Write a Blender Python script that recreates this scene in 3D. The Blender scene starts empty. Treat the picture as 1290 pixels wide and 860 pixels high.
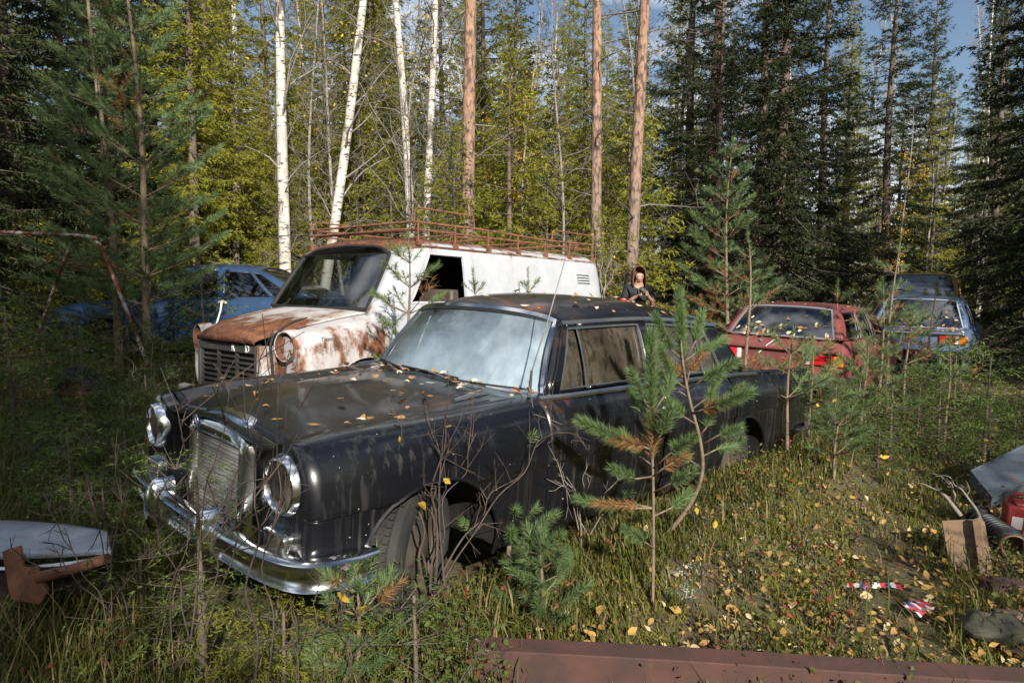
import bpy, math, random
import numpy as np
from mathutils import Vector, Matrix, Euler

# ------------------------------------------------------------------ camera, sky, sun
SC = bpy.context.scene
COL = SC.collection
R = math.radians
CAM_H = 1.55
PITCH = 5.339
cam_d = bpy.data.cameras.new('camera')
cam = bpy.data.objects.new('camera', cam_d)
COL.objects.link(cam)
cam.location = (0, 0, CAM_H)
cam.rotation_euler = (R(90 - PITCH), 0, 0)
cam_d.sensor_width = 36.0
cam_d.lens = 24.0
cam_d.clip_start = 0.05
cam_d.clip_end = 2000
SC.camera = cam

SUN_EL, SUN_AZ = 29.0, 163.0          # azimuth clockwise from +Y
SUN_DIR = Vector((math.sin(R(SUN_AZ)) * math.cos(R(SUN_EL)), math.cos(R(SUN_AZ)) * math.cos(R(SUN_EL)), math.sin(R(SUN_EL))))
sun_d = bpy.data.lights.new('sun', 'SUN')
sun = bpy.data.objects.new('sun', sun_d)
COL.objects.link(sun)
sun.rotation_euler = SUN_DIR.to_track_quat('Z', 'Y').to_euler()
sun_d.energy = 5.0
sun_d.angle = R(0.5)
sun_d.color = (1.0, 0.95, 0.86)

world = bpy.data.worlds.new('World')
SC.world = world
world.use_nodes = True
wn, wl = world.node_tree.nodes, world.node_tree.links
bg = wn['Background']
sky = wn.new('ShaderNodeTexSky')
sky.sky_type = 'NISHITA'
sky.sun_disc = False
sky.sun_elevation = R(SUN_EL)
sky.sun_rotation = R(SUN_AZ)
tc = wn.new('ShaderNodeTexCoord')
mp = wn.new('ShaderNodeMapping')
mp.inputs['Scale'].default_value = (1.6, 1.6, 4.0)
nz = wn.new('ShaderNodeTexNoise')
nz.inputs['Scale'].default_value = 1.3
nz.inputs['Detail'].default_value = 7
rp = wn.new('ShaderNodeValToRGB')
rp.color_ramp.elements[0].position = 0.49
rp.color_ramp.elements[1].position = 0.66
mx = wn.new('ShaderNodeMix')
mx.data_type = 'RGBA'
wl.new(tc.outputs['Generated'], mp.inputs['Vector'])
wl.new(mp.outputs['Vector'], nz.inputs['Vector'])
wl.new(nz.outputs['Fac'], rp.inputs['Fac'])
wl.new(rp.outputs['Color'], mx.inputs['Factor'])
wl.new(sky.outputs['Color'], mx.inputs['A'])
mx.inputs['B'].default_value = (12.5, 12.9, 13.6, 1)
wl.new(mx.outputs['Result'], bg.inputs['Color'])
bg.inputs['Strength'].default_value = 0.068

SC.view_settings.view_transform = 'Standard'
SC.view_settings.look = 'None'
SC.view_settings.gamma = 1.0
SC.view_settings.exposure = 0.75
SC.cycles.use_denoising = True
SC.cycles.max_bounces = 6
SC.cycles.diffuse_bounces = 3
SC.cycles.glossy_bounces = 4
SC.cycles.transmission_bounces = 4
SC.cycles.transparent_max_bounces = 12
SC.cycles.sample_clamp_indirect = 6.0

# ------------------------------------------------------------------ helpers
F_PX = 860.0
_ct, _st = math.cos(R(PITCH)), math.sin(R(PITCH))
def at(px, py, Y):
    """the point at depth Y that the photo shows at (px, py)"""
    a, u = (px - 645) / F_PX, (430 - py) / F_PX
    v = np.array([a, _ct + u * _st, -_st + u * _ct])
    return np.array([0, 0, CAM_H]) + v / v[1] * Y

def sm(a, b, t):
    t = np.clip((np.asarray(t, float) - a) / (b - a), 0, 1)
    return t * t * (3 - 2 * t)

def gz(x, y):
    """height of the ground"""
    x = np.asarray(x, float); y = np.asarray(y, float)
    z = 0.34 * sm(5, 10.5, y) * sm(-1.2, -4.2, x)
    z = z - 0.24 * sm(7, 11, y) * sm(2.5, 5.5, x)
    z = z + 0.5 * sm(14, 40, y)
    lx = -.7027 * (x + .907) - .7115 * (y - 3.326); ly = .7115 * (x + .907) - .7027 * (y - 3.326)   # the black saloon's own axes
    z = z + (.07 * sm(.6, .2, lx) + .08 * sm(-.45, -1.0, lx) + .10 * sm(-1.6, -2.6, lx)) * sm(-4.6, -3.4, lx) * np.exp(-((ly - 1.02) / .42) ** 2)
    z = z + 0.035 * np.sin(1.7 * x + 0.6) * np.cos(1.3 * y + 1.1) + 0.02 * np.sin(4.1 * x + 2.0 * y) * np.cos(3.3 * y - x)
    return z

def ground_at(px, py):
    Y = 5.0
    lo, hi = 1.2, 60.0
    for _ in range(40):
        Y = 0.5 * (lo + hi)
        p = at(px, py, Y)
        if p[2] > gz(p[0], p[1]): lo = Y
        else: hi = Y
    return at(px, py, Y)

class MB:
    def __init__(s):
        s.v = []; s.f = []; s.m = []
    def add(s, verts, faces, mi=0):
        o = len(s.v)
        s.v += [tuple(map(float, p)) for p in verts]
        s.f += [tuple(int(i) + o for i in f) for f in faces]
        s.m += [mi] * len(faces)
        return s
    def box(s, c, size, rot=None, mi=0):
        h = Vector(size) * 0.5
        vs = []
        for z in (-1, 1):
            for y in (-1, 1):
                for x in (-1, 1):
                    p = Vector((x * h.x, y * h.y, z * h.z))
                    if rot is not None: p = rot @ p
                    vs.append(p + Vector(c))
        return s.add(vs, [(0, 2, 3, 1), (4, 5, 7, 6), (0, 1, 5, 4), (2, 6, 7, 3), (0, 4, 6, 2), (1, 3, 7, 5)], mi)
    def grid(s, P, mi=0, cu=False, cv=False, flip=False):
        P = np.asarray(P, float)
        n, m = P.shape[:2]
        fs = []
        for i in range(n if cu else n - 1):
            for j in range(m if cv else m - 1):
                a, b, c, d = i * m + j, i * m + (j + 1) % m, ((i + 1) % n) * m + (j + 1) % m, ((i + 1) % n) * m + j
                fs.append((a, d, c, b) if flip else (a, b, c, d))
        return s.add(P.reshape(-1, 3), fs, mi)
    def tube(s, pts, r, n=6, mi=0, cap=True, closed=False):
        pts = [Vector(p) for p in pts]
        k = len(pts)
        rr = list(r) if hasattr(r, '__len__') else [r] * k
        rings = []
        ref = None
        for i in range(k):
            if closed: t = pts[(i + 1) % k] - pts[i - 1]
            else: t = pts[min(i + 1, k - 1)] - pts[max(i - 1, 0)]
            if t.length < 1e-9: t = Vector((0, 0, 1))
            t.normalize()
            if ref is None:
                ref = Vector((0, 0, 1)) if abs(t.z) < 0.8 else Vector((1, 0, 0))
            a = t.cross(ref)
            if a.length < 1e-5: a = t.orthogonal()
            a.normalize(); b = a.cross(t); ref = b
            rings.append([pts[i] + (a * math.cos(2 * math.pi * q / n) + b * math.sin(2 * math.pi * q / n)) * rr[i] for q in range(n)])
        s.grid([[tuple(p) for p in g] for g in rings], mi, cu=closed, cv=True)
        if cap and not closed:
            o = len(s.v) - k * n
            s.f.append(tuple(range(o, o + n))); s.m.append(mi)
            s.f.append(tuple(reversed(range(o + (k - 1) * n, o + k * n)))); s.m.append(mi)
        return s
    def sweep(s, pts, prof, up, closed=False, mi=0):
        """prof: list of (a, b): a along tangent x up, b along up"""
        pts = [Vector(p) for p in pts]; k = len(pts); rings = []
        for i in range(k):
            t = (pts[(i + 1) % k] - pts[i - 1]) if closed else (pts[min(i + 1, k - 1)] - pts[max(i - 1, 0)])
            t.normalize()
            u = Vector(up(i) if callable(up) else up)
            a = t.cross(u); a.normalize(); b = a.cross(t)
            rings.append([tuple(pts[i] + a * pa + b * pb) for pa, pb in prof])
        s.grid(rings, mi, cu=closed, cv=True)
        if not closed:
            n = len(prof); o = len(s.v) - k * n
            s.f.append(tuple(range(o, o + n))); s.m.append(mi)
            s.f.append(tuple(reversed(range(o + (k - 1) * n, o + k * n)))); s.m.append(mi)
        return s
    def lathe(s, origin, axis, prof, n=24, mi=0):
        o = Vector(origin); t = Vector(axis).normalized()
        a = t.orthogonal().normalized(); b = t.cross(a)
        rings = []
        for d, r in prof:
            rings.append([tuple(o + t * d + (a * math.cos(2 * math.pi * q / n) + b * math.sin(2 * math.pi * q / n)) * max(r, 1e-4)) for q in range(n)])
        return s.grid(rings, mi, cv=True)
    def build(s, name, mats, parent=None, angle=35, bevel=0, solid=0, solid_off=0.0, smooth=True):
        me = bpy.data.meshes.new(name)
        me.from_pydata(s.v, [], s.f)
        mats = mats if isinstance(mats, (list, tuple)) else [mats]
        for m in mats: me.materials.append(m)
        if len(mats) > 1: me.polygons.foreach_set('material_index', s.m)
        return finish(me, name, parent, angle, bevel, solid, solid_off, smooth)

def finish(me, name, parent=None, angle=35, bevel=0, solid=0, solid_off=0.0, smooth=True):
    import bmesh
    if len(me.vertices) < 60000:
        bm = bmesh.new(); bm.from_mesh(me)
        bmesh.ops.remove_doubles(bm, verts=bm.verts, dist=1e-5)
        bmesh.ops.recalc_face_normals(bm, faces=bm.faces)
        bm.to_mesh(me); bm.free()
    if smooth and len(me.polygons):
        me.polygons.foreach_set('use_smooth', [True] * len(me.polygons))
        if angle and angle < 180: me.set_sharp_from_angle(angle=R(angle))
    me.update()
    o = bpy.data.objects.new(name, me)
    COL.objects.link(o)
    if parent is not None: o.parent = parent
    if solid:
        md = o.modifiers.new('thickness', 'SOLIDIFY'); md.thickness = solid; md.offset = solid_off
    if bevel:
        md = o.modifiers.new('bevel', 'BEVEL'); md.width = bevel; md.segments = 2; md.limit_method = 'ANGLE'; md.angle_limit = R(40)
    return o

def tri_mesh(name, V, mats, parent=None, mi=None, per=3, tris=None):
    """a mesh of separate triangles from a (3*N, 3) array, or of pieces of per points cut into the triangles tris"""
    if tris is not None: return piece_mesh(name, V, per, tris, mats, parent)
    V = np.ascontiguousarray(V, dtype=np.float32).reshape(-1, 3)
    n = len(V) // per
    me = bpy.data.meshes.new(name)
    me.vertices.add(len(V)); me.vertices.foreach_set('co', V.ravel())
    me.loops.add(len(V)); me.loops.foreach_set('vertex_index', np.arange(len(V), dtype=np.int32))
    me.polygons.add(n); me.polygons.foreach_set('loop_start', np.arange(0, len(V), per, dtype=np.int32))
    mats = mats if isinstance(mats, (list, tuple)) else [mats]
    for m in mats: me.materials.append(m)
    if mi is not None: me.polygons.foreach_set('material_index', np.asarray(mi, np.int32))
    me.update(calc_edges=True)
    o = bpy.data.objects.new(name, me); COL.objects.link(o)
    if parent is not None: o.parent = parent
    return o

def piece_mesh(name, V, per, tris, mat, parent=None):
    V = np.ascontiguousarray(V, dtype=np.float32).reshape(-1, 3)
    F = ((np.arange(len(V) // per) * per)[:, None] + np.array(tris).reshape(1, -1)).reshape(-1).astype(np.int32)
    me = bpy.data.meshes.new(name); me.vertices.add(len(V)); me.vertices.foreach_set('co', V.ravel())
    me.loops.add(len(F)); me.loops.foreach_set('vertex_index', F)
    me.polygons.add(len(F) // 3); me.polygons.foreach_set('loop_start', np.arange(0, len(F), 3, dtype=np.int32))
    me.materials.append(mat); me.update(calc_edges=True)
    o = bpy.data.objects.new(name, me); COL.objects.link(o)
    if parent is not None: o.parent = parent
    return o

def thing(name, label, cat, loc=(0, 0, 0), rot=(0, 0, 0), group=None):
    o = bpy.data.objects.new(name, None); COL.objects.link(o)
    o.location = loc; o.rotation_euler = rot; o.empty_display_size = 0.1
    return tag(o, label, cat, group)

def tag(o, label=None, cat=None, group=None, kind=None):
    if label: o['label'] = label
    if cat: o['category'] = cat
    if group: o['group'] = group
    if kind: o['kind'] = kind
    return o

def dup(root, loc, rotz=0, scale=1.0, label=None, group=None, tilt=(0, 0)):
    c = root.copy(); COL.objects.link(c)
    c.location = loc; c.rotation_euler = (tilt[0], tilt[1], rotz); c.scale = (scale,) * 3
    if label: c['label'] = label
    if group: c['group'] = group
    for ch in list(root.children):
        d = ch.copy(); COL.objects.link(d); d.parent = c
        for g in list(ch.children):
            e = g.copy(); COL.objects.link(e); e.parent = d
    return c

def text_mesh(name, body, size, parent, loc, rot, mat, shear=0.0, align='CENTER', extrude=.004):
    cu = bpy.data.curves.new(name, 'FONT'); cu.body = body; cu.size = size; cu.extrude = extrude; cu.align_x = align; cu.shear = shear
    tmp = bpy.data.objects.new(name + '_outline', cu); COL.objects.link(tmp)
    me = bpy.data.meshes.new_from_object(tmp.evaluated_get(bpy.context.evaluated_depsgraph_get()))
    bpy.data.objects.remove(tmp); bpy.data.curves.remove(cu)
    me.name = name; me.materials.clear(); me.materials.append(mat)
    o = bpy.data.objects.new(name, me); COL.objects.link(o); o.parent = parent; o.location = loc; o.rotation_euler = rot
    return o

def pchip(x, y, xq):
    x = np.asarray(x, float); y = np.asarray(y, float); xq = np.asarray(xq, float)
    if x[0] > x[-1]: x, y = x[::-1], y[::-1]
    h = np.diff(x); sh = (slice(None),) + (None,) * (y.ndim - 1)
    d = np.diff(y, axis=0) / h[sh]
    m = np.zeros_like(y)
    if len(x) > 2:
        w1 = (2 * h[1:] + h[:-1])[sh]; w2 = (h[1:] + 2 * h[:-1])[sh]
        same = d[:-1] * d[1:] > 0
        with np.errstate(divide='ignore', invalid='ignore'):
            hm = (w1 + w2) / (w1 / d[:-1] + w2 / d[1:])
        m[1:-1] = np.where(same, hm, 0)
    m[0], m[-1] = d[0], d[-1]
    i = np.clip(np.searchsorted(x, xq) - 1, 0, len(x) - 2)
    t = ((xq - x[i]) / h[i]); t = t.reshape(t.shape + (1,) * (y.ndim - 1)); hh = h[i].reshape(t.shape)
    return (y[i] * (2 * t**3 - 3 * t**2 + 1) + m[i] * hh * (t**3 - 2 * t**2 + t) + y[i + 1] * (-2 * t**3 + 3 * t**2) + m[i + 1] * hh * (t**3 - t**2))

def catmull(P, k):
    """k samples per span through the points"""
    P = np.asarray(P, float)
    Q = np.vstack([2 * P[0] - P[1], P, 2 * P[-1] - P[-2]])
    out = []
    for i in range(1, len(Q) - 2):
        for t in np.arange(k) / k:
            a, b, c, d = Q[i - 1], Q[i], Q[i + 1], Q[i + 2]
            out.append(0.5 * (2 * b + (c - a) * t + (2 * a - 5 * b + 4 * c - d) * t * t + (3 * b - a - 3 * c + d) * t**3))
    out.append(P[-1])
    return np.array(out)

# ------------------------------------------------------------------ materials
def new_mat(name):
    m = bpy.data.materials.new(name); m.use_nodes = True
    return m, m.node_tree.nodes, m.node_tree.links

def noise(nt, scale, detail=5, vec=None, stretch=None, rough=0.6, dist=0.0):
    n = nt.nodes.new('ShaderNodeTexNoise')
    n.inputs['Scale'].default_value = scale; n.inputs['Detail'].default_value = detail
    n.inputs['Roughness'].default_value = rough; n.inputs['Distortion'].default_value = dist
    if vec is None:
        vec = nt.nodes.new('ShaderNodeTexCoord').outputs['Object']
    if stretch:
        mpn = nt.nodes.new('ShaderNodeMapping'); mpn.inputs['Scale'].default_value = stretch
        nt.links.new(vec, mpn.inputs['Vector']); vec = mpn.outputs['Vector']
    nt.links.new(vec, n.inputs['Vector'])
    return n.outputs['Fac']

def ramp(nt, fac, a, b, ca=(0, 0, 0, 1), cb=(1, 1, 1, 1)):
    r = nt.nodes.new('ShaderNodeValToRGB')
    r.color_ramp.elements[0].position = a; r.color_ramp.elements[1].position = b
    r.color_ramp.elements[0].color = ca; r.color_ramp.elements[1].color = cb
    nt.links.new(fac, r.inputs['Fac'])
    return r.outputs['Color']

def mixc(nt, fac, a, b, mode='MIX'):
    n = nt.nodes.new('ShaderNodeMix'); n.data_type = 'RGBA'; n.blend_type = mode
    for sock, v in (('Factor', fac), ('A', a), ('B', b)):
        s = [i for i in n.inputs if i.name == sock and (i.type == 'RGBA' if sock != 'Factor' else i.type == 'VALUE')][0]
        if hasattr(v, 'is_output'): nt.links.new(v, s)
        elif sock == 'Factor': s.default_value = v
        else: s.default_value = (*v[:3], 1)
    return [o for o in n.outputs if o.type == 'RGBA'][0]

def math_n(nt, op, a, b=None, clamp=False):
    n = nt.nodes.new('ShaderNodeMath'); n.operation = op; n.use_clamp = clamp
    for i, v in enumerate((a, b)):
        if v is None: continue
        if hasattr(v, 'is_output'): nt.links.new(v, n.inputs[i])
        else: n.inputs[i].default_value = v
    return n.outputs[0]

def bump(nt, height, strength, dist=0.01):
    b = nt.nodes.new('ShaderNodeBump'); b.inputs['Strength'].default_value = strength; b.inputs['Distance'].default_value = dist
    nt.links.new(height, b.inputs['Height'])
    return b.outputs['Normal']

def plain(name, col, rough=0.6, metal=0.0, var=0.25, scale=12, bmp=0.0, coat=0.0, col2=None, thr=(0.35, 0.65), stretch=None):
    m, n, l = new_mat(name); nt = m.node_tree; p = n['Principled BSDF']
    f = noise(nt, scale, 6, stretch=stretch)
    c2 = col2 if col2 else tuple(c * (1 - var) for c in col)
    l.new(mixc(nt, ramp(nt, f, *thr), col, c2), p.inputs['Base Color'])
    p.inputs['Roughness'].default_value = rough; p.inputs['Metallic'].default_value = metal
    p.inputs['Coat Weight'].default_value = coat
    if bmp: l.new(bump(nt, f, bmp), p.inputs['Normal'])
    return m

RUST_A, RUST_B = (0.19, 0.075, 0.035), (0.06, 0.026, 0.017)

def weathered(name, base, rust=0.62, soft=0.06, streak=0.0, dust=0.0, rough=0.35, coat=0.2, dustc=(0.16, 0.15, 0.13), rust_scale=2.2, zlow=None, xfront=None, specks=0.0, streakc=None, seed=0.0, dent=0.12, edge=0.0, run=1.0):
    """old car paint: rust patches, runs of dirt, dust, chips"""
    m, n, l = new_mat(name); nt = m.node_tree; p = n['Principled BSDF']
    tcn = n.new('ShaderNodeTexCoord'); mpn = n.new('ShaderNodeMapping'); mpn.inputs['Location'].default_value = (seed, seed * 0.7, seed * 1.3)
    l.new(tcn.outputs['Object'], mpn.inputs['Vector']); v = mpn.outputs['Vector']
    col = mixc(nt, ramp(nt, noise(nt, 5, 6, v), 0.3, 0.75), base, tuple(c * 0.78 for c in base))
    rgh = rough
    rf = noise(nt, rust_scale, 9, v, rough=0.68, stretch=(1, 1, run))
    if edge:
        ge = n.new('ShaderNodeNewGeometry'); rf = math_n(nt, 'ADD', rf, math_n(nt, 'MULTIPLY', ramp(nt, ge.outputs['Pointiness'], 0.51, 0.60), edge))
    if zlow or xfront:
        sp = n.new('ShaderNodeSeparateXYZ'); l.new(tcn.outputs['Object'], sp.inputs[0])
        if zlow:       # more rust below z0 (towards z1), as on sills and lower wings
            mr = n.new('ShaderNodeMapRange'); mr.inputs['From Min'].default_value = zlow[0]; mr.inputs['From Max'].default_value = zlow[1]
            mr.inputs['To Min'].default_value = 0; mr.inputs['To Max'].default_value = zlow[2]; l.new(sp.outputs['Z'], mr.inputs['Value'])
            rf = math_n(nt, 'ADD', rf, mr.outputs[0])
        if xfront:
            mr = n.new('ShaderNodeMapRange'); mr.inputs['From Min'].default_value = xfront[0]; mr.inputs['From Max'].default_value = xfront[1]
            mr.inputs['To Min'].default_value = 0; mr.inputs['To Max'].default_value = xfront[2]; l.new(sp.outputs['X'], mr.inputs['Value'])
            rf = math_n(nt, 'ADD', rf, mr.outputs[0])
    if streak:
        sf = noise(nt, 1.0, 4, v, stretch=(32, 32, 0.28), rough=0.6)
        sg = noise(nt, 1.1, 3, v)
        sm_ = math_n(nt, 'MULTIPLY', ramp(nt, sf, 0.53, 0.72), ramp(nt, sg, 0.40, 0.66))
        col = mixc(nt, math_n(nt, 'MULTIPLY', sm_, streak), col, streakc or dustc)
    if dust:
        df = math_n(nt, 'MULTIPLY', ramp(nt, noise(nt, 3.1, 8, v, rough=0.7), 0.35, 0.8), dust)
        col = mixc(nt, df, col, dustc)
        rgh = math_n(nt, 'ADD', rough, math_n(nt, 'MULTIPLY', df, 0.5), True)
    if specks:
        vf = noise(nt, 38, 2, v)
        col = mixc(nt, math_n(nt, 'MULTIPLY', ramp(nt, vf, 0.735, 0.75), specks), col, (0.5, 0.48, 0.45))
    rm = ramp(nt, rf, rust - soft, rust + soft)
    halo = ramp(nt, rf, rust - soft * 2.6, rust)
    rcol = mixc(nt, ramp(nt, noise(nt, 14, 6, v), 0.35, 0.65), RUST_A, RUST_B)
    col = mixc(nt, math_n(nt, 'MULTIPLY', halo, 0.35), col, (0.22, 0.10, 0.05))
    col = mixc(nt, rm, col, rcol)
    l.new(col, p.inputs['Base Color'])
    rmix = math_n(nt, 'MAXIMUM', rgh, math_n(nt, 'MULTIPLY', rm, 0.85))
    l.new(rmix, p.inputs['Roughness'])
    l.new(math_n(nt, 'MULTIPLY', math_n(nt, 'SUBTRACT', 1.0, rm), coat), p.inputs['Coat Weight'])
    p.inputs['Coat Roughness'].default_value = 0.10; p.inputs['Specular IOR Level'].default_value = 0.3
    hb = math_n(nt, 'ADD', math_n(nt, 'MULTIPLY', rm, 0.15), noise(nt, 1.7, 2, v))
    l.new(bump(nt, hb, dent, 0.05), p.inputs['Normal'])
    return m

def glass(name, tint=(0.5, 0.55, 0.55), dust=0.2, dustc=(0.5, 0.5, 0.48), ior=1.55, scale=2.0, lo=0.35, hi=0.75, zgrad=None, streaks=False, refl_rough=0.02, ygrad=None):
    """dirty old car glass: clear part, reflection, film of dust or condensation"""
    m, n, l = new_mat(name); nt = m.node_tree
    n.remove(n['Principled BSDF']); out = n['Material Output']
    tr = n.new('ShaderNodeBsdfTransparent'); tr.inputs[0].default_value = (*tint, 1)
    gl = n.new('ShaderNodeBsdfGlossy'); gl.inputs['Roughness'].default_value = refl_rough
    fr = n.new('ShaderNodeFresnel'); fr.inputs['IOR'].default_value = ior
    m1 = n.new('ShaderNodeMixShader'); l.new(fr.outputs[0], m1.inputs[0]); l.new(tr.outputs[0], m1.inputs[1])
    df = n.new('ShaderNodeBsdfDiffuse'); tl = n.new('ShaderNodeBsdfTranslucent')
    cvar = mixc(nt, ramp(nt, noise(nt, scale * 6, 6), 0.3, 0.7), dustc, tuple(c * 0.7 for c in dustc))
    l.new(cvar, df.inputs[0]); l.new(cvar, tl.inputs[0])
    md = n.new('ShaderNodeMixShader'); md.inputs[0].default_value = 0.3
    l.new(df.outputs[0], md.inputs[1]); l.new(tl.outputs[0], md.inputs[2])
    m2 = n.new('ShaderNodeMixShader')
    fac = noise(nt, scale, 8, rough=0.65, dist=0.4)
    sp = n.new('ShaderNodeSeparateXYZ'); l.new(n.new('ShaderNodeTexCoord').outputs['Object'], sp.inputs[0])
    for ax, g in (('Z', zgrad), ('Y', ygrad)):
        if g:
            mr = n.new('ShaderNodeMapRange'); mr.inputs['From Min'].default_value = g[0]; mr.inputs['From Max'].default_value = g[1]
            mr.inputs['To Min'].default_value = g[2]; mr.inputs['To Max'].default_value = g[3]; l.new(sp.outputs[ax], mr.inputs['Value'])
            fac = math_n(nt, 'ADD', fac, mr.outputs[0])
    fac = ramp(nt, fac, lo, hi)
    if streaks:
        st = ramp(nt, noise(nt, 1.0, 3, stretch=(30, 30, 1.6)), 0.5, 0.62)
        fac = math_n(nt, 'MULTIPLY', fac, math_n(nt, 'SUBTRACT', 1.0, math_n(nt, 'MULTIPLY', st, 0.55)))
    fac = math_n(nt, 'MULTIPLY', fac, dust)
    l.new(fac, m2.inputs[0]); l.new(tr.outputs[0], m2.inputs[1]); l.new(md.outputs[0], m2.inputs[2])
    l.new(m2.outputs[0], m1.inputs[1]); l.new(gl.outputs[0], m1.inputs[2])
    l.new(m1.outputs[0], out.inputs['Surface'])
    return m

def foliage(name, c1, c2, trans=0.3, rough=0.6, island=True, c3=None, p3=0.0):
    m, n, l = new_mat(name); nt = m.node_tree; p = n['Principled BSDF']; out = n['Material Output']
    g = n.new('ShaderNodeNewGeometry'); oi = n.new('ShaderNodeObjectInfo')
    f = g.outputs['Random Per Island'] if island else oi.outputs['Random']
    big = noise(nt, 0.9, 3)
    fac = math_n(nt, 'ADD', math_n(nt, 'MULTIPLY', f, 0.6), math_n(nt, 'MULTIPLY', ramp(nt, big, 0.35, 0.65), 0.4))
    col = mixc(nt, fac, c1, c2)
    if c3 is not None:
        col = mixc(nt, ramp(nt, f, 1 - p3 - 0.01, 1 - p3), col, c3)
    hv = n.new('ShaderNodeHueSaturation'); l.new(col, hv.inputs['Color'])
    l.new(math_n(nt, 'ADD', 0.8, math_n(nt, 'MULTIPLY', oi.outputs['Random'], 0.45)), hv.inputs['Value'])
    col = hv.outputs['Color']
    l.new(col, p.inputs['Base Color']); p.inputs['Roughness'].default_value = rough
    p.inputs['Specular IOR Level'].default_value = 0.25
    t = n.new('ShaderNodeBsdfTranslucent'); l.new(col, t.inputs[0])
    ms = n.new('ShaderNodeMixShader'); ms.inputs[0].default_value = trans
    l.new(p.outputs[0], ms.inputs[1]); l.new(t.outputs[0], ms.inputs[2]); l.new(ms.outputs[0], out.inputs['Surface'])
    return m

def bark_birch():
    m, n, l = new_mat('birch_bark'); nt = m.node_tree; p = n['Principled BSDF']
    dash = noise(nt, 1.0, 4, stretch=(5, 5, 26), rough=0.6)
    patch = noise(nt, 1.0, 5, stretch=(4, 4, 1.3))
    col = mixc(nt, ramp(nt, noise(nt, 3, 6), 0.3, 0.7), (0.62, 0.58, 0.52), (0.36, 0.32, 0.27))
    col = mixc(nt, ramp(nt, dash, 0.56, 0.62), col, (0.05, 0.045, 0.04))
    col = mixc(nt, ramp(nt, patch, 0.55, 0.64), col, (0.09, 0.075, 0.06))
    l.new(col, p.inputs['Base Color']); p.inputs['Roughness'].default_value = 0.75
    l.new(bump(nt, dash, 0.3), p.inputs['Normal'])
    return m

def bark_pine():
    m, n, l = new_mat('pine_bark'); nt = m.node_tree; p = n['Principled BSDF']
    vo = n.new('ShaderNodeTexVoronoi'); vo.inputs['Scale'].default_value = 1.0
    mpn = n.new('ShaderNodeMapping'); mpn.inputs['Scale'].default_value = (22, 22, 7)
    tcn = n.new('ShaderNodeTexCoord'); l.new(tcn.outputs['Object'], mpn.inputs['Vector']); l.new(mpn.outputs['Vector'], vo.inputs['Vector'])
    sp = n.new('ShaderNodeSeparateXYZ'); l.new(tcn.outputs['Object'], sp.inputs[0])
    mr = n.new('ShaderNodeMapRange'); mr.inputs['From Min'].default_value = 1.0; mr.inputs['From Max'].default_value = 5.0; l.new(sp.outputs['Z'], mr.inputs['Value'])
    hz = math_n(nt, 'ADD', mr.outputs[0], math_n(nt, 'MULTIPLY', math_n(nt, 'SUBTRACT', noise(nt, 2.5, 5), 0.5), 0.9), True)
    low = mixc(nt, ramp(nt, noise(nt, 9, 6), 0.35, 0.65), (0.24, 0.20, 0.17), (0.12, 0.09, 0.075))
    up = mixc(nt, ramp(nt, noise(nt, 7, 6), 0.35, 0.65), (0.36, 0.215, 0.14), (0.22, 0.125, 0.08))
    col = mixc(nt, hz, low, up)
    col = mixc(nt, ramp(nt, vo.outputs['Distance'], 0.5, 0.75), col, (0.08, 0.055, 0.045))
    l.new(col, p.inputs['Base Color']); p.inputs['Roughness'].default_value = 0.85
    l.new(bump(nt, vo.outputs['Distance'], 0.5, 0.02), p.inputs['Normal'])
    return m

M = {}
M['birch'] = bark_birch()
M['pine'] = bark_pine()
M['sprucebark'] = plain('spruce_bark', (0.15, 0.115, 0.09), 0.9, var=0.5, scale=14, bmp=0.5)
M['greybark'] = plain('grey_bark', (0.30, 0.27, 0.235), 0.85, var=0.55, scale=10, bmp=0.3, stretch=(1, 1, 3))
M['twig'] = plain('twig_bark', (0.085, 0.06, 0.05), 0.8, var=0.5, scale=25, bmp=0.2)
M['deadtwig'] = plain('dead_branch_bark', (0.22, 0.19, 0.165), 0.85, var=0.4, scale=20)
M['youngbark'] = plain('young_pine_bark', (0.22, 0.16, 0.105), 0.8, var=0.45, scale=30, bmp=0.2)
M['spruce'] = foliage('spruce_needles', (0.16, 0.185, 0.022), (0.36, 0.33, 0.05), 0.52)  # autumn yellow-green, brightened further so the colour carries some of the sunlight
M['spruce_shaded'] = foliage('shaded_spruce_needles', (0.02, 0.032, 0.011), (0.05, 0.062, 0.018), 0.2)  # spruce needles darkened: the shade over the side trees is put into the colour
M['spruce_young'] = foliage('young_spruce_needles', (0.055, 0.095, 0.022), (0.13, 0.17, 0.035), 0.3)
M['needle'] = foliage('pine_needles', (0.085, 0.15, 0.055), (0.20, 0.27, 0.11), 0.3, 0.45)
M['needle_dead'] = foliage('dead_pine_needles', (0.20, 0.095, 0.035), (0.34, 0.20, 0.085), 0.25)
M['yellow'] = foliage('yellow_birch_leaf', (0.50, 0.30, 0.04), (0.62, 0.44, 0.07), 0.4)
M['grass'] = foliage('forest_grass', (0.045, 0.060, 0.011), (0.12, 0.12, 0.022), 0.3, c3=(0.23, 0.165, 0.08), p3=0.17)
M['litter'] = foliage('fallen_leaf', (0.46, 0.29, 0.08), (0.15, 0.075, 0.035), 0.2, 0.7, c3=(0.50, 0.40, 0.22), p3=0.16)
M['moss'] = foliage('moss_shoot', (0.10, 0.115, 0.018), (0.22, 0.19, 0.03), 0.25)
M['lichen'] = foliage('lichen_tuft', (0.36, 0.38, 0.30), (0.26, 0.29, 0.21), 0.1, 0.9)

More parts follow.
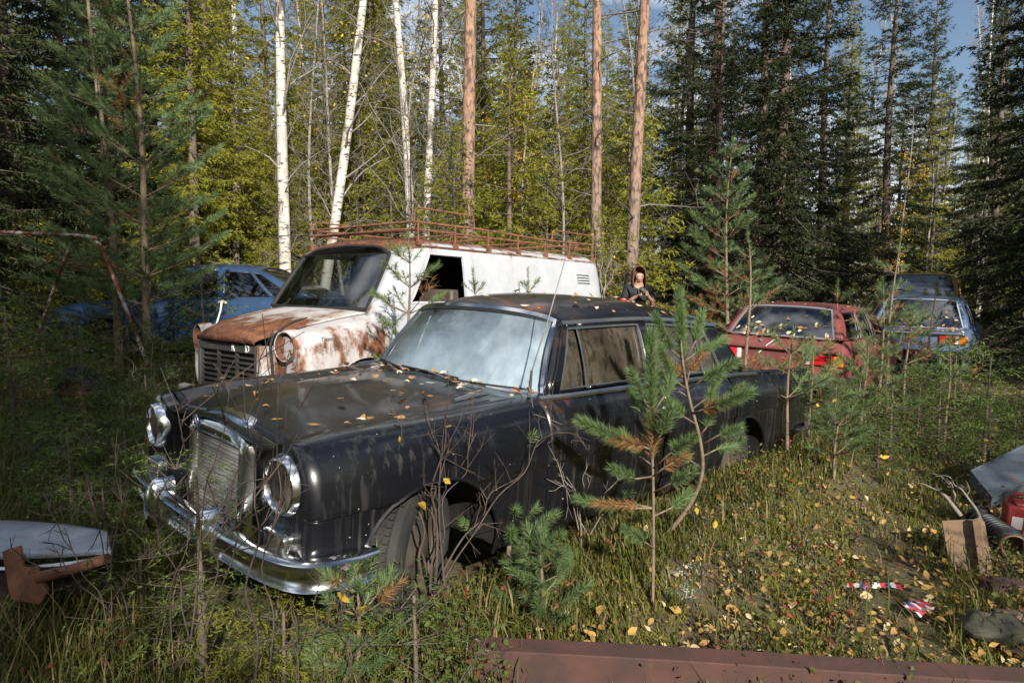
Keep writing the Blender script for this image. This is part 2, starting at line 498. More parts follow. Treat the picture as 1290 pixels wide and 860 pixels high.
M['black'] = weathered('black_car_paint', (0.005, 0.0055, 0.008), rust=0.74, streak=0.45, dust=0.07, rough=0.26, coat=0.6, dustc=(0.034, 0.035, 0.042), streakc=(0.17, 0.155, 0.13), specks=0.55, dent=0.16, edge=0.07)
M['black_trim'] = weathered('black_pillar_paint', (0.005, 0.0055, 0.008), rust=0.76, dust=0.1, rough=0.3, coat=0.5, dustc=(0.034, 0.035, 0.042))
M['black_top'] = weathered('black_roof_paint', (0.006, 0.006, 0.008), rust=0.69, streak=0.0, dust=0.28, rough=0.34, coat=0.45, dustc=(0.036, 0.031, 0.030), specks=0.4, seed=3.1, dent=0.14)
M['dark'] = plain('dark_cavity', (0.012, 0.011, 0.010), 0.95)
M['rubber'] = plain('old_tyre_rubber', (0.012, 0.012, 0.012), 0.85, col2=(0.03, 0.028, 0.025), scale=6, bmp=0.2)
M['gasket'] = plain('window_rubber', (0.018, 0.018, 0.018), 0.55)
M['darkrim'] = plain('dirty_black_rim', (0.03, 0.028, 0.026), 0.75, col2=(0.07, 0.05, 0.035))
M['rust'] = plain('rusty_steel', (0.19, 0.075, 0.038), 0.88, col2=(0.085, 0.038, 0.025), scale=9, bmp=0.35)
M['rustbeam'] = plain('rusty_beam_steel', (0.085, 0.036, 0.026), 0.85, col2=(0.05, 0.026, 0.022), scale=7, bmp=0.5)
M['rustorange'] = plain('orange_rusty_tube', (0.24, 0.10, 0.045), 0.88, col2=(0.10, 0.045, 0.03), scale=16, bmp=0.3)

def chrome(name, col=(0.72, 0.73, 0.75), rough=0.1, pit=0.66):
    m, n, l = new_mat(name); nt = m.node_tree; p = n['Principled BSDF']
    f = noise(nt, 7, 9, rough=0.7); msk = ramp(nt, f, pit - 0.03, pit + 0.03)
    film = ramp(nt, noise(nt, 3, 6), 0.4, 0.75)
    c = mixc(nt, math_n(nt, 'MULTIPLY', film, 0.25), col, (0.33, 0.31, 0.28)); c = mixc(nt, msk, c, (0.13, 0.07, 0.04))
    l.new(c, p.inputs['Base Color'])
    l.new(math_n(nt, 'SUBTRACT', 1.0, msk, True), p.inputs['Metallic'])
    l.new(math_n(nt, 'ADD', rough, math_n(nt, 'ADD', math_n(nt, 'MULTIPLY', film, 0.18), math_n(nt, 'MULTIPLY', msk, 0.5))), p.inputs['Roughness'])
    return m
M['chrome'] = chrome('aged_chrome')
M['alu'] = chrome('dull_aluminium_trim', (0.62, 0.62, 0.62), 0.28, 0.78)

M['ws_fog'] = glass('misted_windscreen_glass', (0.66, 0.74, 0.78), 0.86, (0.54, 0.69, 0.80), 2.3, 1.5, 0.20, 0.80, zgrad=(0.98, 1.36, 0.22, -0.10), ygrad=(-0.7, 0.7, -0.10, 0.10))
M['glass_brown'] = glass('grimy_side_glass', (0.35, 0.33, 0.28), 0.93, (0.115, 0.095, 0.07), 1.6, 3.0, 0.22, 0.6, streaks=True)
M['glass_dark'] = glass('dark_car_glass', (0.25, 0.28, 0.28), 0.3, (0.20, 0.21, 0.21), 2.6, 3.0, 0.45, 0.8, refl_rough=0.03)
M['glass_van'] = glass('van_windscreen_glass', (0.35, 0.4, 0.4), 0.25, (0.28, 0.27, 0.24), 2.6, 2.4, 0.48, 0.8, refl_rough=0.03)
M['lens_clear'] = glass('dirty_lamp_glass', (0.6, 0.6, 0.55), 0.8, (0.30, 0.25, 0.20), 1.5, 6.0, 0.3, 0.7)
M['seat'] = plain('faded_seat_vinyl', (0.10, 0.075, 0.06), 0.6, var=0.4, scale=8)
M['dash'] = plain('dashboard_plastic', (0.03, 0.03, 0.034), 0.5)
M['white_rubber'] = plain('pale_steering_rim', (0.55, 0.53, 0.48), 0.45)
M['lamp_red'] = plain('red_lamp_plastic', (0.62, 0.015, 0.025), 0.25, var=0.2, scale=5, coat=0.4)
M['lamp_amber'] = plain('amber_lamp_plastic', (0.68, 0.22, 0.02), 0.25, var=0.3, scale=6, coat=0.4)
M['lamp_white'] = plain('clear_lamp_plastic', (0.72, 0.70, 0.66), 0.3, var=0.15, scale=6, coat=0.3)

# ------------------------------------------------------------------ car body engine
def body_rows(stations, xs, k=4, arches=(), zmin=None):
    """stations: {x: [(y, z) x9]} from sill to centre line; returns (nx, nr, 3) of the left half"""
    keys = sorted(stations)
    ctrl = np.array([stations[q] for q in keys], float)
    C = pchip(keys, ctrl, np.asarray(xs, float))
    out = []
    for x, c in zip(xs, C):
        rows = catmull(c, k)
        zb = -9.0
        for ax, az, ar in arches:
            d = abs(x - ax)
            if d < ar: zb = max(zb, az + math.sqrt(ar * ar - d * d))
        if zb > rows[0, 1]:
            ks = 4 * k
            idx = np.argmax(rows[:ks + 1, 1] >= zb)
            if rows[idx, 1] >= zb and idx > 0:
                a, b = rows[idx - 1], rows[idx]
                t = (zb - a[1]) / max(b[1] - a[1], 1e-9)
                rows[:idx] = a + (b - a) * t
        out.append(np.column_stack([np.full(len(rows), x), rows]))
    return np.array(out)

def mirror(P):
    Q = np.array(P, float).copy(); Q[..., 1] *= -1
    return Q

def xs_for(x0, x1, arches, step=0.05):
    xs = list(np.arange(x0, x1, step)) + [x1]
    for ax, az, ar in arches:
        for t in np.linspace(-1, 1, 41):
            x = ax + ar * math.sin(t * math.pi / 2)
            if x0 < x < x1: xs.append(x)
        for e in (-1, 1):
            x = ax + e * (ar + 0.002)
            if x0 < x < x1: xs.append(x)
    xs = np.array(sorted(xs))
    keep = [0]
    for i in range(1, len(xs) - 1):
        if xs[i] - xs[keep[-1]] > 1e-3 and xs[-1] - xs[i] > 1e-3: keep.append(i)
    keep.append(len(xs) - 1)
    return xs[keep]

def crown(u, p=2.6, q=0.62):
    return np.maximum(1 - np.abs(u) ** p, 0) ** q

def lerp(a, b, t): return a + (b - a) * t

class House:
    """roof, pillars and glass of a car. Curves: w = (xc, xs, y, zc, zs)"""
    def __init__(s, wsb, wst, rwt, rwb, belt, rail, roofz, bend=2.4, bulge=0.015):
        s.wsb, s.wst, s.rwt, s.rwb, s.bend, s.bulge = wsb, wst, rwt, rwb, bend, bulge
        s.belt = lambda x: np.array([pchip(*belt[0], x), pchip(*belt[1], x)]).T
        s.rail = lambda x: np.array([pchip(*rail[0], x), pchip(*rail[1], x)]).T
        s.roofz = roofz
    def low(s, w, u):
        u = np.asarray(u, float)
        return np.stack([lerp(w[0], w[1], np.abs(u) ** s.bend), w[2] * u, lerp(w[3], w[4], u * u)], -1)
    def top(s, w, u):
        u = np.asarray(u, float)
        return np.stack([lerp(w[0], w[1], np.abs(u) ** s.bend), w[2] * u, w[4] + (w[3] - w[4]) * crown(u)], -1)
    def roof(s, na=18, nu=31):
        us = np.sin(np.linspace(-1, 1, nu) * math.pi / 2)
        A, B = s.top(s.wst, us), s.top(s.rwt, us)
        out = []
        for a in np.linspace(0, 1, na):
            x = lerp(A[:, 0], B[:, 0], a)
            xe = lerp(s.wst[1], s.rwt[1], a); xc = lerp(s.wst[0], s.rwt[0], a)
            yr, zr = s.rail(np.array([xe]))[0]
            zc = float(pchip(*s.roofz, np.array([xc]))[0])
            ya = lerp(s.wst[2], s.rwt[2], a); b = min(a, 1 - a)
            k = min(1, b / 0.12)
            yy = lerp(ya, yr, k); z0 = lerp(lerp(s.wst[4], s.rwt[4], a), zr, k)
            out.append(np.stack([x, us * yy, z0 + (zc - z0) * crown(us)], -1))
        return np.array(out)
    def pane(s, low, top, nu=21, nv=8, u0=-1, u1=1, bow=0.0, inset=0.0):
        us = np.linspace(u0, u1, nu)
        L, T = s.low(low, us), s.top(top, us)
        return np.array([[lerp(L[i], T[i], v) + np.array([bow * math.sin(math.pi * v), 0, 0]) for i in range(nu)] for v in np.linspace(0, 1, nv)])
    def side(s, xb, xt, v):
        L = s.belt(np.atleast_1d(xb)); T = s.rail(np.atleast_1d(xt))
        x = lerp(np.atleast_1d(xb), np.atleast_1d(xt), v)
        p = lerp(L, T, v)
        return np.stack([x, p[:, 0] + s.bulge * math.sin(math.pi * v), p[:, 1]], -1)
    def side_patch(s, b0, t0, b1, t1, v0, v1, nx=7, nv=6, off=0.0):
        f = np.linspace(0, 1, nx)
        P = np.array([s.side(lerp(b0, b1, f), lerp(t0, t1, f), v) for v in np.linspace(v0, v1, nv)])
        P[..., 1] += off
        return P

def both(mb, P, mi=0):
    mb.grid(P, mi); mb.grid(mirror(P), mi, flip=True)

# ------------------------------------------------------------------ ground
def build_ground():
    m, n, l = new_mat('forest_floor'); nt = m.node_tree; p = n['Principled BSDF']
    a = ramp(nt, noise(nt, 0.9, 6), 0.4, 0.62)
    b = noise(nt, 9, 8, rough=0.7)
    soil = mixc(nt, ramp(nt, b, 0.35, 0.65), (0.055, 0.04, 0.026), (0.115, 0.075, 0.042))
    moss = mixc(nt, ramp(nt, noise(nt, 13, 6), 0.3, 0.7), (0.035, 0.045, 0.01), (0.085, 0.09, 0.02))
    col = mixc(nt, a, soil, moss)
    col = mixc(nt, ramp(nt, noise(nt, 30, 4), 0.62, 0.68), col, (0.22, 0.14, 0.06))
    l.new(col, p.inputs['Base Color']); p.inputs['Roughness'].default_value = 0.95
    l.new(bump(nt, b, 0.8, 0.03), p.inputs['Normal'])
    gx = np.concatenate([np.linspace(-600, -60, 10), np.linspace(-50, -10, 25), np.linspace(-9.6, 10, 90), np.linspace(10.8, 50, 25), np.linspace(60, 600, 10)])
    gy = np.concatenate([np.linspace(-300, -40, 8), np.linspace(-30, 0, 18), np.linspace(0.25, 16, 90), np.linspace(17, 60, 30), np.linspace(80, 900, 12)])
    X, Y = np.meshgrid(gx, gy, indexing='ij')
    mb = MB(); mb.grid(np.stack([X, Y, gz(X, Y)], -1), flip=True)
    o = mb.build('ground', m, angle=180); tag(o, kind='structure')
build_ground()

# ------------------------------------------------------------------ wheels
def wheel(parent, loc, rad=0.32, wid=0.17, steer=0.0, rim_mat=None, hub=True):
    """axle along local y, outer face at +y"""
    t = MB()
    r = rad; w = wid / 2
    prof = [(-w * .8, r * .62), (-w, r * .74), (-w * .98, r * .88), (-w * .82, r * .965), (-w * .5, r * .995), (-w * .45, r * .975), (-w * .2, r * .975), (-w * .15, r), (w * .15, r), (w * .2, r * .975), (w * .45, r * .975), (w * .5, r * .995), (w * .82, r * .965), (w * .98, r * .88), (w, r * .74), (w * .8, r * .62)]
    t.lathe((0, 0, 0), (0, 1, 0), prof, 40)
    for q in range(64):
        a = q / 64 * 2 * math.pi
        for yy, sk in ((-w * .33, .05), (0, -.04), (w * .33, .05)):
            c_, s_ = math.cos(a + sk), math.sin(a + sk)
            t.box((c_ * (r + .001), yy, s_ * (r + .001)), (.010, w * .25, r * .06), Matrix.Rotation(-(a + sk), 3, 'Y'))
    o = t.build('wheel', M['rubber'], parent, angle=28)
    o.location = loc; o.rotation_euler = (0, 0, steer)
    h = MB(); h.lathe((0, 0, 0), (0, 1, 0), [(-w * .7, r * .64), (w * .75, r * .64), (w * .8, r * .6), (w * .45, r * .55), (w * .35, r * .42), (w * .55, r * .34), (w * .75, r * .2), (w * .8, 0)], 28)
    h.build('rim', rim_mat or M['rust'], o)
    return o

# ------------------------------------------------------------------ the black saloon
def ctrl(sill, low, crease, up, sh, top, val, dome, cen):
    return [sill, low, (crease[0] - 0.014, crease[1] - 0.035), crease, up, sh, top, val, dome, cen]
K = 5
BS = {
    0.555: ctrl((.77, .36), (.83, .47), (.845, .66), (.82, .79), (.755, .875), (.66, .902), (.53, .855), (.36, .862), (0, .895)),
    0.30: ctrl((.83, .34), (.865, .47), (.88, .675), (.865, .81), (.795, .905), (.68, .935), (.55, .905), (.36, .928), (0, .955)),
    -0.2: ctrl((.84, .33), (.875, .46), (.892, .69), (.875, .83), (.81, .93), (.70, .958), (.56, .945), (.36, .975), (0, .998)),
    -0.6: ctrl((.84, .33), (.875, .46), (.895, .70), (.88, .84), (.825, .945), (.725, .982), (.57, .978), (.36, .992), (0, 1.005)),
    -0.8: ctrl((.84, .33), (.875, .46), (.896, .705), (.882, .845), (.835, .95), (.765, .99), (.58, .985), (.36, .995), (0, 1.005)),
    -1.7: ctrl((.84, .33), (.875, .46), (.897, .72), (.885, .85), (.84, .955), (.77, 1.002), (.60, .99), (.36, .99), (0, .99)),
    -2.6: ctrl((.83, .34), (.87, .46), (.893, .735), (.88, .86), (.83, .95), (.765, .998), (.60, .985), (.36, .985), (0, .985)),
    -2.95: ctrl((.82, .34), (.865, .46), (.887, .74), (.873, .86), (.82, .945), (.762, .99), (.62, .985), (.38, 1.0), (0, 1.005)),
    -3.4: ctrl((.80, .36), (.845, .48), (.868, .75), (.855, .865), (.81, .945), (.775, .982), (.61, .945), (.38, .955), (0, .962)),
    -3.93: ctrl((.74, .42), (.775, .52), (.805, .75), (.80, .86), (.785, .935), (.772, .962), (.60, .875), (.38, .882), (0, .885)),
}
BA = [(.06, .36, .365), (-2.66, .36, .345)]
def black_saloon():
    t = thing('old_car', 'derelict black saloon with tall chrome grille and misted windscreen, nearest of the wrecks', 'car',
              (-0.907, 3.326, 0.038), (R(-1.1), R(-2.625), R(225.36)))
    DOORS = [(-0.60, -1.60), (-1.615, -2.46)]
    RV = 6 * K      # row of the valley between wing and bonnet
    RB = 5 * K + 3  # row near the belt for the doors
    # --- front part: wings
    xs = xs_for(-0.597, 0.555, BA)
    P = body_rows(BS, xs, K, BA)
    body = MB()
    both(body, P[:, :RV + 1])
    # rounded nose ring and front panel
    nose = P[-1].copy()
    r1 = nose.copy(); r1[:, 0] += 0.042; r1[:, 1] *= 0.985; r1[:, 2] = lerp(r1[:, 2], 0.62, 0.02)
    r2 = nose.copy(); r2[:, 0] += 0.056; r2[:, 1] *= 0.955; r2[:, 2] = lerp(r2[:, 2], 0.62, 0.06)
    both(body, np.array([nose, r1, r2]))
    bot = r2.copy(); bot[:, 2] = np.minimum(r2[:, 2], 0.40); bot[:, 1] = r2[:, 1] * 0.985
    inner = np.stack([np.full(len(r2), r2[0, 0]), r2[:, 1] * 0.96, np.full(len(r2), 0.38)], -1)
    r2[:, 0] -= .085 * sm(.56, .50, r2[:, 1]); inner[:, 0] -= .085 * sm(.56, .50, r2[:, 1])
    both(body, np.array([lerp(r2, inner, f) for f in np.linspace(0, 1, 6)]))
    # cowl, rear wings, tail
    xs2 = xs_for(-3.93, -2.475, BA)
    Q = body_rows(BS, xs2, K, BA)
    both(body, Q[:, :RV + 1])
    tail = Q[0]; tin = np.stack([tail[:, 0] - 0.03, tail[:, 1] * 0.93, lerp(tail[:, 2], 0.66, 0.05)], -1)
    mid = np.stack([tail[:, 0] - 0.035, tail[:, 1] * 0.9, np.full(len(tail), 0.60)], -1)
    both(body, np.array([tail, tin] + [lerp(tin, mid, f) for f in (.25, .5, .75, 1)]))
    # scuttle panel between bonnet and windscreen, belt behind the doors, parcel shelf
    xc = np.linspace(-0.80, -0.525, 8); S = body_rows(BS, xc, K)
    both(body, S[:, RV - 1:])
    both(body, S[:, RB - 1:RV + 1])
    xd = np.linspace(-2.62, -0.78, 40); D = body_rows(BS, xd, K)
    body.grid(np.array([D[:, 5 * K + 2], D[:, 5 * K + 3] * [1, .985, 1] + [0, 0, .004], D[:, 5 * K + 3] * [1, .93, .985]])); body.grid(mirror(np.array([D[:, 5 * K + 2], D[:, 5 * K + 3] * [1, .985, 1] + [0, 0, .004], D[:, 5 * K + 3] * [1, .93, .985]])), flip=True)
    xr_ = np.linspace(-2.98, -2.46, 12); E_ = body_rows(BS, xr_, K); both(body, E_[:, RV - 1:])
    bo = body.build('body', [M['black']], t, angle=50)
    # dark shell behind the shut lines, floor, bulkheads, inner arches
    inn = MB()
    xi = xs_for(-2.6, -0.5, BA); I = body_rows(BS, xi, K, BA); I[..., 1] -= 0.016
    both(inn, I[:, :5 * K + 1])
    inn.box((-1.4, 0, .36), (1.8, 1.5, .03)); inn.box((-0.62, 0, .65), (.03, 1.45, .6)); inn.box((-2.75, 0, .62), (.03, 1.45, .55))
    V = body_rows(BS, np.linspace(-0.53, .54, 20), K); V[..., 2] -= 0.015
    both(inn, V[:, RV - 2:RV + 4])
    V = body_rows(BS, np.linspace(-3.9, -2.9, 14), K); V[..., 2] -= 0.015
    both(inn, V[:, RV - 2:RV + 4])
    for ax, az, ar in BA:
        arc = [(ax + ar * 1.0 * math.cos(a), az + ar * math.sin(a)) for a in np.linspace(-0.02, math.pi + 0.02, 24)]
        for sgn in (1, -1):
            inn.grid([[(x, sgn * y, z) for x, z in arc] for y in (.858, .60, .45)])
            inn.grid([[(ax + (x - ax) * f, sgn * .45, az + (z - az) * f) for x, z in arc] for f in (1, .05)])
    inn.box((.50, 0, .62), (.03, 1.25, .42))
    inn.build('inner_shell', M['dark'], t)
    for ax, az, ar in BA:
        pts = []
        for a in np.linspace(-0.12, math.pi + 0.12, 30):
            x = ax + (ar - .004) * math.cos(a); z = az + (ar - .004) * math.sin(a)
            c = catmull(pchip(sorted(BS), np.array([BS[q] for q in sorted(BS)]), np.array([x]))[0], K)
            pts.append((x, np.interp(z, c[:4 * K, 1], c[:4 * K, 0]) - .002, z))
        for sgn in (1, -1):
            lip = MB(); lip.tube([(x, y * sgn, z) for x, y, z in pts], .009, 5); lip.build('arch_lip', M['black_trim'], bo)
    # --- doors
    for (a, b) in DOORS:
        for sgn in (1, -1):
            d = MB(); x = xs_for(b + .0025, a - .0025, BA); P_ = body_rows(BS, x, K, BA)[:, :5 * K + 3]
            d.grid(P_ if sgn > 0 else mirror(P_), flip=sgn < 0)
            door = d.build('door', M['black'], t, angle=50, solid=.005, solid_off=-1)
            h = MB(); xh = b + .10; yh = sgn * .905; zh = .855
            h.tube([(xh + .06, yh - sgn * .022, zh), (xh + .05, yh, zh), (xh - .06, yh + sgn * .004, zh + .002), (xh - .075, yh - sgn * .02, zh)], [.009, .011, .011, .009], 8)
            h.lathe((xh + .07, yh - sgn * .03, zh), (0, sgn, 0), [(0, .016), (.012, .016), (.018, .012), (.02, 0)], 14)
            h.build('handle', M['chrome'], door)
    # --- bonnet and boot lid
    for nm, x0, x1 in (('bonnet', -0.52, .545), ('boot_lid', -3.92, -2.99)):
        x = np.linspace(x0, x1, 26); P_ = body_rows(BS, x, K)[:, RV:]
        P_[:, 0] = lerp(P_[:, 0], P_[:, 1], .15)
        if nm == 'bonnet':
            yy = P_[..., 1]; xx = P_[..., 0]
            P_[..., 2] -= .012 * np.exp(-((xx - .22) / .12) ** 2 - ((yy - .42) / .09) ** 2)
        mb = MB(); mb.grid(np.concatenate([P_, mirror(P_)[:, ::-1][:, 1:]], 1))
        mb.build(nm, M['black_top'], t, angle=60, solid=.010, solid_off=-1)
    # --- greenhouse
    H = House((-0.60, -0.745, .715, .975, .975), (-0.88, -0.965, .585, 1.385, 1.325), (-2.56, -2.62, .56, 1.375, 1.30), (-3.02, -2.86, .67, 1.0, .99),
              (([-2.95, -2.4, -1.6, -.75], [.715, .74, .755, .738]), ([-2.95, -2.4, -1.6, -.75], [.995, 1.0, 1.003, .985])),
              (([-2.65, -1.7, -.95], [.575, .628, .60]), ([-2.65, -1.7, -.95], [1.315, 1.362, 1.335])),
              ([-2.6, -2.1, -1.5, -1.1, -.88], [1.375, 1.455, 1.482, 1.452, 1.385]), bend=3.0)
    r = MB(); r.grid(H.roof(22, 33)); r.build('roof', M['black_top'], t, angle=60, solid=.02, solid_off=-1)
    cells = [('p', -.745, -.965, -.80, -1.0), ('g', -.80, -1.0, -1.02, -1.06), ('d', -1.02, -1.06, -1.032, -1.072), ('g', -1.032, -1.072, -1.575, -1.605),
             ('p', -1.575, -1.605, -1.66, -1.68), ('g', -1.66, -1.68, -2.24, -2.26), ('d', -2.24, -2.26, -2.252, -2.272), ('q', -2.252, -2.272, -2.52, -2.40), ('p', -2.52, -2.40, -2.86, -2.62)]
    fr = MB(); gl = []
    for sgn in (1, -1):
        for k, b0, t0, b1, t1 in cells:
            def ad(mb, P):
                if sgn > 0: mb.grid(P)
                else: mb.grid(mirror(P), flip=True)
            if k == 'p': ad(fr, H.side_patch(b0, t0, b1, t1, 0, 1))
            elif k == 'd':
                tr = MB(); ad(tr, H.side_patch(b0, t0, b1, t1, .03, .92, off=.006)); tr.build('quarter_light_bar', M['alu'], t)
            else:
                ad(fr, H.side_patch(b0, t0, b1, t1, 0, .035, nv=2)); ad(fr, H.side_patch(b0, t0, b1, t1, .90, 1, nv=2))
                g = MB(); P_ = H.side_patch(b0, t0, b1, t1, .03, .91, off=-.012)
                g.grid(P_ if sgn > 0 else mirror(P_), flip=sgn < 0); gl.append(g)
        loops = [(-.81, -1.008, -1.57, -1.60), (-1.668, -1.688, -2.50, -2.39)]
        for b0, t0, b1, t1 in loops:
            pts = [H.side(lerp(b0, b1, f), lerp(t0, t1, f), .035)[0] for f in np.linspace(0, 1, 8)] + [H.side(b1, t1, v)[0] for v in (.2, .4, .6, .8)] + \
                  [H.side(lerp(b1, b0, f), lerp(t1, t0, f), .90)[0] for f in np.linspace(0, 1, 8)] + [H.side(b0, t0, v)[0] for v in (.8, .6, .4, .2)]
            pts = [np.array(p) * [1, sgn, 1] + [0, sgn * .004, 0] for p in pts]
            wf = MB(); wf.sweep(pts, [(-.007, -.006), (.007, -.006), (.007, .006), (-.007, .006)], (0, sgn, .25), closed=True); wf.build('window_frame', M['alu'], t)
    for w0, w1 in ((H.wsb, H.wst), (H.rwb, H.rwt)):
        for sg in (1, -1):
            vs = np.linspace(0, 1, 7); u = np.array([.97 * sg]); Lo, To = H.low(w0, u)[0], H.top(w1, u)[0]
            fr.grid(np.array([[lerp(Lo, To, v) for v in vs], [H.side(w0[1], w1[1], v)[0] * [1, sg, 1] for v in vs]]))
    f_o = fr.build('pillar', M['black_trim'], t, angle=50, solid=.022)
    for g in gl: g.build('side_window', M['glass_brown'], t, angle=180)
    for sgn in (1, -1):
        belt = MB(); pts = []
        for x in np.linspace(-2.9, -.62, 40):
            c = body_rows(BS, np.array([x]), K)[0]; q = c[5 * K + 3]
            pts.append((x, sgn * (q[1] + .012), q[2] + .004))
        belt.sweep(pts, [(-.013, -.006), (.013, -.006), (.010, .008), (-.010, .008)], (0, sgn * .5, .85))
        pts = [(x, sgn * (y + .014), z - .004) for x, (y, z) in zip(np.linspace(-2.66, -.96, 24), H.rail(np.linspace(-2.66, -.96, 24)))]
        belt.build('belt_trim', M['alu'], t); belt = MB()
        belt.sweep(pts, [(-.010, -.005), (.010, -.005), (.010, .008), (-.010, .008)], (0, sgn, .3))
        belt.build('drip_rail', M['alu'], t)
    ws = MB(); ws.grid(H.pane(H.wsb, H.wst, 33, 12, -.985, .985, bow=.02)); ws.build('windscreen', M['ws_fog'], t, angle=180)
    rw = MB(); rw.grid(H.pane(H.rwb, H.rwt, 25, 8, -.97, .97, bow=-.02)); rw.build('rear_window', M['glass_dark'], t, angle=180)
    def ring(w0, w1, off, nm, sx):
        us = np.linspace(-.985, .985, 31)
        L, T = H.low(w0, us), H.top(w1, us)
        loop = list(L) + [lerp(L[-1], T[-1], v) + np.array([sx * .02 * math.sin(math.pi * v), 0, 0]) for v in (.15, .3, .45, .6, .75, .88)] + list(T[::-1]) + [lerp(T[0], L[0], v) + np.array([sx * .02 * math.sin(math.pi * v), 0, 0]) for v in (.12, .25, .4, .55, .7, .85)]
        loop = np.array(loop); loop[:, 0] += sx * .008; loop[:, 2] += .004
        c = MB(); c.sweep(loop, [(-.015, -.005), (.015, -.005), (.011, .010), (-.011, .010)], (sx * .8, 0, .6), closed=True)
        o = c.build(nm, M['chrome'], t, angle=60)
        g = MB(); L2 = loop.copy(); cen = loop.mean(0); L2 = lerp(L2, cen, .035)
        g.sweep(L2, [(-.018, -.006), (.018, -.006), (.018, .003), (-.018, .003)], (sx * .8, 0, .6), closed=True)
        g.build('rubber_seal', M['gasket'], o)
    ring(H.wsb, H.wst, 0, 'windscreen_frame', 1); ring(H.rwb, H.rwt, 0, 'rear_window_frame', -1)
    # --- interior
    s = MB()
    for y in (-.38, .38): s.box((-1.75, y, .62), (.5, .55, .2)); s.box((-2.02, y, .92), (.16, .56, .52), Matrix.Rotation(R(12), 3, 'Y'))
    s.box((-2.45, 0, .62), (.5, 1.25, .2)); s.box((-2.72, 0, .86), (.16, 1.25, .45), Matrix.Rotation(R(14), 3, 'Y'))
    s.build('seat', M['seat'], t, bevel=.04)
    d = MB(); d.box((-.93, 0, .92), (.28, 1.34, .16)); d.box((-1.0, .38, .975), (.2, .42, .1)); d.build('dashboard', M['dash'], t, bevel=.02)
    sw = MB(); c = Vector((-1.24, .38, .98)); ax_ = Vector((-.9, 0, .42)).normalized(); a1 = Vector((0, 1, 0)); a2 = ax_.cross(a1)
    sw.tube([c + (a1 * math.cos(q) + a2 * math.sin(q)) * .2 for q in np.linspace(0, 2 * math.pi, 28, endpoint=False)], .012, 8, closed=True)
    sw.tube([c + a1 * .2, c, c - a1 * .2], .01, 6); sw.tube([c, c - ax_ * .3], .02, 8); sw.build('steering_wheel', M['dash'], t)
    mi = MB(); mi.box((-1.0, .03, 1.30), (.025, .23, .06), Matrix.Rotation(R(8), 3, 'Z')); mi.tube([(-1.0, .03, 1.31), (-.93, .03, 1.37)], .008, 6); mi.build('mirror', M['dash'], t, bevel=.01)
    # --- grille
    def gout(z0=.385, w=.305, top=.905, sh=.775, n=18):
        pts = [(-w * .97, z0)] + [(-w, z) for z in np.linspace(z0 + .1, sh, 4)]
        for a in np.linspace(math.pi, 0, n)[1:-1]:
            ca, sa = math.cos(a), math.sin(a)
            pts.append((w * np.sign(ca) * abs(ca) ** .62, sh + (top - sh) * abs(sa) ** .85))
        return pts + [(w, z) for z in np.linspace(sh, z0 + .1, 4)] + [(w * .97, z0)]
    go = np.array(gout())
    def ginn(m):   # opening edge
        y0, z0 = go[:, 0], go[:, 1]
        yi = np.clip(y0 * .84, -.245, .245); zi = np.minimum(z0 - m * .3, .785)
        return yi, zi
    yi, zi = ginn(.03)
    g = MB()
    rings = []
    for dx, f in ((-.05, 0), (.0, 0.0), (.012, .06), (.036, .25), (.056, .5), (.06, .72), (.045, .95), (.0, 1.02)):
        y = lerp(go[:, 0], yi, f); z = lerp(go[:, 1], zi, f)
        rings.append(np.stack([.545 + dx + .03 * (0.9 - z), y, z], -1))
    g.grid(rings)
    gr = g.build('grille', M['chrome'], t, angle=40)
    me_ = MB()
    for y in np.linspace(-.25, .25, 26): me_.box((.579, y, .59), (.008, .0052, .42), Matrix.Rotation(R(-1.7), 3, 'Y'))
    for i, z in enumerate(np.linspace(.40, .79, 25)):
        big = i % 6 == 3
        me_.box((.583 + .03 * (.6 - z), 0, z), (.012 if big else .008, .51, .011 if big else .005))
    me_.box((.561, 0, .6), (.008, .53, .44), mi=1)
    me_.build('grille_mesh', [plain('grey_grille_bars', (.36, .36, .36), .4, .5, col2=(.20, .18, .16), scale=9), M['dark']], gr)
    st = MB(); cy, cz = -.19, .838; x0 = .608
    st.lathe((x0 - .012, cy, cz), (1, 0, .04), [(0, .031), (.008, .031), (.011, .028), (.009, .026), (.009, 0)], 24, 1)
    st.tube([(x0 + .002, cy + .028 * math.cos(q), cz + .028 * math.sin(q)) for q in np.linspace(0, 2 * math.pi, 28, endpoint=False)], .0028, 6, 0, closed=True)
    for q in (90, 210, 330):
        st.add([(x0 + .004, cy + .026 * math.cos(R(q)), cz + .026 * math.sin(R(q))), (x0 + .001, cy + .006 * math.cos(R(q + 60)), cz + .006 * math.sin(R(q + 60))), (x0 + .006, cy, cz), (x0 + .001, cy + .006 * math.cos(R(q - 60)), cz + .006 * math.sin(R(q - 60)))], [(0, 1, 2), (0, 2, 3)])
    st.build('star_emblem', [M['alu'], plain('emblem_blue_enamel', (.02, .04, .12), .3)], gr)
    # --- lamps
    for sgn in (1, -1):
        o_ = (.472, sgn * .655, .745)
        L = MB(); L.lathe(o_, (1, sgn * .06, -.02), [(.0, .125), (.10, .122), (.135, .118), (.155, .112), (.17, .103), (.172, .096), (.16, .09), (.14, .088)], 36)
        hl = L.build('headlight', M['chrome'], t, angle=40)
        g_ = MB(); g_.lathe(o_, (1, sgn * .06, -.02), [(.155, .09), (.163, .06), (.166, .03), (.167, 0)], 30); g_.build('lens', M['lens_clear'], hl)
        rf = MB(); rf.lathe(o_, (1, sgn * .06, -.02), [(.15, .088), (.12, .075), (.09, .05), (.075, .02), (.075, 0)], 30); rf.build('reflector', plain('tarnished_reflector', (.34, .24, .17), .35, .5, col2=(.2, .1, .05)), hl)
        # indicator / fog lamp block
        b = MB(); cx, cy_, cz_ = .60, sgn * .645, .51
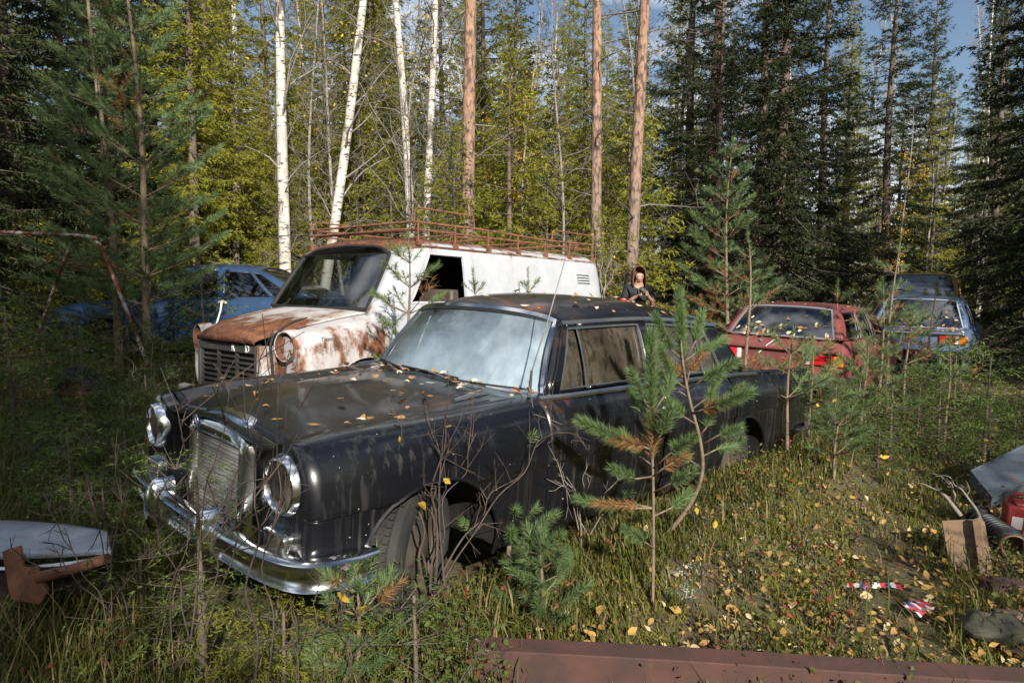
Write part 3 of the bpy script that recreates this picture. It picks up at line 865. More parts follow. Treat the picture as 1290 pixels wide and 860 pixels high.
        fr_ = [[(x, cy_ + w_ * math.copysign(abs(math.cos(a)) ** .35, math.cos(a)), cz_ + h_ * math.copysign(abs(math.sin(a)) ** .35, math.sin(a))) for a in np.linspace(0, 2 * math.pi, 32, endpoint=False)] for x, w_, h_ in ((cx - .05, .088, .066), (cx + .03, .088, .066), (cx + .045, .084, .062), (cx + .048, .078, .056))]
        b.grid(fr_, cv=True); bl = b.build('fog_lamp', M['chrome'], t, angle=40)
        b2 = MB(); b2.grid([[(x, cy_ + w_ * math.copysign(abs(math.cos(a)) ** .35, math.cos(a)), cz_ + h_ * math.copysign(abs(math.sin(a)) ** .35, math.sin(a))) for a in np.linspace(0, 2 * math.pi, 32, endpoint=False)] for x, w_, h_ in ((cx + .046, .079, .057), (cx + .052, .06, .04), (cx + .055, .001, .001))], cv=True)
        b2.build('lens', M['lens_clear'], bl)
        # tail lamp
        tl = MB(); tl.box((-3.955, sgn * .66, .70), (.05, .2, .13)); tl.build('tail_light', M['lamp_red'], t, bevel=.02)
    # --- bumpers
    def bumper(ctrl_pts, nm):
        c = catmull(ctrl_pts, 8); b = MB()
        prof = [(-.02, -.03), (.008, -.03), (.016, -.02), (.014, -.006), (.03, .024), (.042, .05), (.03, .08), (.0, .09), (-.03, .085), (-.045, .075), (-.02, .06), (.0, .02), (-.01, -.02)]
        b.sweep(c, prof, (0, 0, 1))
        return b.build(nm, M['chrome'], t, angle=45)
    bz = .435
    fb = bumper([(.37, -.895, bz + .03), (.50, -.89, bz + .02), (.625, -.82, bz + .01), (.685, -.62, bz), (.715, -.3, bz), (.722, 0, bz), (.715, .3, bz), (.685, .62, bz - .005), (.625, .82, bz - .005), (.50, .89, bz), (.37, .895, bz + .005)][::-1], 'bumper')
    for sgn in (1, -1):
        v = MB(); cy = sgn * .27
        v.grid([[(.725 + dx, cy + w_ * math.cos(a), bz + .02 + h_ * math.sin(a)) for a in np.linspace(0, 2 * math.pi, 20, endpoint=False)] for dx, w_, h_ in ((-.05, .04, .125), (.03, .038, .12), (.055, .028, .10), (.07, .014, .06), (.074, .001, .003))], cv=True)
        v.build('overrider', M['chrome'], fb)
    bumper([(-3.5, .86, .43), (-3.85, .84, .43), (-4.03, .66, .43), (-4.06, 0, .43), (-4.03, -.66, .43), (-3.85, -.84, .43), (-3.5, -.86, .43)][::-1], 'bumper')
    # --- trim on the wings, wipers, aerial
    vt = MB()
    vt.tube([(-.24, .60, .972), (-.34, .59, .982), (-.47, .585, .988)], [.012, .016, .01], 8); vt.build('wing_trim', M['alu'], t)
    for y0, y1, a in ((.30, -.28, 0), (-.25, -.64, 0)):
        w = MB()
        def wp(y, up): return np.array([lerp(H.low(H.wsb, y / .715)[0], H.top(H.wst, y / .585)[0], up) + .035, y, .975 + up * .4 + .02])
        A_ = wp(y0, -.06); B_ = wp(lerp(y0, y1, .55), .06)
        w.tube([A_, A_ + [.01, 0, .02], lerp(A_, B_, .5) + [.012, 0, .012], B_], [.014, .012, .007, .005], 7)
        C_, D_ = wp(lerp(y0, y1, .12), .045), wp(y1, .07)
        w.tube([C_, lerp(C_, D_, .5), D_], .006, 6, 1); w.tube([C_ - [.01, 0, .012], D_ - [.01, 0, .012]], .005, 4, 1)
        w.build('wiper', [M['alu'], M['gasket']], t)
    an = MB(); an.tube([(-.60, .735, .985), (-.605, .735, 1.03), (-.61, .735, 1.11)], [.010, .008, .006], 8, 1)
    an.tube([(-.61, .735, 1.10), (-.68, .76, 1.35), (-.755, .79, 1.66)], [.004, .003, .0022], 6)
    an.build('aerial', [M['alu'], M['darkrim']], t)
    # --- wheels
    for x, s_ in ((.06, 1), (-2.66, 0)):
        for sgn in (1, -1):
            w = wheel(t, (x, sgn * .685, .375 if x > 0 else .33), .32, .18, (0 if sgn > 0 else math.pi) + (R(30) if s_ else 0), M['darkrim'])
    return t, H
SALOON, SAL_H = black_saloon()

# ------------------------------------------------------------------ the van
M['van_body'] = weathered('white_van_paint', (0.44, 0.46, 0.50), rust=0.69, soft=0.03, streak=0.35, dust=0.25, rough=0.45, coat=0.1, dustc=(0.36, 0.33, 0.29), streakc=(0.36, 0.22, 0.13), xfront=(-1.2, 0.2, 0.06), rust_scale=2.6, run=.45, edge=.03, zlow=(1.72, 1.86, 0.15))
M['van_roof'] = weathered('rusty_van_roof', (0.5, 0.47, 0.44), rust=0.52, soft=0.06, streak=0, dust=0.3, rough=0.5, coat=0.0, dustc=(0.4, 0.33, 0.26), xfront=(-1.9, -0.7, 0.42))
M['van_nose'] = weathered('rusty_white_wing', (0.44, 0.44, 0.45), rust=0.595, soft=0.035, streak=0.5, dust=0.2, rough=0.5, coat=0.05, dustc=(0.45, 0.33, 0.22), streakc=(0.36, 0.16, 0.07), edge=.02, run=.5, rust_scale=3.0, zlow=(1.02, 0.90, 0.07), seed=1.7)
M['van_hood'] = weathered('rusty_bonnet', (0.46, 0.45, 0.44), rust=0.56, soft=0.04, streak=0.2, dust=0.2, rough=0.55, coat=0.0, dustc=(0.4, 0.3, 0.22), streakc=(0.34, 0.15, 0.07), xfront=(0.1, 0.75, 0.16), rust_scale=1.8, seed=5.0)
def van():
    t = thing('old_van', 'rusty white panel van with roof rack and empty headlight hole', 'van', (-1.924, 6.364, 0.073), (R(0.2), R(-2.07), R(229.9)))
    K = 5
    def sec(w=1.0, dz=0.0, top=0.0):
        return [(.88 * w, .40), (.93 * w, .56), (.955 * w, .90), (.945 * w, 1.265), (.91 * w, 1.50), (.86 * w, 1.725 + top * .3), (.80 * w, 1.815 + top), (.58 * w, 1.875 + top), (0, 1.90 + top)]
    def slant(z): return -(np.clip(z, 1.18, 2.1) - 1.18) * .64 - .0
    ST = {-3.62: sec(.93, 0, -.05), -3.58: sec(.97, 0, -.02), -3.45: sec(), -1.3: sec(), -.32: sec(), -.20: sec(.985, 0, -.02), -.12: sec(.92, 0, -.06), -.06: sec(.80, 0, -.10)}
    xs = sorted(set(list(np.round(np.linspace(-3.62, -1.3, 24), 4)) + [-3.58, -1.28, -1.13, -1.0, -.8, -.6, -.43, -.36, -.32, -.26, -.20, -.16, -.12, -.09, -.06]))
    xs = np.array(xs)
    ar = [(-2.35, .42, .38)]
    xs = np.array(sorted(set(list(xs) + list(xs_for(-2.8, -1.9, ar, .05)))))
    P = body_rows(ST, xs, K, ar)
    wgt = sm(-1.25, -.55, xs)
    sl = slant(P[..., 2])
    P[..., 0] += sl * wgt[:, None]
    i0, i1 = int(np.argmin(abs(xs + 1.13))), int(np.argmin(abs(xs + .36)))
    r0, r1 = 3 * K, 5 * K
    RR = 6 * K + 1
    for sgn in (1, -1):
        b = MB(); D = MB()
        Z = P if sgn > 0 else mirror(P)
        W = MB()
        for i in range(len(xs) - 1):
            for j in range(RR):
                if i0 <= i < i1 and r0 <= j < r1: continue
                q = [Z[i, j], Z[i, j + 1], Z[i + 1, j + 1], Z[i + 1, j]]
                b.add(q, [(0, 1, 2, 3)])
        b.build('side_panel', M['van_body'], t, angle=45, solid=.012)
        # window surround, shut lines
        e = [Z[i, r0] for i in range(i0, i1 + 1)] + [Z[i1, j] for j in range(r0 + 1, r1 + 1)] + [Z[i, r1] for i in range(i1 - 1, i0 - 1, -1)] + [Z[i0, j] for j in range(r1 - 1, r0, -1)]
        s_ = MB(); s_.sweep(e, [(-.016, -.008), (.016, -.008), (.012, .010), (-.012, .010)], (0, sgn, .3), closed=True); s_.build('window_frame', M['van_body'], t, angle=50)
        g_ = MB()
        k0 = int(np.argmin(abs(xs + 1.28)))
        g_.tube([Z[k0, j] + np.array([0, sgn * .001, 0]) for j in range(2, 5 * K + 4)], .006, 4)
        g_.build('door_gap', M['dark'], t)
        g2 = MB(); g2.tube([Z[i, 6 * K - 2] + np.array([0, sgn * .012, 0]) for i in range(1, len(xs) - 3)], .012, 5); g2.build('gutter', M['van_roof'], t)
        # vents high on the rear quarter
        v = MB()
        for q in range(4):
            z = 1.52 + q * .032
            c = pchip(sorted(ST), np.array([ST[k_] for k_ in sorted(ST)]), np.array([-3.2]))[0]; rw = catmull(c, K)
            y = np.interp(z, rw[:5 * K, 1], rw[:5 * K, 0])
            v.box((-3.2, sgn * (y + .004), z), (.26, .012, .010), mi=1); v.box((-3.2, sgn * (y + .008), z + .010), (.26, .02, .010), mi=0)
        v.build('vent', [M['van_body'], M['dark']], t)
    rf = MB(); rr = P[:, RR:]; rf.grid(np.concatenate([rr, mirror(rr)[:, ::-1][:, 1:]], 1)); rf.build('roof', M['van_roof'], t, angle=60, solid=.012)
    # rear wall
    rb = MB(); E0 = P[0]; E1 = E0 * [1, .9, 1] + [-.05, 0, 0]; E1[:, 2] = lerp(E0[:, 2], 1.1, .04); both(rb, np.array([E0, E1, E1 * [1, 0, 1]])); rb.build('rear_door', M['van_body'], t, angle=40)
    dk = MB(); dk.box((-1.5, 0, 1.1), (.03, 1.7, 1.4)); dk.box((-1.0, 0, .62), (1.6, 1.75, .03)); dk.box((-.25, 0, .85), (.03, 1.7, .55)); dk.build('bulkhead', M['dark'], t)
    se = MB()
    for y in (-.45, .45): se.box((-1.0, y, .85), (.45, .5, .2)); se.box((-1.24, y, 1.15), (.14, .5, .5))
    se.build('seat', M['seat'], t, bevel=.03)
    ds = MB(); ds.box((-.42, 0, 1.12), (.32, 1.6, .12)); ds.build('dashboard', M['dash'], t, bevel=.02)
    sw = MB(); c = Vector((-.60, .42, 1.27)); ax_ = Vector((-.6, 0, .8)).normalized(); a1 = Vector((0, 1, 0)); a2 = ax_.cross(a1)
    sw.tube([c + (a1 * math.cos(q) + a2 * math.sin(q)) * .21 for q in np.linspace(0, 2 * math.pi, 28, endpoint=False)], .012, 8, closed=True)
    sw.tube([c + a1 * .2, c - ax_ * .03, c - a1 * .2], .009, 6); sw.tube([c - ax_ * .03, c - ax_ * .25], .02, 8); sw.build('steering_wheel', M['white_rubber'], t)
    # windscreen between the front posts
    fr = P[-1]; us_rows = [(3 * K, ), ]
    L0 = P[-1, 2 * K + 3]; 
    post = P[-1, 3 * K - 1:6 * K]                      # up the post
    head = np.concatenate([P[-1, 6 * K:], mirror(P[-1, 6 * K:])[::-1][1:]])
    n = len(post)
    rowsL = []
    for v in range(n):
        a = post[v]; bq = a * [1, -1, 1]
        us = np.linspace(0, 1, 21)
        bow = .10 * (1 - (2 * us - 1) ** 2)
        row = np.array([lerp(a, bq, u) for u in us]); row[:, 0] += bow * (1 - .35 * v / n); rowsL.append(row)
    top = np.array([np.interp(np.linspace(0, 1, 21), np.linspace(0, 1, len(head)), head[:, k_]) for k_ in range(3)]).T
    rowsL.append(top)
    G = np.array(rowsL)
    w = MB(); w.grid(G); w.build('windscreen', M['glass_van'], t, angle=180)
    loop = list(G[0]) + list(G[1:-1, -1]) + list(G[-1][::-1]) + list(G[1:-1, 0][::-1])
    ru = MB(); ru.sweep(np.array(loop) + [.006, 0, .003], [(-.015, -.008), (.015, -.008), (.011, .012), (-.011, .012)], (.8, 0, .5), closed=True); ru.build('windscreen_seal', M['gasket'], t)
    # nose
    NS = {
        -.35: [(.88, .42), (.94, .56), (.955, .80), (.945, .99), (.915, 1.10), (.86, 1.17), (.66, 1.19), (.4, 1.20), (0, 1.21)],
        -.05: [(.88, .42), (.94, .56), (.955, .80), (.945, .98), (.90, 1.08), (.83, 1.13), (.66, 1.165), (.4, 1.185), (0, 1.195)],
        .30: [(.88, .42), (.935, .56), (.95, .80), (.935, .95), (.88, 1.035), (.80, 1.075), (.62, 1.10), (.4, 1.125), (0, 1.135)],
        .56: [(.86, .44), (.91, .56), (.925, .78), (.905, .91), (.85, .985), (.77, 1.015), (.58, 1.035), (.4, 1.06), (0, 1.07)],
        .64: [(.82, .46), (.87, .56), (.88, .77), (.86, .89), (.80, .955), (.73, .985), (.57, 1.01), (.4, 1.03), (0, 1.04)]}
    xn = xs_for(-.35, .64, [(.05, .42, .38)], .05)
    N = body_rows(NS, xn, K, [(.05, .42, .38)])
    for sgn in (1, -1):
        nb = MB(); Z = N if sgn > 0 else mirror(N)
        nb.grid(Z[:, :6 * K + 1])
        e = Z[-1]; f1 = e * [1, .985, 1] + [.03, 0, 0]; f1[:, 2] = lerp(e[:, 2], .8, .04)
        f2 = np.stack([np.full(len(e), .655), np.sign(Z[:1, 0, 1]) * np.maximum(abs(e[:, 1]) * .5, .3), lerp(e[:, 2], .75, .15)], -1)
        nb.grid(np.array([e, f1, f2]))
        nb.build('wing', M['van_nose'], t, angle=50)
        # headlight bowl: a deep rusty rim, the lamp is gone
        h = MB(); o = (.60, sgn * .715, .905)
        h.lathe(o, (1, sgn * .12, 0), [(0, .135), (.09, .13), (.115, .120), (.112, .112)], 30, 0)
        h.lathe(o, (1, sgn * .12, 0), [(.112, .112), (.05, .105), (-.05, .09), (-.12, .06), (-.13, .0)], 30, 1)
        hb = h.build('headlight_bowl', [M['van_nose'], M['rust']], t, angle=40)
        br = MB(); br.tube([(.66, sgn * .64, .85), (.69, sgn * .66, .90), (.68, sgn * .68, .97)], .012, 6); br.tube([(.66, sgn * .77, .84), (.64, sgn * .73, .90), (.66, sgn * .77, .96)], .02, 6); br.build('bracket', M['rust'], hb)
        wh = wheel(t, (.05, sgn * .80, .33), .33, .19, 0 if sgn > 0 else math.pi, M['darkrim']); wheel(t, (-2.35, sgn * .80, .33), .33, .19, 0 if sgn > 0 else math.pi, M['darkrim'])
    # bonnet: between the wings and forward over the snout
    hd = N[:, 6 * K - 2:].copy()
    rows = [hd[i] for i in range(0, len(xn), 2)]
    rows = [r for r in rows if r[0, 0] > -.12 and r[0, 0] < .6]
    for x, y, z0, z1 in ((.66, .555, .985, 1.05), (.76, .53, .955, 1.025), (.82, .50, .935, 1.0), (.855, .485, .915, .955), (.85, .48, .895, .90)):
        u = np.linspace(1, 0, hd.shape[1])
        rows.append(np.stack([x - .03 * u ** 2, y * u, z1 - (z1 - z0) * u ** 4], -1))
    A_ = np.array(rows); A_[..., 2] += .012
    hm = MB(); hm.grid(np.concatenate([A_, mirror(A_)[:, ::-1][:, 1:]], 1)); hm.build('bonnet', M['van_hood'], t, angle=45, solid=.012)
    sc = MB(); xq = np.linspace(-.34, -.10, 6); Sq = body_rows(NS, xq, K)[:, 5 * K:]; Sq[..., 2] += .004; sc.grid(np.concatenate([Sq, mirror(Sq)[:, ::-1][:, 1:]], 1)); sc.build('scuttle', M['van_nose'], t, angle=45)
    # snout box with the grille
    sn = MB(); sn.grid([[(x, y, z) for x, y in ((.55, .56), (.72, .555), (.79, .53), (.80, .47))] for z in (.50, .70, .90)]); sn.build('front_panel', M['van_nose'], t, angle=50); sn = MB(); sn.grid(mirror([[(x, y, z) for x, y in ((.55, .56), (.72, .555), (.79, .53), (.80, .47))] for z in (.50, .70, .90)]))
    sn.build('front_panel', M['van_nose'], t, angle=50)
    gp = MB()
    gp.box((.765, 0, .70), (.02, .95, .42), mi=1)
    for z in np.linspace(.52, .83, 8): gp.box((.79, 0, z), (.025, .92, .013))
    for y in (-.46, -.155, .155, .46): gp.box((.795, y, .70), (.022, .03, .40))
    gp.box((.80, 0, .865), (.03, .95, .065)); gp.box((.80, -.485, .7), (.03, .03, .40), mi=2)
    gr = gp.build('grille', [plain('grille_plastic', (.045, .043, .04), .6), M['dark'], M['alu']], t)
    for ch, y in (('R', .13), ('D', .36)):
        text_mesh('grille_letter', ch, .085, gr, (.818, y, .838), (R(90), 0, R(90)), M['lamp_white'])
    cb = MB(); cb.tube([(.35, .50, 1.118), (.5, .52, 1.085), (.62, .545, 1.03), (.71, .566, .985), (.735, .565, .90), (.72, .57, .75), (.72, .575, .55)], .012, 8); cb.build('cable', M['gasket'], t)
    text_mesh('wing_script', 'Transit', .045, t, (.44, .925, .955), (R(72), 0, R(176)), M['alu'], shear=.35, extrude=.002)
    bp = MB(); bp.box((.80, 0, .42), (.08, 1.75, .11)); bp.build('bumper', M['van_nose'], t, bevel=.02)
    for y in (.25, -.45):
        wi = MB(); wi.tube([(.02, y, 1.205), (-.02, y + .05, 1.24), (-.03, y + .08, 1.28)], .009, 5); wi.build('wiper_stub', M['gasket'], t)
    # door mirror on its arm at the far wing
    ma = MB(); ma.tube([(.50, -.80, 1.0), (.44, -.83, 1.14), (.42, -.84, 1.23)], .010, 6); ma.tube([(.42, -.76, 1.225), (.41, -.84, 1.24), (.40, -.93, 1.225)], .012, 6); ma.build('mirror_arm', M['lamp_white'], t)
    # roof rack
    rk = MB(); zt, zl = 2.005, 1.94; x0, x1 = -.55, -3.5; y = .83
    def zz(x): return -.02 * ((x - x0) / (x1 - x0)) + .0
    per = [(x0, y, zt), (x0 - .02, -y, zt), (x1, -y, zt - .0), (x1, y, zt - .0)]
    rk.tube([per[0], per[1]], .012, 7); rk.tube([per[1], per[2]], .0115, 7); rk.tube([per[2], per[3]], .0115, 7); rk.tube([per[3], lerp(np.array(per[3]), np.array(per[0]), .35) + [0, .006, -.018], lerp(np.array(per[3]), np.array(per[0]), .7) + [0, -.008, .008], per[0]], .012, 7)
    rk.tube([(x0 - .05, y - .02, zl), (x1, y - .02, zl)], .010, 6); rk.tube([(x0 - .05, -y + .02, zl), (x1, -y + .02, zl)], .010, 6)
    rk.tube([(x0, -y, zl + .0), (x0, y, zl)], .011, 6)
    for x in np.linspace(x0 - .1, x1 + .05, 6): rk.tube([(x, -y, zl), (x, y, zl)], .011, 6)
    for sgn in (1, -1):
        for x in np.linspace(x0 - .05, x1 + .02, 7):
            rk.tube([(x, sgn * y, zt), (x, sgn * (y + .0), zl), (x, sgn * .835, 1.815)], .010, 6); rk.box((x, sgn * .845, 1.82), (.05, .03, .05))
    hoop = lambda xa, xb, yy, h: rk.tube([(xa, yy, zt), (xa - .01, yy, zt + h * .8), (xa - .04, yy, zt + h), (xb + .04, yy, zt + h), (xb + .01, yy, zt + h * .75), (xb, yy, zt)], .0095, 7)
    hoop(x0 - .0, x0 - .80, y, .13); hoop(-2.65, x1, y, .11); hoop(x0 - .04, x0 - .7, -y, .09); hoop(-2.65, x1, -y, .11)
    rk.build('roof_rack', M['rustorange'], t)
    return t
VAN = van()

# ------------------------------------------------------------------ the other wrecks
M['rose'] = weathered('faded_maroon_paint', (0.17, 0.045, 0.042), rust=0.72, streak=0.2, dust=0.3, rough=0.42, coat=0.2, dustc=(0.30, 0.13, 0.11), streakc=(0.24, 0.12, 0.1), seed=2.2)
M['blue'] = weathered('blue_car_paint', (0.016, 0.046, 0.11), rust=0.78, streak=0.2, dust=0.2, rough=0.4, coat=0.25, dustc=(0.07, 0.09, 0.13), seed=4.2)
M['greyblue'] = weathered('grey_blue_paint', (0.08, 0.13, 0.22), rust=0.74, streak=0.2, dust=0.35, rough=0.42, coat=0.2, dustc=(0.12, 0.13, 0.14), seed=6.1)
M['tan'] = weathered('tan_car_paint', (0.30, 0.19, 0.07), rust=0.66, streak=0.2, dust=0.3, rough=0.5, coat=0.1, dustc=(0.2, 0.15, 0.1), seed=7.7)

def st(w, zlo, zcr, zsh, ztop):
    return [(w - .06, zlo), (w - .02, zlo + .10), (w - .006, (zlo + zcr) / 2 + .04), (w, zcr), (w - .012, lerp(zcr, zsh, .5)), (w - .045, zsh - .03), (w - .10, zsh), (w - .30, ztop - .004), (0, ztop)]

def wreck(t, paint, ST, arches, H, cells, hood, boot, doors, glassm, trim, back_belt, front_belt, roof_mat=None):
    K = 4
    x0, x1 = min(ST), max(ST)
    segs = [(x0, boot), (front_belt, x1)]
    xs_all = xs_for(x0, x1, arches, .06)
    def part(xa, xb, rows, name, mat, sgns=(1, -1), parent=t, join=False, solid=0):
        P = body_rows(ST, xs_for(xa, xb, arches, .06), K, arches)[:, rows]
        if join:
            mb = MB(); mb.grid(np.concatenate([P, mirror(P)[:, ::-1][:, 1:]], 1)); return mb.build(name, mat, parent, angle=50, solid=solid)
        for sg in sgns:
            mb = MB(); mb.grid(P if sg > 0 else mirror(P), flip=sg < 0); o = mb.build(name, mat, parent, angle=50, solid=solid)
        return o
    side = slice(0, 6 * K + 1); topr = slice(6 * K, None)
    b = MB()
    edges = sorted([x0, x1] + [e for d in doors for e in d])
    spans = []
    cur = x0
    for d0, d1 in sorted((min(d), max(d)) for d in doors):
        spans.append((cur, d0)); cur = d1
    spans.append((cur, x1))
    for a, c in spans:
        if c - a > .012: both(b, body_rows(ST, xs_for(a, c, arches, .06), K, arches)[:, side])
    for a, c in ((x0, back_belt + .02), (front_belt - .02, x1)):
        pass
    for xx, dx in ((x0, -.03), (x1, .03)):
        E = body_rows(ST, np.array([xx]), K, arches)[0]
        F = E * [1, .95, 1] + [dx, 0, 0]; F[:, 2] = lerp(E[:, 2], .6, .06)
        both(b, np.array([E, F, F * [1, 0, 1]]))
    body = b.build('body', paint, t, angle=50)
    inn = MB(); I = body_rows(ST, xs_for(x0 + .1, x1 - .1, arches, .08), K, arches)[:, :5 * K]; I[..., 1] -= .02; both(inn, I)
    for ax, az, ar in arches:
        arc = [(ax + ar * math.cos(a), az + ar * math.sin(a)) for a in np.linspace(-.2, math.pi + .2, 18)]
        w = max(q[3][0] for q in ST.values())
        for sg in (1, -1): inn.grid([[(x, sg * y, z) for x, z in arc] for y in (w - .05, w - .4)])
    inn.box(((front_belt + back_belt) / 2, 0, .35), (front_belt - back_belt, 1.3, .03)); inn.build('inner_shell', M['dark'], t)
    part(front_belt, x1, topr, 'bonnet', paint, join=True)
    part(x0, back_belt, topr, 'boot_lid' if boot else 'tailgate', paint, join=True)
    for d in doors:
        a, c = min(d), max(d)
        for sg in (1, -1):
            mb = MB(); P = body_rows(ST, xs_for(a + .004, c - .004, arches, .06), K, arches)[:, side]
            mb.grid(P if sg > 0 else mirror(P), flip=sg < 0); do = mb.build('door', paint, t, angle=50, solid=.01)
            h = MB(); zq = P[2, 4 * K, 2]; yq = P[2, 4 * K, 1]; h.box((a + .12, sg * (yq + .012), zq - .03), (.13, .02, .025)); h.build('handle', M['gasket'], do, bevel=.006)
    r = MB(); r.grid(H.roof(16, 25)); r.build('roof', roof_mat or paint, t, angle=60, solid=.02, solid_off=-1)
    fr = MB()
    for sg in (1, -1):
        for k, b0, t0, b1, t1 in cells:
            ad = lambda mb, P: mb.grid(P) if sg > 0 else mb.grid(mirror(P), flip=True)
            if k == 'p': ad(fr, H.side_patch(b0, t0, b1, t1, 0, 1))
            else:
                ad(fr, H.side_patch(b0, t0, b1, t1, 0, .04, nv=2)); ad(fr, H.side_patch(b0, t0, b1, t1, .90, 1, nv=2))
                g = MB(); ad(g, H.side_patch(b0, t0, b1, t1, .04, .91, off=-.014)); g.build('side_window', glassm, t, angle=180)
                f = [H.side(lerp(b0, b1, q), lerp(t0, t1, q), .04)[0] for q in np.linspace(0, 1, 6)] + [H.side(b1, t1, q)[0] for q in (.3, .6, .85)] + [H.side(lerp(b1, b0, q), lerp(t1, t0, q), .9)[0] for q in np.linspace(0, 1, 6)] + [H.side(b0, t0, q)[0] for q in (.85, .6, .3)]
                w = MB(); w.sweep([np.array(p) * [1, sg, 1] for p in f], [(-.009, -.006), (.009, -.006), (.007, .006), (-.007, .006)], (0, sg, .25), closed=True); w.build('window_frame', trim, t)
    for w0, w1, e in ((H.rwb, H.rwt, 0), (H.wsb, H.wst, 1)):
        cb = [c for c in cells if (c[1], c[2]) == (w0[1], w1[1]) or (c[3], c[4]) == (w0[1], w1[1])]
        for sg in (1, -1):
            vs = np.linspace(0, 1, 7); u = np.array([.95 * sg])
            Lo, To = H.low(w0, u)[0], H.top(w1, u)[0]
            ed = [H.side(w0[1], w1[1], v)[0] * [1, sg, 1] for v in vs]
            fr.grid(np.array([[lerp(Lo, To, v) for v in vs], ed]))
    fr.build('pillar', paint, t, angle=50, solid=.02)
    for w0, w1, nm, sx in ((H.wsb, H.wst, 'windscreen', 1), (H.rwb, H.rwt, 'rear_window', -1)):
        g = MB(); g.grid(H.pane(w0, w1, 21, 8, -.97, .97, bow=.015 * sx)); go = g.build(nm, glassm, t, angle=180)
        us = np.linspace(-.97, .97, 21); L, T = H.low(w0, us), H.top(w1, us)
        loop = list(L) + [lerp(L[-1], T[-1], v) for v in (.2, .4, .6, .8)] + list(T[::-1]) + [lerp(T[0], L[0], v) for v in (.2, .4, .6, .8)]
        q = MB(); q.sweep(np.array(loop) + [sx * .006, 0, .004], [(-.013, -.005), (.013, -.005), (.010, .008), (-.010, .008)], (sx * .8, 0, .6), closed=True); q.build(nm + '_frame', trim, t)
    for ax, az, ar in arches:
        for sg in (1, -1):
            wheel(t, (ax, sg * (max(q[3][0] for q in ST.values()) - .12), .30), .29, .16, 0 if sg > 0 else math.pi, M['darkrim'])
    s = MB()
    for y in (-.36, .36): s.box((lerp(back_belt, front_belt, .62), y, .6), (.5, .5, .2)); s.box((lerp(back_belt, front_belt, .5), y, .88), (.14, .5, .5))
    s.box((lerp(back_belt, front_belt, .2), 0, .8), (.15, 1.15, .4)); s.build('seat', M['dash'], t, bevel=.04)
    return body

def rose_car():
    t = thing('old_car', 'faded maroon hatchback seen from behind, leaves on its rear window', 'car', (3.134, 8.185, -0.12), (R(1.4), R(1.9), R(50.5)))
    ST = {-.02: st(.77, .42, .64, .80, .815), .03: st(.79, .40, .65, .84, .865), .14: st(.80, .36, .66, .92, .955), .32: st(.805, .32, .67, .955, .97), 1.6: st(.82, .28, .66, .955, .96), 2.6: st(.82, .28, .66, .94, .97), 3.1: st(.81, .30, .64, .88, .91), 3.6: st(.77, .36, .60, .78, .81), 3.66: st(.74, .40, .58, .74, .76)}
    H = House((2.78, 2.62, .66, .96, .96), (2.12, 2.05, .54, 1.34, 1.30), (.40, .44, .52, 1.325, 1.295), (.10, .16, .64, .972, .965),
              (([.1, 1.3, 2.7], [.70, .74, .70]), ([.1, 1.3, 2.7], [.965, .96, .955])), (([.4, 1.2, 2.1], [.545, .58, .555]), ([.4, 1.2, 2.1], [1.305, 1.325, 1.31])), ([.4, .8, 1.4, 2.12], [1.325, 1.365, 1.385, 1.34]))
    cells = [('p', .16, .44, .34, .60), ('g', .34, .60, .95, 1.05), ('p', .95, 1.05, 1.02, 1.12), ('g', 1.02, 1.12, 1.62, 1.66), ('p', 1.62, 1.66, 1.7, 1.72), ('g', 1.7, 1.72, 2.5, 2.0), ('p', 2.5, 2.0, 2.62, 2.05)]
    b = wreck(t, M['rose'], ST, [(.72, .32, .33), (3.05, .32, .33)], H, cells, 0, 0, [(.98, 1.64), (1.66, 2.6)], M['glass_dark'], M['alu'], .16, 2.62)
    for sg in (1, -1):
        l = MB(); l.box((-.045, sg * .555, .735), (.05, .24, .125)); lo = l.build('tail_light', M['lamp_red'], t, bevel=.008)
        l = MB(); l.box((-.03, sg * .735, .735), (.07, .115, .125)); l.build('indicator_lens', M['lamp_amber'], lo, bevel=.012)
        l = MB(); l.box((-.045, sg * .408, .735), (.045, .05, .125)); l.build('reversing_lens', M['lamp_white'], lo, bevel=.006)
    p = MB(); p.box((-.04, 0, .83), (.10, 1.52, .035)); p.build('tailgate_lip', M['rose'], t, bevel=.012)
    p = MB(); p.box((-.043, 0, .735), (.02, .72, .13)); p.build('rear_panel', M['rose'], t, bevel=.005)
    w = MB(); w.tube([(.085, .02, .935), (.05, .02, .93), (.0, .09, .86), (-.07, .16, .76)], [.02, .014, .007, .006], 8); w.build('wiper', M['alu'], t)
    g = MB(); g.box((-.018, -.56, .875), (.012, .15, .03), Matrix.Rotation(R(-45), 3, 'Y'))
    for q in range(5): g.box((-.024, -.62 + q * .03, .875), (.012, .018, .022), Matrix.Rotation(R(-45), 3, 'Y'))
    g.build('badge', M['alu'], t)
    k = MB(); k.lathe((.05, .18, .905), (-.8, 0, .7), [(0, .018), (.012, .018), (.014, 0)], 14); k.build('lock', M['chrome'], t)
    bu = MB(); bu.sweep(catmull([(.3, .82, .5), (0, .80, .5), (-.10, .70, .5), (-.13, 0, .5), (-.10, -.70, .5), (0, -.80, .5), (.3, -.82, .5)][::-1], 5), [(-.02, -.06), (.02, -.05), (.03, .0), (.02, .05), (-.02, .06)], (0, 0, 1)); bu.build('bumper', M['alu'], t)
    return t, H
ROSE, ROSE_H = rose_car()

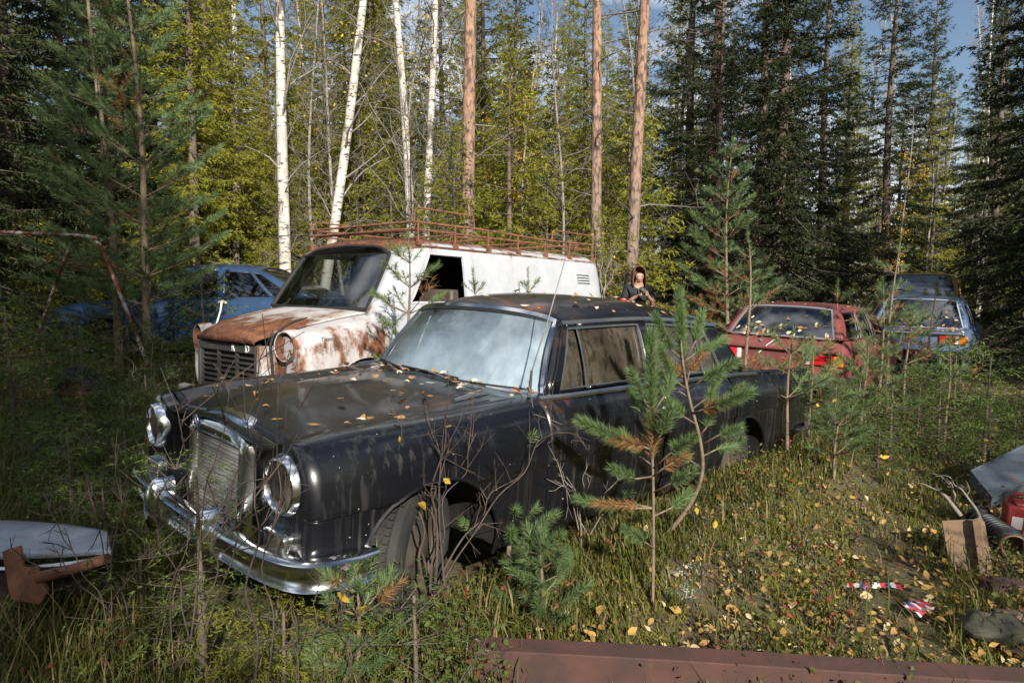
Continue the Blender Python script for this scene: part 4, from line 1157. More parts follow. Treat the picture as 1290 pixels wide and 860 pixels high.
def blue_saloon():
    t = thing('old_car', 'grey blue saloon with leaf-strewn boot lid, standing in front of the tan vehicle', 'car', (6.96, 11.8, -0.34), (0, 0, R(53)))
    ST = {-.02: st(.80, .46, .72, .90, .92), .05: st(.82, .42, .74, .935, .96), .5: st(.84, .38, .76, .985, 1.0), 1.2: st(.86, .34, .76, 1.01, 1.02), 2.6: st(.86, .34, .76, 1.01, 1.02), 3.0: st(.86, .34, .74, .98, 1.01), 3.9: st(.84, .36, .72, .90, .93), 4.45: st(.80, .42, .70, .84, .86)}
    H = House((3.12, 2.95, .70, 1.03, 1.02), (2.45, 2.38, .58, 1.49, 1.44), (.82, .88, .56, 1.49, 1.45), (.46, .56, .71, 1.005, 1.0),
              (([.5, 1.6, 3], [.75, .78, .75]), ([.5, 1.6, 3], [1.0, 1.015, 1.01])), (([.85, 1.6, 2.4], [.585, .62, .59]), ([.85, 1.6, 2.4], [1.455, 1.47, 1.45])), ([.82, 1.2, 1.8, 2.45], [1.49, 1.53, 1.54, 1.49]))
    cells = [('p', .56, .88, .95, 1.1), ('g', .95, 1.1, 1.62, 1.66), ('p', 1.62, 1.66, 1.7, 1.72), ('g', 1.7, 1.72, 2.8, 2.3), ('p', 2.8, 2.3, 2.95, 2.38)]
    wreck(t, M['greyblue'], ST, [(1.0, .36, .35), (3.75, .36, .35)], H, cells, 0, .5, [(1.05, 1.66), (1.68, 2.85)], M['glass_dark'], M['chrome'], .54, 2.95)
    for sg in (1, -1):
        l = MB(); l.box((-.055, sg * .50, .84), (.04, .22, .13)); lo = l.build('tail_light', M['lamp_red'], t, bevel=.008)
        l = MB(); l.box((-.045, sg * .73, .84), (.06, .13, .13)); l.build('indicator_lens', M['lamp_amber'], lo, bevel=.012)
        l = MB(); l.box((-.055, sg * .64, .84), (.045, .05, .12)); l.build('reversing_lens', M['lamp_white'], lo, bevel=.005)
    c = MB(); c.box((-.05, 0, .935), (.06, 1.5, .05)); c.build('boot_trim', M['chrome'], t, bevel=.015)
    bu = MB(); bu.sweep(catmull([(.35, .87, .6), (0, .85, .6), (-.12, .72, .6), (-.15, 0, .6), (-.12, -.72, .6), (0, -.85, .6), (.35, -.87, .6)][::-1], 5), [(-.02, -.07), (.02, -.06), (.035, .0), (.02, .06), (-.02, .07)], (0, 0, 1)); bu.build('bumper', M['chrome'], t)
    return t, H
BLUE_S, BLUE_SH = blue_saloon()

def tan_vehicle():
    t = thing('old_car', 'tall tan vehicle of which only the rear window shows above the grey blue saloon', 'car', (10.33, 17.5, -0.337), (0, 0, R(56)))
    t.scale = (1.13, 1.13, 1.13)
    ST = {-.02: st(.84, .46, .8, 1.12, 1.15), .05: st(.86, .42, .8, 1.17, 1.2), .3: st(.88, .38, .8, 1.19, 1.21), 3.0: st(.88, .36, .8, 1.18, 1.2), 3.3: st(.87, .36, .8, 1.12, 1.16), 4.2: st(.84, .4, .76, .98, 1.02), 4.3: st(.8, .44, .74, .94, .97)}
    H = House((3.4, 3.25, .74, 1.2, 1.19), (2.7, 2.62, .66, 1.72, 1.67), (.16, .2, .68, 1.73, 1.70), (.02, .06, .80, 1.215, 1.21),
              (([0, 1.6, 3.3], [.83, .84, .80]), ([0, 1.6, 3.3], [1.205, 1.2, 1.19])), (([.15, 1.6, 2.65], [.70, .72, .68]), ([.15, 1.6, 2.65], [1.71, 1.72, 1.69])), ([.16, 1, 2, 2.7], [1.73, 1.78, 1.78, 1.72]))
    cells = [('p', .06, .2, .2, .3), ('g', .2, .3, 1.4, 1.4), ('p', 1.4, 1.4, 1.5, 1.5), ('g', 1.5, 1.5, 3.05, 2.55), ('p', 3.05, 2.55, 3.25, 2.62)]
    wreck(t, M['tan'], ST, [(.9, .38, .36), (3.5, .38, .36)], H, cells, 0, 0, [(1.45, 2.7)], M['glass_dark'], M['tan'], .1, 3.25)
tan_vehicle()

def blue_estate():
    t = thing('old_car', 'blue fastback car in side view behind the young pines beside the van', 'car', (-4.11, 10.49, 0.32), (0, R(-1.0), R(179)))
    ST = {-1.85: st(.72, .44, .66, .82, .84), -1.75: st(.76, .40, .68, .90, .93), -1.3: st(.80, .32, .70, .955, .97), -.7: st(.82, .28, .70, .95, .96), .3: st(.825, .26, .69, .92, .93), 1.2: st(.82, .26, .68, .89, .91), 1.7: st(.81, .28, .66, .83, .88), 2.5: st(.78, .34, .62, .74, .78), 2.62: st(.73, .38, .60, .70, .72)}
    H = House((1.45, 1.28, .68, .90, .895), (.72, .64, .55, 1.385, 1.34), (-.42, -.48, .53, 1.37, 1.31), (-1.45, -1.25, .66, .97, .965),
              (([-1.4, 0, 1.3], [.71, .745, .715]), ([-1.4, 0, 1.3], [.965, .925, .895])), (([-.5, .1, .7], [.57, .605, .57]), ([-.5, .1, .7], [1.32, 1.365, 1.345])), ([-.45, 0, .4, .72], [1.37, 1.425, 1.43, 1.385]))
    cells = [('p', 1.28, .64, 1.15, .62), ('g', 1.15, .62, .10, .12), ('p', .10, .12, -.02, .03), ('g', -.02, .03, -.68, -.30), ('p', -.68, -.30, -.73, -.33), ('g', -.73, -.33, -1.0, -.42), ('p', -1.0, -.42, -1.25, -.48)]
    cells = [(k, b1, t1, b0, t0) for k, b0, t0, b1, t1 in cells]
    wreck(t, M['blue'], ST, [(1.72, .30, .33), (-.98, .30, .33)], H, cells, 0, .5, [(.03, 1.22), (-.78, .02)], M['glass_dark'], M['gasket'], -1.25, 1.28)
    for sg in (1, -1):
        l = MB(); l.box((2.5, sg * .74, .63), (.14, .05, .05)); l.build('indicator_lens', M['lamp_amber'], t, bevel=.01)
        l = MB(); l.box((2.66, sg * .55, .62), (.05, .26, .12)); l.build('headlight', M['lens_clear'], t, bevel=.01)
    bu = MB(); bu.sweep(catmull([(2.2, .80, .46), (2.6, .76, .46), (2.74, .6, .46), (2.77, 0, .46), (2.74, -.6, .46), (2.6, -.76, .46), (2.2, -.80, .46)], 5), [(-.02, -.06), (.02, -.05), (.03, .0), (.02, .05), (-.02, .06)], (0, 0, 1)); bu.build('bumper', M['gasket'], t)
blue_estate()

# ------------------------------------------------------------------ things lying about
def beam():
    t = MB()
    A = at(590, 818, 2.40); B = at(1290, 858, 2.20); d = (B - A) / np.linalg.norm(B - A); C = B + d * 1.6
    prof = [(0, 0), (.10, 0), (.10, -.012), (.012, -.014), (.012, -.22), (.10, -.224), (.10, -.24), (0, -.24)]
    pts = [lerp(A, C, f) + np.array([0, 0, .004 * math.sin(f * 9)]) for f in np.linspace(0, 1, 14)]
    t.sweep(pts, [(-a, b) for a, b in prof], (0, 0, 1))
    o = t.build('steel_beam', M['rustbeam'], angle=30, bevel=.004); tag(o, 'long rusty brown steel channel beam lying across the near edge of the clearing', 'steel beam')
beam()

M['galv'] = weathered('galvanised_sheet', (0.085, 0.105, 0.135), rust=0.75, streak=0.1, dust=0.6, rough=0.5, coat=0, dustc=(0.10, 0.12, 0.14), rust_scale=4, specks=0.8)
def sheet_box():
    P = [at(1222, 592, 4.65), at(1250, 626, 4.40), at(1345, 582, 4.5), at(1330, 540, 4.85)]
    P = [np.array(p) for p in P]
    nrm = np.cross(P[1] - P[0], P[3] - P[0]); nrm /= np.linalg.norm(nrm)
    if nrm[2] < 0: nrm = -nrm
    dn = -nrm * .10
    t = MB()
    c = sum(P) / 4
    inn = [lerp(p, c, .045) for p in P]
    t.add(P + inn + [p + dn for p in P] + [q - nrm * .012 for q in inn],
          [(0, 1, 5, 4), (1, 2, 6, 5), (2, 3, 7, 6), (3, 0, 4, 7), (0, 8, 9, 1), (1, 9, 10, 2), (2, 10, 11, 3), (3, 11, 8, 0), (4, 5, 13, 12), (5, 6, 14, 13), (6, 7, 15, 14), (7, 4, 12, 15), (12, 13, 14, 15), (8, 11, 10, 9)])
    o = t.build('metal_tray', M['galv'], angle=30, bevel=.006); tag(o, 'tilted grey galvanised metal tray at the right edge above the red can', 'metal tray')
sheet_box()

def can():
    p = at(1283, 655, 4.0)
    t = thing('plastic_can', 'red plastic can with a pale label beside the black hose', 'can', (p[0] + .02, p[1], gz(p[0], p[1]) + .03), (R(4), R(3), R(-25)))
    rd = plain('red_can_plastic', (.26, .022, .02), .5, col2=(.13, .03, .025), scale=6)
    b = MB(); b.box((0, 0, .10), (.20, .14, .20)); b.box((0, 0, .205), (.13, .09, .03)); b.build('body', rd, t, bevel=.02)
    b = MB(); b.lathe((.07, 0, .21), (0, 0, 1), [(0, .025), (.03, .025), (.033, .02), (.033, 0)], 18); b.build('cap', M['gasket'], t)
    b = MB(); b.tube(catmull([(-.08, 0, .20), (-.07, 0, .25), (0, 0, .262), (.035, 0, .25), (.04, 0, .20)], 5), .011, 8); b.build('handle', rd, t)
    b = MB(); b.box((-.045, -.072, .10), (.055, .004, .075)); b.build('label', M['lamp_white'], t, bevel=.001)
can()

def hose():
    pts = catmull([at(1232, 648, 4.15), at(1250, 672, 4.0), at(1268, 690, 3.85), at(1276, 700, 3.72)], 40)
    pts[:, 2] = np.maximum(pts[:, 2], [gz(p[0], p[1]) + .075 for p in pts])
    n = len(pts); rr = [.062 + .012 * math.cos(i / n * 2 * math.pi * 15) for i in range(n)]
    t = thing('corrugated_hose', 'black corrugated hose with a brown open end beside the plywood', 'hose', pts[-1])
    mb = MB(); mb.tube(pts - pts[-1], rr, 20, cap=False); mb.build('tube', plain('hose_rubber', (.022, .024, .028), .5), t, angle=180)
    d = pts[-1] - pts[-8]; d /= np.linalg.norm(d)
    e = MB(); e.lathe((0, 0, 0) - d * .02, d, [(0, .066), (.05, .07), (.055, .064), (.04, .056), (-.05, .05), (-.06, 0)], 22); e.build('end_cuff', plain('brown_cuff', (.16, .09, .05), .7), t)
hose()

M['ply'] = plain('weathered_plywood', (0.19, 0.115, 0.065), 0.85, col2=(0.08, 0.05, 0.032), scale=5, stretch=(1, 1, 6), bmp=0.2)
M['plank'] = plain('old_timber', (0.18, 0.11, 0.06), 0.85, col2=(0.12, 0.075, 0.05), scale=6, stretch=(6, 6, 1), bmp=0.3)
M['darkwood'] = plain('dark_wet_timber', (0.07, 0.04, 0.03), 0.8, col2=(0.05, 0.03, 0.025), scale=5, bmp=0.3)
def slab(name, quad, thick, mat, label, cat):
    q = [np.array(p) for p in quad]
    n = np.cross(q[1] - q[0], q[3] - q[0]); n /= np.linalg.norm(n)
    if n[1] < 0: n = -n
    v = q + [p + n * thick for p in q]
    mb = MB(); mb.add(v, [(0, 1, 2, 3), (7, 6, 5, 4), (0, 4, 5, 1), (1, 5, 6, 2), (2, 6, 7, 3), (3, 7, 4, 0)])
    o = mb.build(name, mat, angle=30, bevel=.004); return tag(o, label, cat)
slab('plywood_board', [at(1186, 655, 3.78), at(1226, 653, 3.72), at(1236, 728, 3.5), at(1196, 712, 3.55)], .014, M['ply'], 'square piece of brown plywood standing in the litter', 'board')
slab('timber_plank', [at(1224, 654, 3.68), at(1234, 650, 3.66), at(1247, 732, 3.42), at(1236, 734, 3.42)], .06, M['plank'], 'short upright plank leaning against the plywood', 'plank')
def timber(name, a, b, w, h, mat, label, cat):
    a, b = np.array(a), np.array(b)
    mb = MB(); mb.sweep([lerp(a, b, f) for f in np.linspace(0, 1, 8)], [(-w / 2, -h / 2), (w / 2, -h / 2), (w / 2, h / 2), (-w / 2, h / 2)], (0, 0, 1))
    return tag(mb.build(name, mat, angle=30, bevel=.006), label, cat)
timber('timber_beam', at(1242, 738, 3.30), at(1400, 752, 3.25), .10, .075, M['darkwood'], 'dark squared timber at the right edge below the red can', 'timber')
def pipe(name, a, b, r, mat, label, cat, wall=True):
    a, b = np.array(a), np.array(b); d = (b - a) / np.linalg.norm(b - a); L = np.linalg.norm(b - a)
    mb = MB(); mb.lathe(a, d, [(.3, 0), (.25, r * .8), (0, r * .82), (0, r), (L, r), (L, 0)], 24)
    return tag(mb.build(name, mat, angle=40), label, cat)
pipe('metal_pipe', at(1252, 778, 2.98), at(1420, 790, 2.9), .042, plain('dull_pipe_steel', (.12, .10, .09), .6, .4, col2=(.16, .08, .05)), 'dull grey metal pipe below the dark squared timber', 'pipe')
pipe('exhaust_pipe', at(1272, 833, 2.62), at(1420, 800, 2.85), .045, M['rustbeam'], 'rusty open ended pipe next to the stone near the beam', 'pipe')
def rock(name, c, size, seed, mat, label):
    rng = np.random.default_rng(seed); us = np.linspace(0, math.pi, 14); vs = np.linspace(0, 2 * math.pi, 20, endpoint=False)
    ph = rng.uniform(0, 6, 8)
    G = [[(c[0] + size[0] * r * math.sin(u) * math.cos(v), c[1] + size[1] * r * math.sin(u) * math.sin(v), c[2] + size[2] * r * math.cos(u)) for v in vs for r in [1 + .12 * math.sin(3 * v + ph[0] + 2 * u) + .1 * math.sin(5 * u + ph[1] + v) + .05 * math.sin(7 * v + ph[2])]] for u in us]
    mb = MB(); mb.grid(G, cv=True); return tag(mb.build(name, mat, angle=50), label, 'stone')
pr = at(1252, 812, 2.72)
rock('stone', (pr[0] + .02, pr[1] + .05, .07), (.12, .09, .06), 4, plain('mossy_granite', (.07, .062, .05), .9, col2=(.035, .04, .02), scale=7, bmp=.7), 'grey stone beside the open pipe at the lower right')

def wreck_piece():
    t = thing('car_panel', 'torn off pale blue car nose panel lying in the grass at the lower left', 'car panel', at(70, 700, 2.85))
    o = at(70, 700, 2.85)
    def q(px, py, Y): return at(px, py, Y) - o
    top = [[q(-160, 655, 3.3), q(0, 656, 3.25), q(70, 660, 3.2), q(128, 668, 3.12), q(136, 674, 3.05)],
           [q(-160, 668, 3.05), q(0, 668, 3.0), q(70, 672, 2.97), q(128, 678, 2.93), q(137, 682, 2.9)],
           [q(-160, 690, 2.85), q(0, 690, 2.82), q(70, 690, 2.80), q(130, 690, 2.78), q(139, 692, 2.78)],
           [q(-160, 706, 2.78), q(0, 704, 2.76), q(70, 702, 2.74), q(131, 698, 2.74), q(140, 700, 2.76)],
           [q(-160, 760, 2.82), q(0, 756, 2.80), q(70, 742, 2.79), q(128, 720, 2.78), q(138, 714, 2.80)],
           [q(-160, 800, 3.0), q(0, 790, 2.98), q(70, 770, 2.96), q(126, 745, 2.95), q(135, 735, 2.95)]]
    top = np.array([catmull(r, 5) for r in top]); top = np.transpose(np.array([catmull(top[:, j], 4) for j in range(top.shape[1])]), (1, 0, 2))
    m = weathered('peeling_pale_paint', (.42, .47, .56), rust=.72, streak=.3, dust=.8, rough=.4, coat=.2, dustc=(.14, .14, .15), rust_scale=4, seed=8.8)
    mb = MB(); mb.grid(top[:13]); mb.build('skin', m, t, angle=50, solid=.01)
    mb = MB(); mb.grid(top[13:]); mb.build('front_face', M['darkrim'], t, angle=50, solid=.01)
    mb = MB(); mb.tube(top[13] + [0, -.012, .0], .012, 6); mb.build('edge_trim', M['alu'], t)
    b = thing('rusty_bracket', 'rusty bracket with a thick rod lying against the pale blue panel', 'bracket', at(40, 725, 2.66))
    o = at(40, 725, 2.66)
    mb = MB(); mb.tube([q2 - o for q2 in (at(48, 727, 2.66), at(90, 717, 2.64), at(136, 703, 2.63))], [.024, .022, .021], 12); mb.build('rod', M['rust'], b)
    pl = [at(2, 695, 2.72), at(24, 688, 2.72), at(28, 715, 2.68), at(46, 718, 2.66), at(60, 745, 2.64), at(50, 762, 2.63), at(12, 755, 2.64)]
    n = np.array([0, .02, 0]); k = len(pl)
    mb = MB(); mb.add([p - o for p in pl] + [p - o + n for p in pl], [tuple(range(k)), tuple(range(2 * k - 1, k - 1, -1))] + [(i, i + k, (i + 1) % k + k, (i + 1) % k) for i in range(k)]); mb.build('plate', M['rust'], b, angle=30, bevel=.004)
wreck_piece()

def tyre():
    p = ground_at(104, 505)
    p = at(104, 480, 7.0)
    t = thing('tyre', 'old black tyre half sunk in the grass below the rusty pipe frame', 'tyre', (p[0], p[1], gz(p[0], p[1]) + .2), (R(12), 0, R(-20)))
    w = wheel(t, (0, 0, 0), .33, .2, math.pi, M['rust'])
    w.name = 'tread'
tyre()

def pipe_frame():
    t = thing('pipe_frame', 'bent rusty pipe frame with peeling white paint standing at the left edge', 'pipe frame', ground_at(120, 500))
    o = np.array(t.location)
    m = weathered('peeling_white_pipe', (.5, .48, .46), rust=.47, soft=.05, rough=.6, coat=0, rust_scale=6)
    a = catmull([at(-260, 280, 7.9), at(-60, 290, 7.8), at(100, 297, 7.6), at(122, 305, 7.6), at(133, 325, 7.6), at(165, 405, 7.55), at(203, 502, 7.5)], 8)
    mb = MB(); mb.tube(a - o, .020, 9); mb.build('bent_tube', m, t)
    mb = MB(); mb.tube(np.array([at(93, 298, 7.65), at(76, 340, 7.9), at(50, 415, 8.3), at(42, 440, 8.45)]) - o, .018, 8); mb.build('leg', m, t)
pipe_frame()

def litter_bits():
    rng = np.random.default_rng(3)
    cols = [((.70, .68, .66), (.55, .05, .06)), ((.62, .60, .60), (.05, .06, .22))]
    for k, (px, py, L, W, lab) in enumerate(((1098, 748, .28, .06, 'crumpled white red and blue wrapper strip on the ground'), (1160, 778, .13, .10, 'torn white and red paper scrap near the beam'))):
        p = ground_at(px, py); mb = MB()
        xs = np.linspace(-L / 2, L / 2, 12); ys = np.linspace(-W / 2, W / 2, 5)
        Z = rng.uniform(0, .022, (12, 5))
        G = [[(x + .01 * math.sin(9 * y), y + .02 * math.sin(11 * x + k), .015 + Z[i, j]) for j, y in enumerate(ys)] for i, x in enumerate(xs)]
        mb.grid(G)
        mb.m = [(1 if (i // 4) % 3 == 1 else (2 if (i // 4) % 5 == 3 else 0)) for i in range(len(mb.f))]
        o = mb.build('paper_scrap', [plain('scrap_white', (.68, .66, .64), .6), plain('scrap_red', (.5, .04, .05), .6), plain('scrap_blue', (.05, .06, .2), .6)], angle=40, solid=.001)
        o.location = (p[0], p[1], gz(p[0], p[1]) + .02); o.rotation_euler = (0, 0, R(-12 if k == 0 else 25)); tag(o, lab, 'litter')
litter_bits()

# ------------------------------------------------------------------ the person
def skin_mesh(name, pts, edges, rad, mat, parent, sub=2, root=0):
    me = bpy.data.meshes.new(name); me.from_pydata([tuple(p) for p in pts], edges, [])
    me.materials.append(mat)
    o = bpy.data.objects.new(name, me); COL.objects.link(o); o.parent = parent
    md = o.modifiers.new('skin', 'SKIN'); md.use_smooth_shade = True
    if not me.skin_vertices: raise RuntimeError('no skin layer')
    sv = me.skin_vertices[0].data
    for i, r in enumerate(rad): sv[i].radius = (r, r) if not isinstance(r, tuple) else r; sv[i].use_root = (i == root)
    o.modifiers.new('sub', 'SUBSURF').levels = sub; o.modifiers['sub'].render_levels = sub
    return o
def person():
    x, y = 1.96, 10.7; g = float(gz(x, y))
    t = thing('person', 'person with shoulder length brown hair in a dark t-shirt looking down at a camera', 'person', (x, y, g - .03), (0, 0, R(4)))
    sk = plain('skin', (.38, .22, .16), .5, var=.15)
    P = [(0, 0, .95), (0, -.005, 1.10), (0, 0, 1.28), (0, -.015, 1.40), (0, -.045, 1.49), (0, -.085, 1.555), (0, -.075, 1.635), (0, -.155, 1.545), (0, -.12, 1.50)]
    Rr = [.135, .12, .14, .085, .05, .082, .088, .022, .045]
    E = [(0, 1), (1, 2), (2, 3), (3, 4), (4, 5), (5, 6), (5, 7), (5, 8)]
    for s in (1, -1):
        b = len(P)
        P += [(s * .16, 0, 1.385), (s * .225, -.03, 1.20), (s * .23, -.10, 1.12), (s * .15, -.24, 1.22), (s * .075, -.31, 1.285), (s * .06, -.335, 1.315)]
        Rr += [.06, .048, .042, .034, .027, (.034, .018)]
        E += [(3, b), (b, b + 1), (b + 1, b + 2), (b + 2, b + 3), (b + 3, b + 4), (b + 4, b + 5)]
        for f in range(4):   # fingers close round the camera
            c = len(P); dz = .028 - f * .019
            P += [(s * .062, -.362, 1.315 + dz), (s * .045, -.385, 1.318 + dz), (s * .025, -.388, 1.318 + dz * .9)]; Rr += [.0095, .009, .0075]
            E += [(b + 5, c), (c, c + 1), (c + 1, c + 2)]
        c = len(P); P += [(s * .05, -.315, 1.345), (s * .035, -.335, 1.36)]; Rr += [.011, .009]; E += [(b + 5, c), (c, c + 1)]
        b = len(P)
        P += [(s * .09, 0, .86), (s * .10, -.01, .48), (s * .10, .02, .09), (s * .105, -.13, .045)]; Rr += [.092, .06, .042, .038]
        E += [(0, b), (b, b + 1), (b + 1, b + 2), (b + 2, b + 3)]
    skin_mesh('body', P, E, Rr, sk, t)
    sh = plain('dark_tshirt_cloth', (.016, .018, .022), .85)
    P = [(0, 0, .90), (0, 0, 1.10), (0, 0, 1.28), (0, -.015, 1.40), (0, -.03, 1.445)]; Rr = [.155, .142, .16, .10, .068]; E = [(0, 1), (1, 2), (2, 3), (3, 4)]
    for s in (1, -1):
        b = len(P); P += [(s * .165, 0, 1.385), (s * .225, -.028, 1.20)]; Rr += [.075, .066]; E += [(3, b), (b, b + 1)]
    shirt = skin_mesh('tshirt', P, E, Rr, sh, t)
    cu = MB(); cu.lathe((-.228, -.03, 1.19), (-.06, -.03, -1), [(-.03, .069), (.02, .072), (.03, .066)], 16); cu.build('red_cuff', plain('red_cloth', (.5, .02, .03), .8), shirt)
    P = [(0, 0, .97), (0, 0, 1.05)]; Rr = [.148, .135]; E = [(0, 1)]
    for s in (1, -1):
        b = len(P); P += [(s * .09, 0, .84), (s * .10, -.01, .48), (s * .10, .02, .10)]; Rr += [.105, .075, .06]; E += [(0, b), (b, b + 1), (b + 1, b + 2)]
    skin_mesh('trousers', P, E, Rr, plain('dark_trousers_cloth', (.03, .035, .05), .85), t)
    hb = plain('brown_hair', (.11, .055, .03), .5, var=.5, scale=40, stretch=(1, 1, .15))
    h = MB(); us = np.linspace(0, 1, 14); vs = np.linspace(-2.15, 2.15, 21)
    G = []
    for u in us:
        row = []
        for v in vs:
            an = v + math.pi / 2     # 0 = back of head (+y)
            if u < .5: ph = u / .5 * math.pi / 2; r_, z_ = .112 * math.sin(ph), 1.625 + .105 * math.cos(ph)
            else: r_, z_ = .112 + .012 * math.sin((u - .5) * 6) , 1.625 - (u - .5) * 2 * .20
            back = (math.sin(an) + 1) / 2
            row.append((r_ * math.cos(an) * .95, -.07 + r_ * math.sin(an) * 1.05, z_ - .02 * (1 - back) * (u > .5)))
        G.append(row)
    h.grid(G); h.build('hair', hb, t, angle=180, solid=.012)
    for s in (1, -1):
        e = MB(); e.lathe((s * .032, -.152, 1.575), (0, -1, -.3), [(0, .013), (.006, .011), (.010, .006), (.011, 0)], 12); e.build('eye', plain('eye', (.05, .03, .02), .2), t)
    mo = MB(); mo.box((0, -.158, 1.512), (.045, .012, .010)); mo.build('mouth', plain('lips', (.38, .14, .12), .5), t, bevel=.004)
    sb = MB()
    for s in (1, -1): sb.box((s * .10, -.06, .04), (.085, .25, .08))
    sb.build('shoes', M['gasket'], t, bevel=.02)
    k = thing('camera', 'black camera held up in both hands by the person', 'camera', (x - .0, y - .345, g + 1.318), (R(-25), 0, R(4)))
    c = MB(); c.box((0, 0, 0), (.13, .06, .085)); c.box((0, 0, .05), (.05, .05, .03)); c.build('body', M['gasket'], k, bevel=.008)
    c = MB(); c.lathe((0, -.03, 0), (0, -1, 0), [(0, .034), (.05, .034), (.06, .036), (.062, .028), (.05, .024), (.05, 0)], 20); c.build('lens', M['gasket'], k)
person()

# ------------------------------------------------------------------ vegetation
RNG = np.random.default_rng(11)
def unit(v): return v / np.maximum(np.linalg.norm(v, axis=-1, keepdims=True), 1e-9)
def needles(base, d, length, width, rng):
    """one slim triangle per base point"""
    r = rng.normal(size=base.shape); s = unit(np.cross(d, r)) * (np.asarray(width).reshape(-1, 1) if np.ndim(width) else width) * .5
    tip = base + unit(d) * (np.asarray(length).reshape(-1, 1) if np.ndim(length) else length)
    return np.stack([base - s, base + s, tip], 1).reshape(-1, 3)

def spruce(seed, Ht, h0, spread, name='spruce', mat='spruce', step=.27, per=5, dens=1.0, nl=.085, nw=.020, bare=True, trunk_r=None, far=False, droop=1.0, dead=True, ksp=.030):
    rng = np.random.default_rng(seed)
    t = bpy.data.objects.new(name, None); COL.objects.link(t); t.empty_display_size = .1
    tr = MB(); r0 = trunk_r or Ht * .0105 + .012
    hs = np.linspace(0, Ht, 9)
    tr.tube([(.05 * math.sin(h * .5 + seed), .05 * math.cos(h * .43), h - .15) for h in hs], [max(r0 * (1 - h / Ht) ** .85, .006) for h in hs], 8, cap=False)
    nb, nd = [], []; wood = MB()
    h = h0
    while h < Ht - .12:
        f = (h - h0) / (Ht - h0)
        for q in range(per):
            a = rng.uniform(0, 2 * math.pi); L = (spread * (1 - f) ** .8 + .12) * rng.uniform(.65, 1.12)
            if f < .12: L *= rng.uniform(.55, 1.0)
            up = math.radians(lerp(-14, 38, f) + rng.normal(0, 7))
            fr = np.linspace(0, 1, 7)
            rad = fr * L * math.cos(up); z = h + fr * L * math.sin(up) - droop * .30 * L * (1 - f) * fr ** 1.6 + .20 * L * fr ** 4
            sway = rng.normal(0, .07) * L * fr ** 2
            ca, sa = math.cos(a), math.sin(a)
            S = np.stack([rad * ca - sway * sa, rad * sa + sway * ca, z], -1)
            q_ = min(1.0, .25 + Ht * .12)
            if not far: wood.tube([S[0], S[2], S[4], S[6]], [(.004 + .009 * L) * q_, (.003 + .006 * L) * q_, (.002 + .003 * L) * q_, .002 * q_], 3, cap=False)
            m = max(4, int(L / .075 * dens))
            fq = rng.uniform(.10 if h > 2 else .05, 1.0, m) ** .8
            pos = np.stack([np.interp(fq, fr, S[:, k]) for k in range(3)], -1)
            sg = rng.choice([-1, 1], m); an = np.radians(rng.uniform(35, 70, m))
            dr = np.stack([ca * np.cos(an) - sa * sg * np.sin(an), sa * np.cos(an) + ca * sg * np.sin(an), -rng.uniform(.1, .75, m) * (1 - .6 * f)], -1); dr = unit(dr)
            tl = np.clip((.08 + .34 * L * (1 - fq * .75) * .6) * rng.uniform(.6, 1.25, m), .07, .55)
            k = np.maximum(2, (tl / ksp).astype(int))
            idx = np.repeat(np.arange(m), k); fpos = rng.uniform(0, 1, len(idx))
            b = pos[idx] + dr[idx] * (tl[idx] * fpos)[:, None] + np.array([0, 0, -1]) * (.10 * tl[idx] * fpos ** 2)[:, None]
            nb.append(b); nd.append(unit(dr[idx] * .75 + rng.normal(0, .45, (len(idx), 3))))
        h += step * rng.uniform(.8, 1.2) * (1.15 - .35 * f)
    if dead and h0 > .8:
        for q in range(int(h0 * 9)):
            hh = rng.uniform(.4, h0 + .4); a = rng.uniform(0, 6.28); L = rng.uniform(.3, .9)
            e = np.array([L * math.cos(a), L * math.sin(a), -.15 * L]); wood.tube([(0, 0, hh), e * .6 + [0, 0, hh + .02], e + [0, 0, hh]], [.008, .005, .0025], 3, cap=False)
    T = tr.build('trunk', M['sprucebark'], t, angle=180)
    if wood.f: wood.build('branches', M['sprucebark'], t, angle=180)
    nb = np.concatenate(nb); nd = np.concatenate(nd)
    V = needles(nb, nd, rng.uniform(.7, 1.25, len(nb)) * nl, nw, rng)
    tri_mesh('crown', V, M[mat], t)
    return t

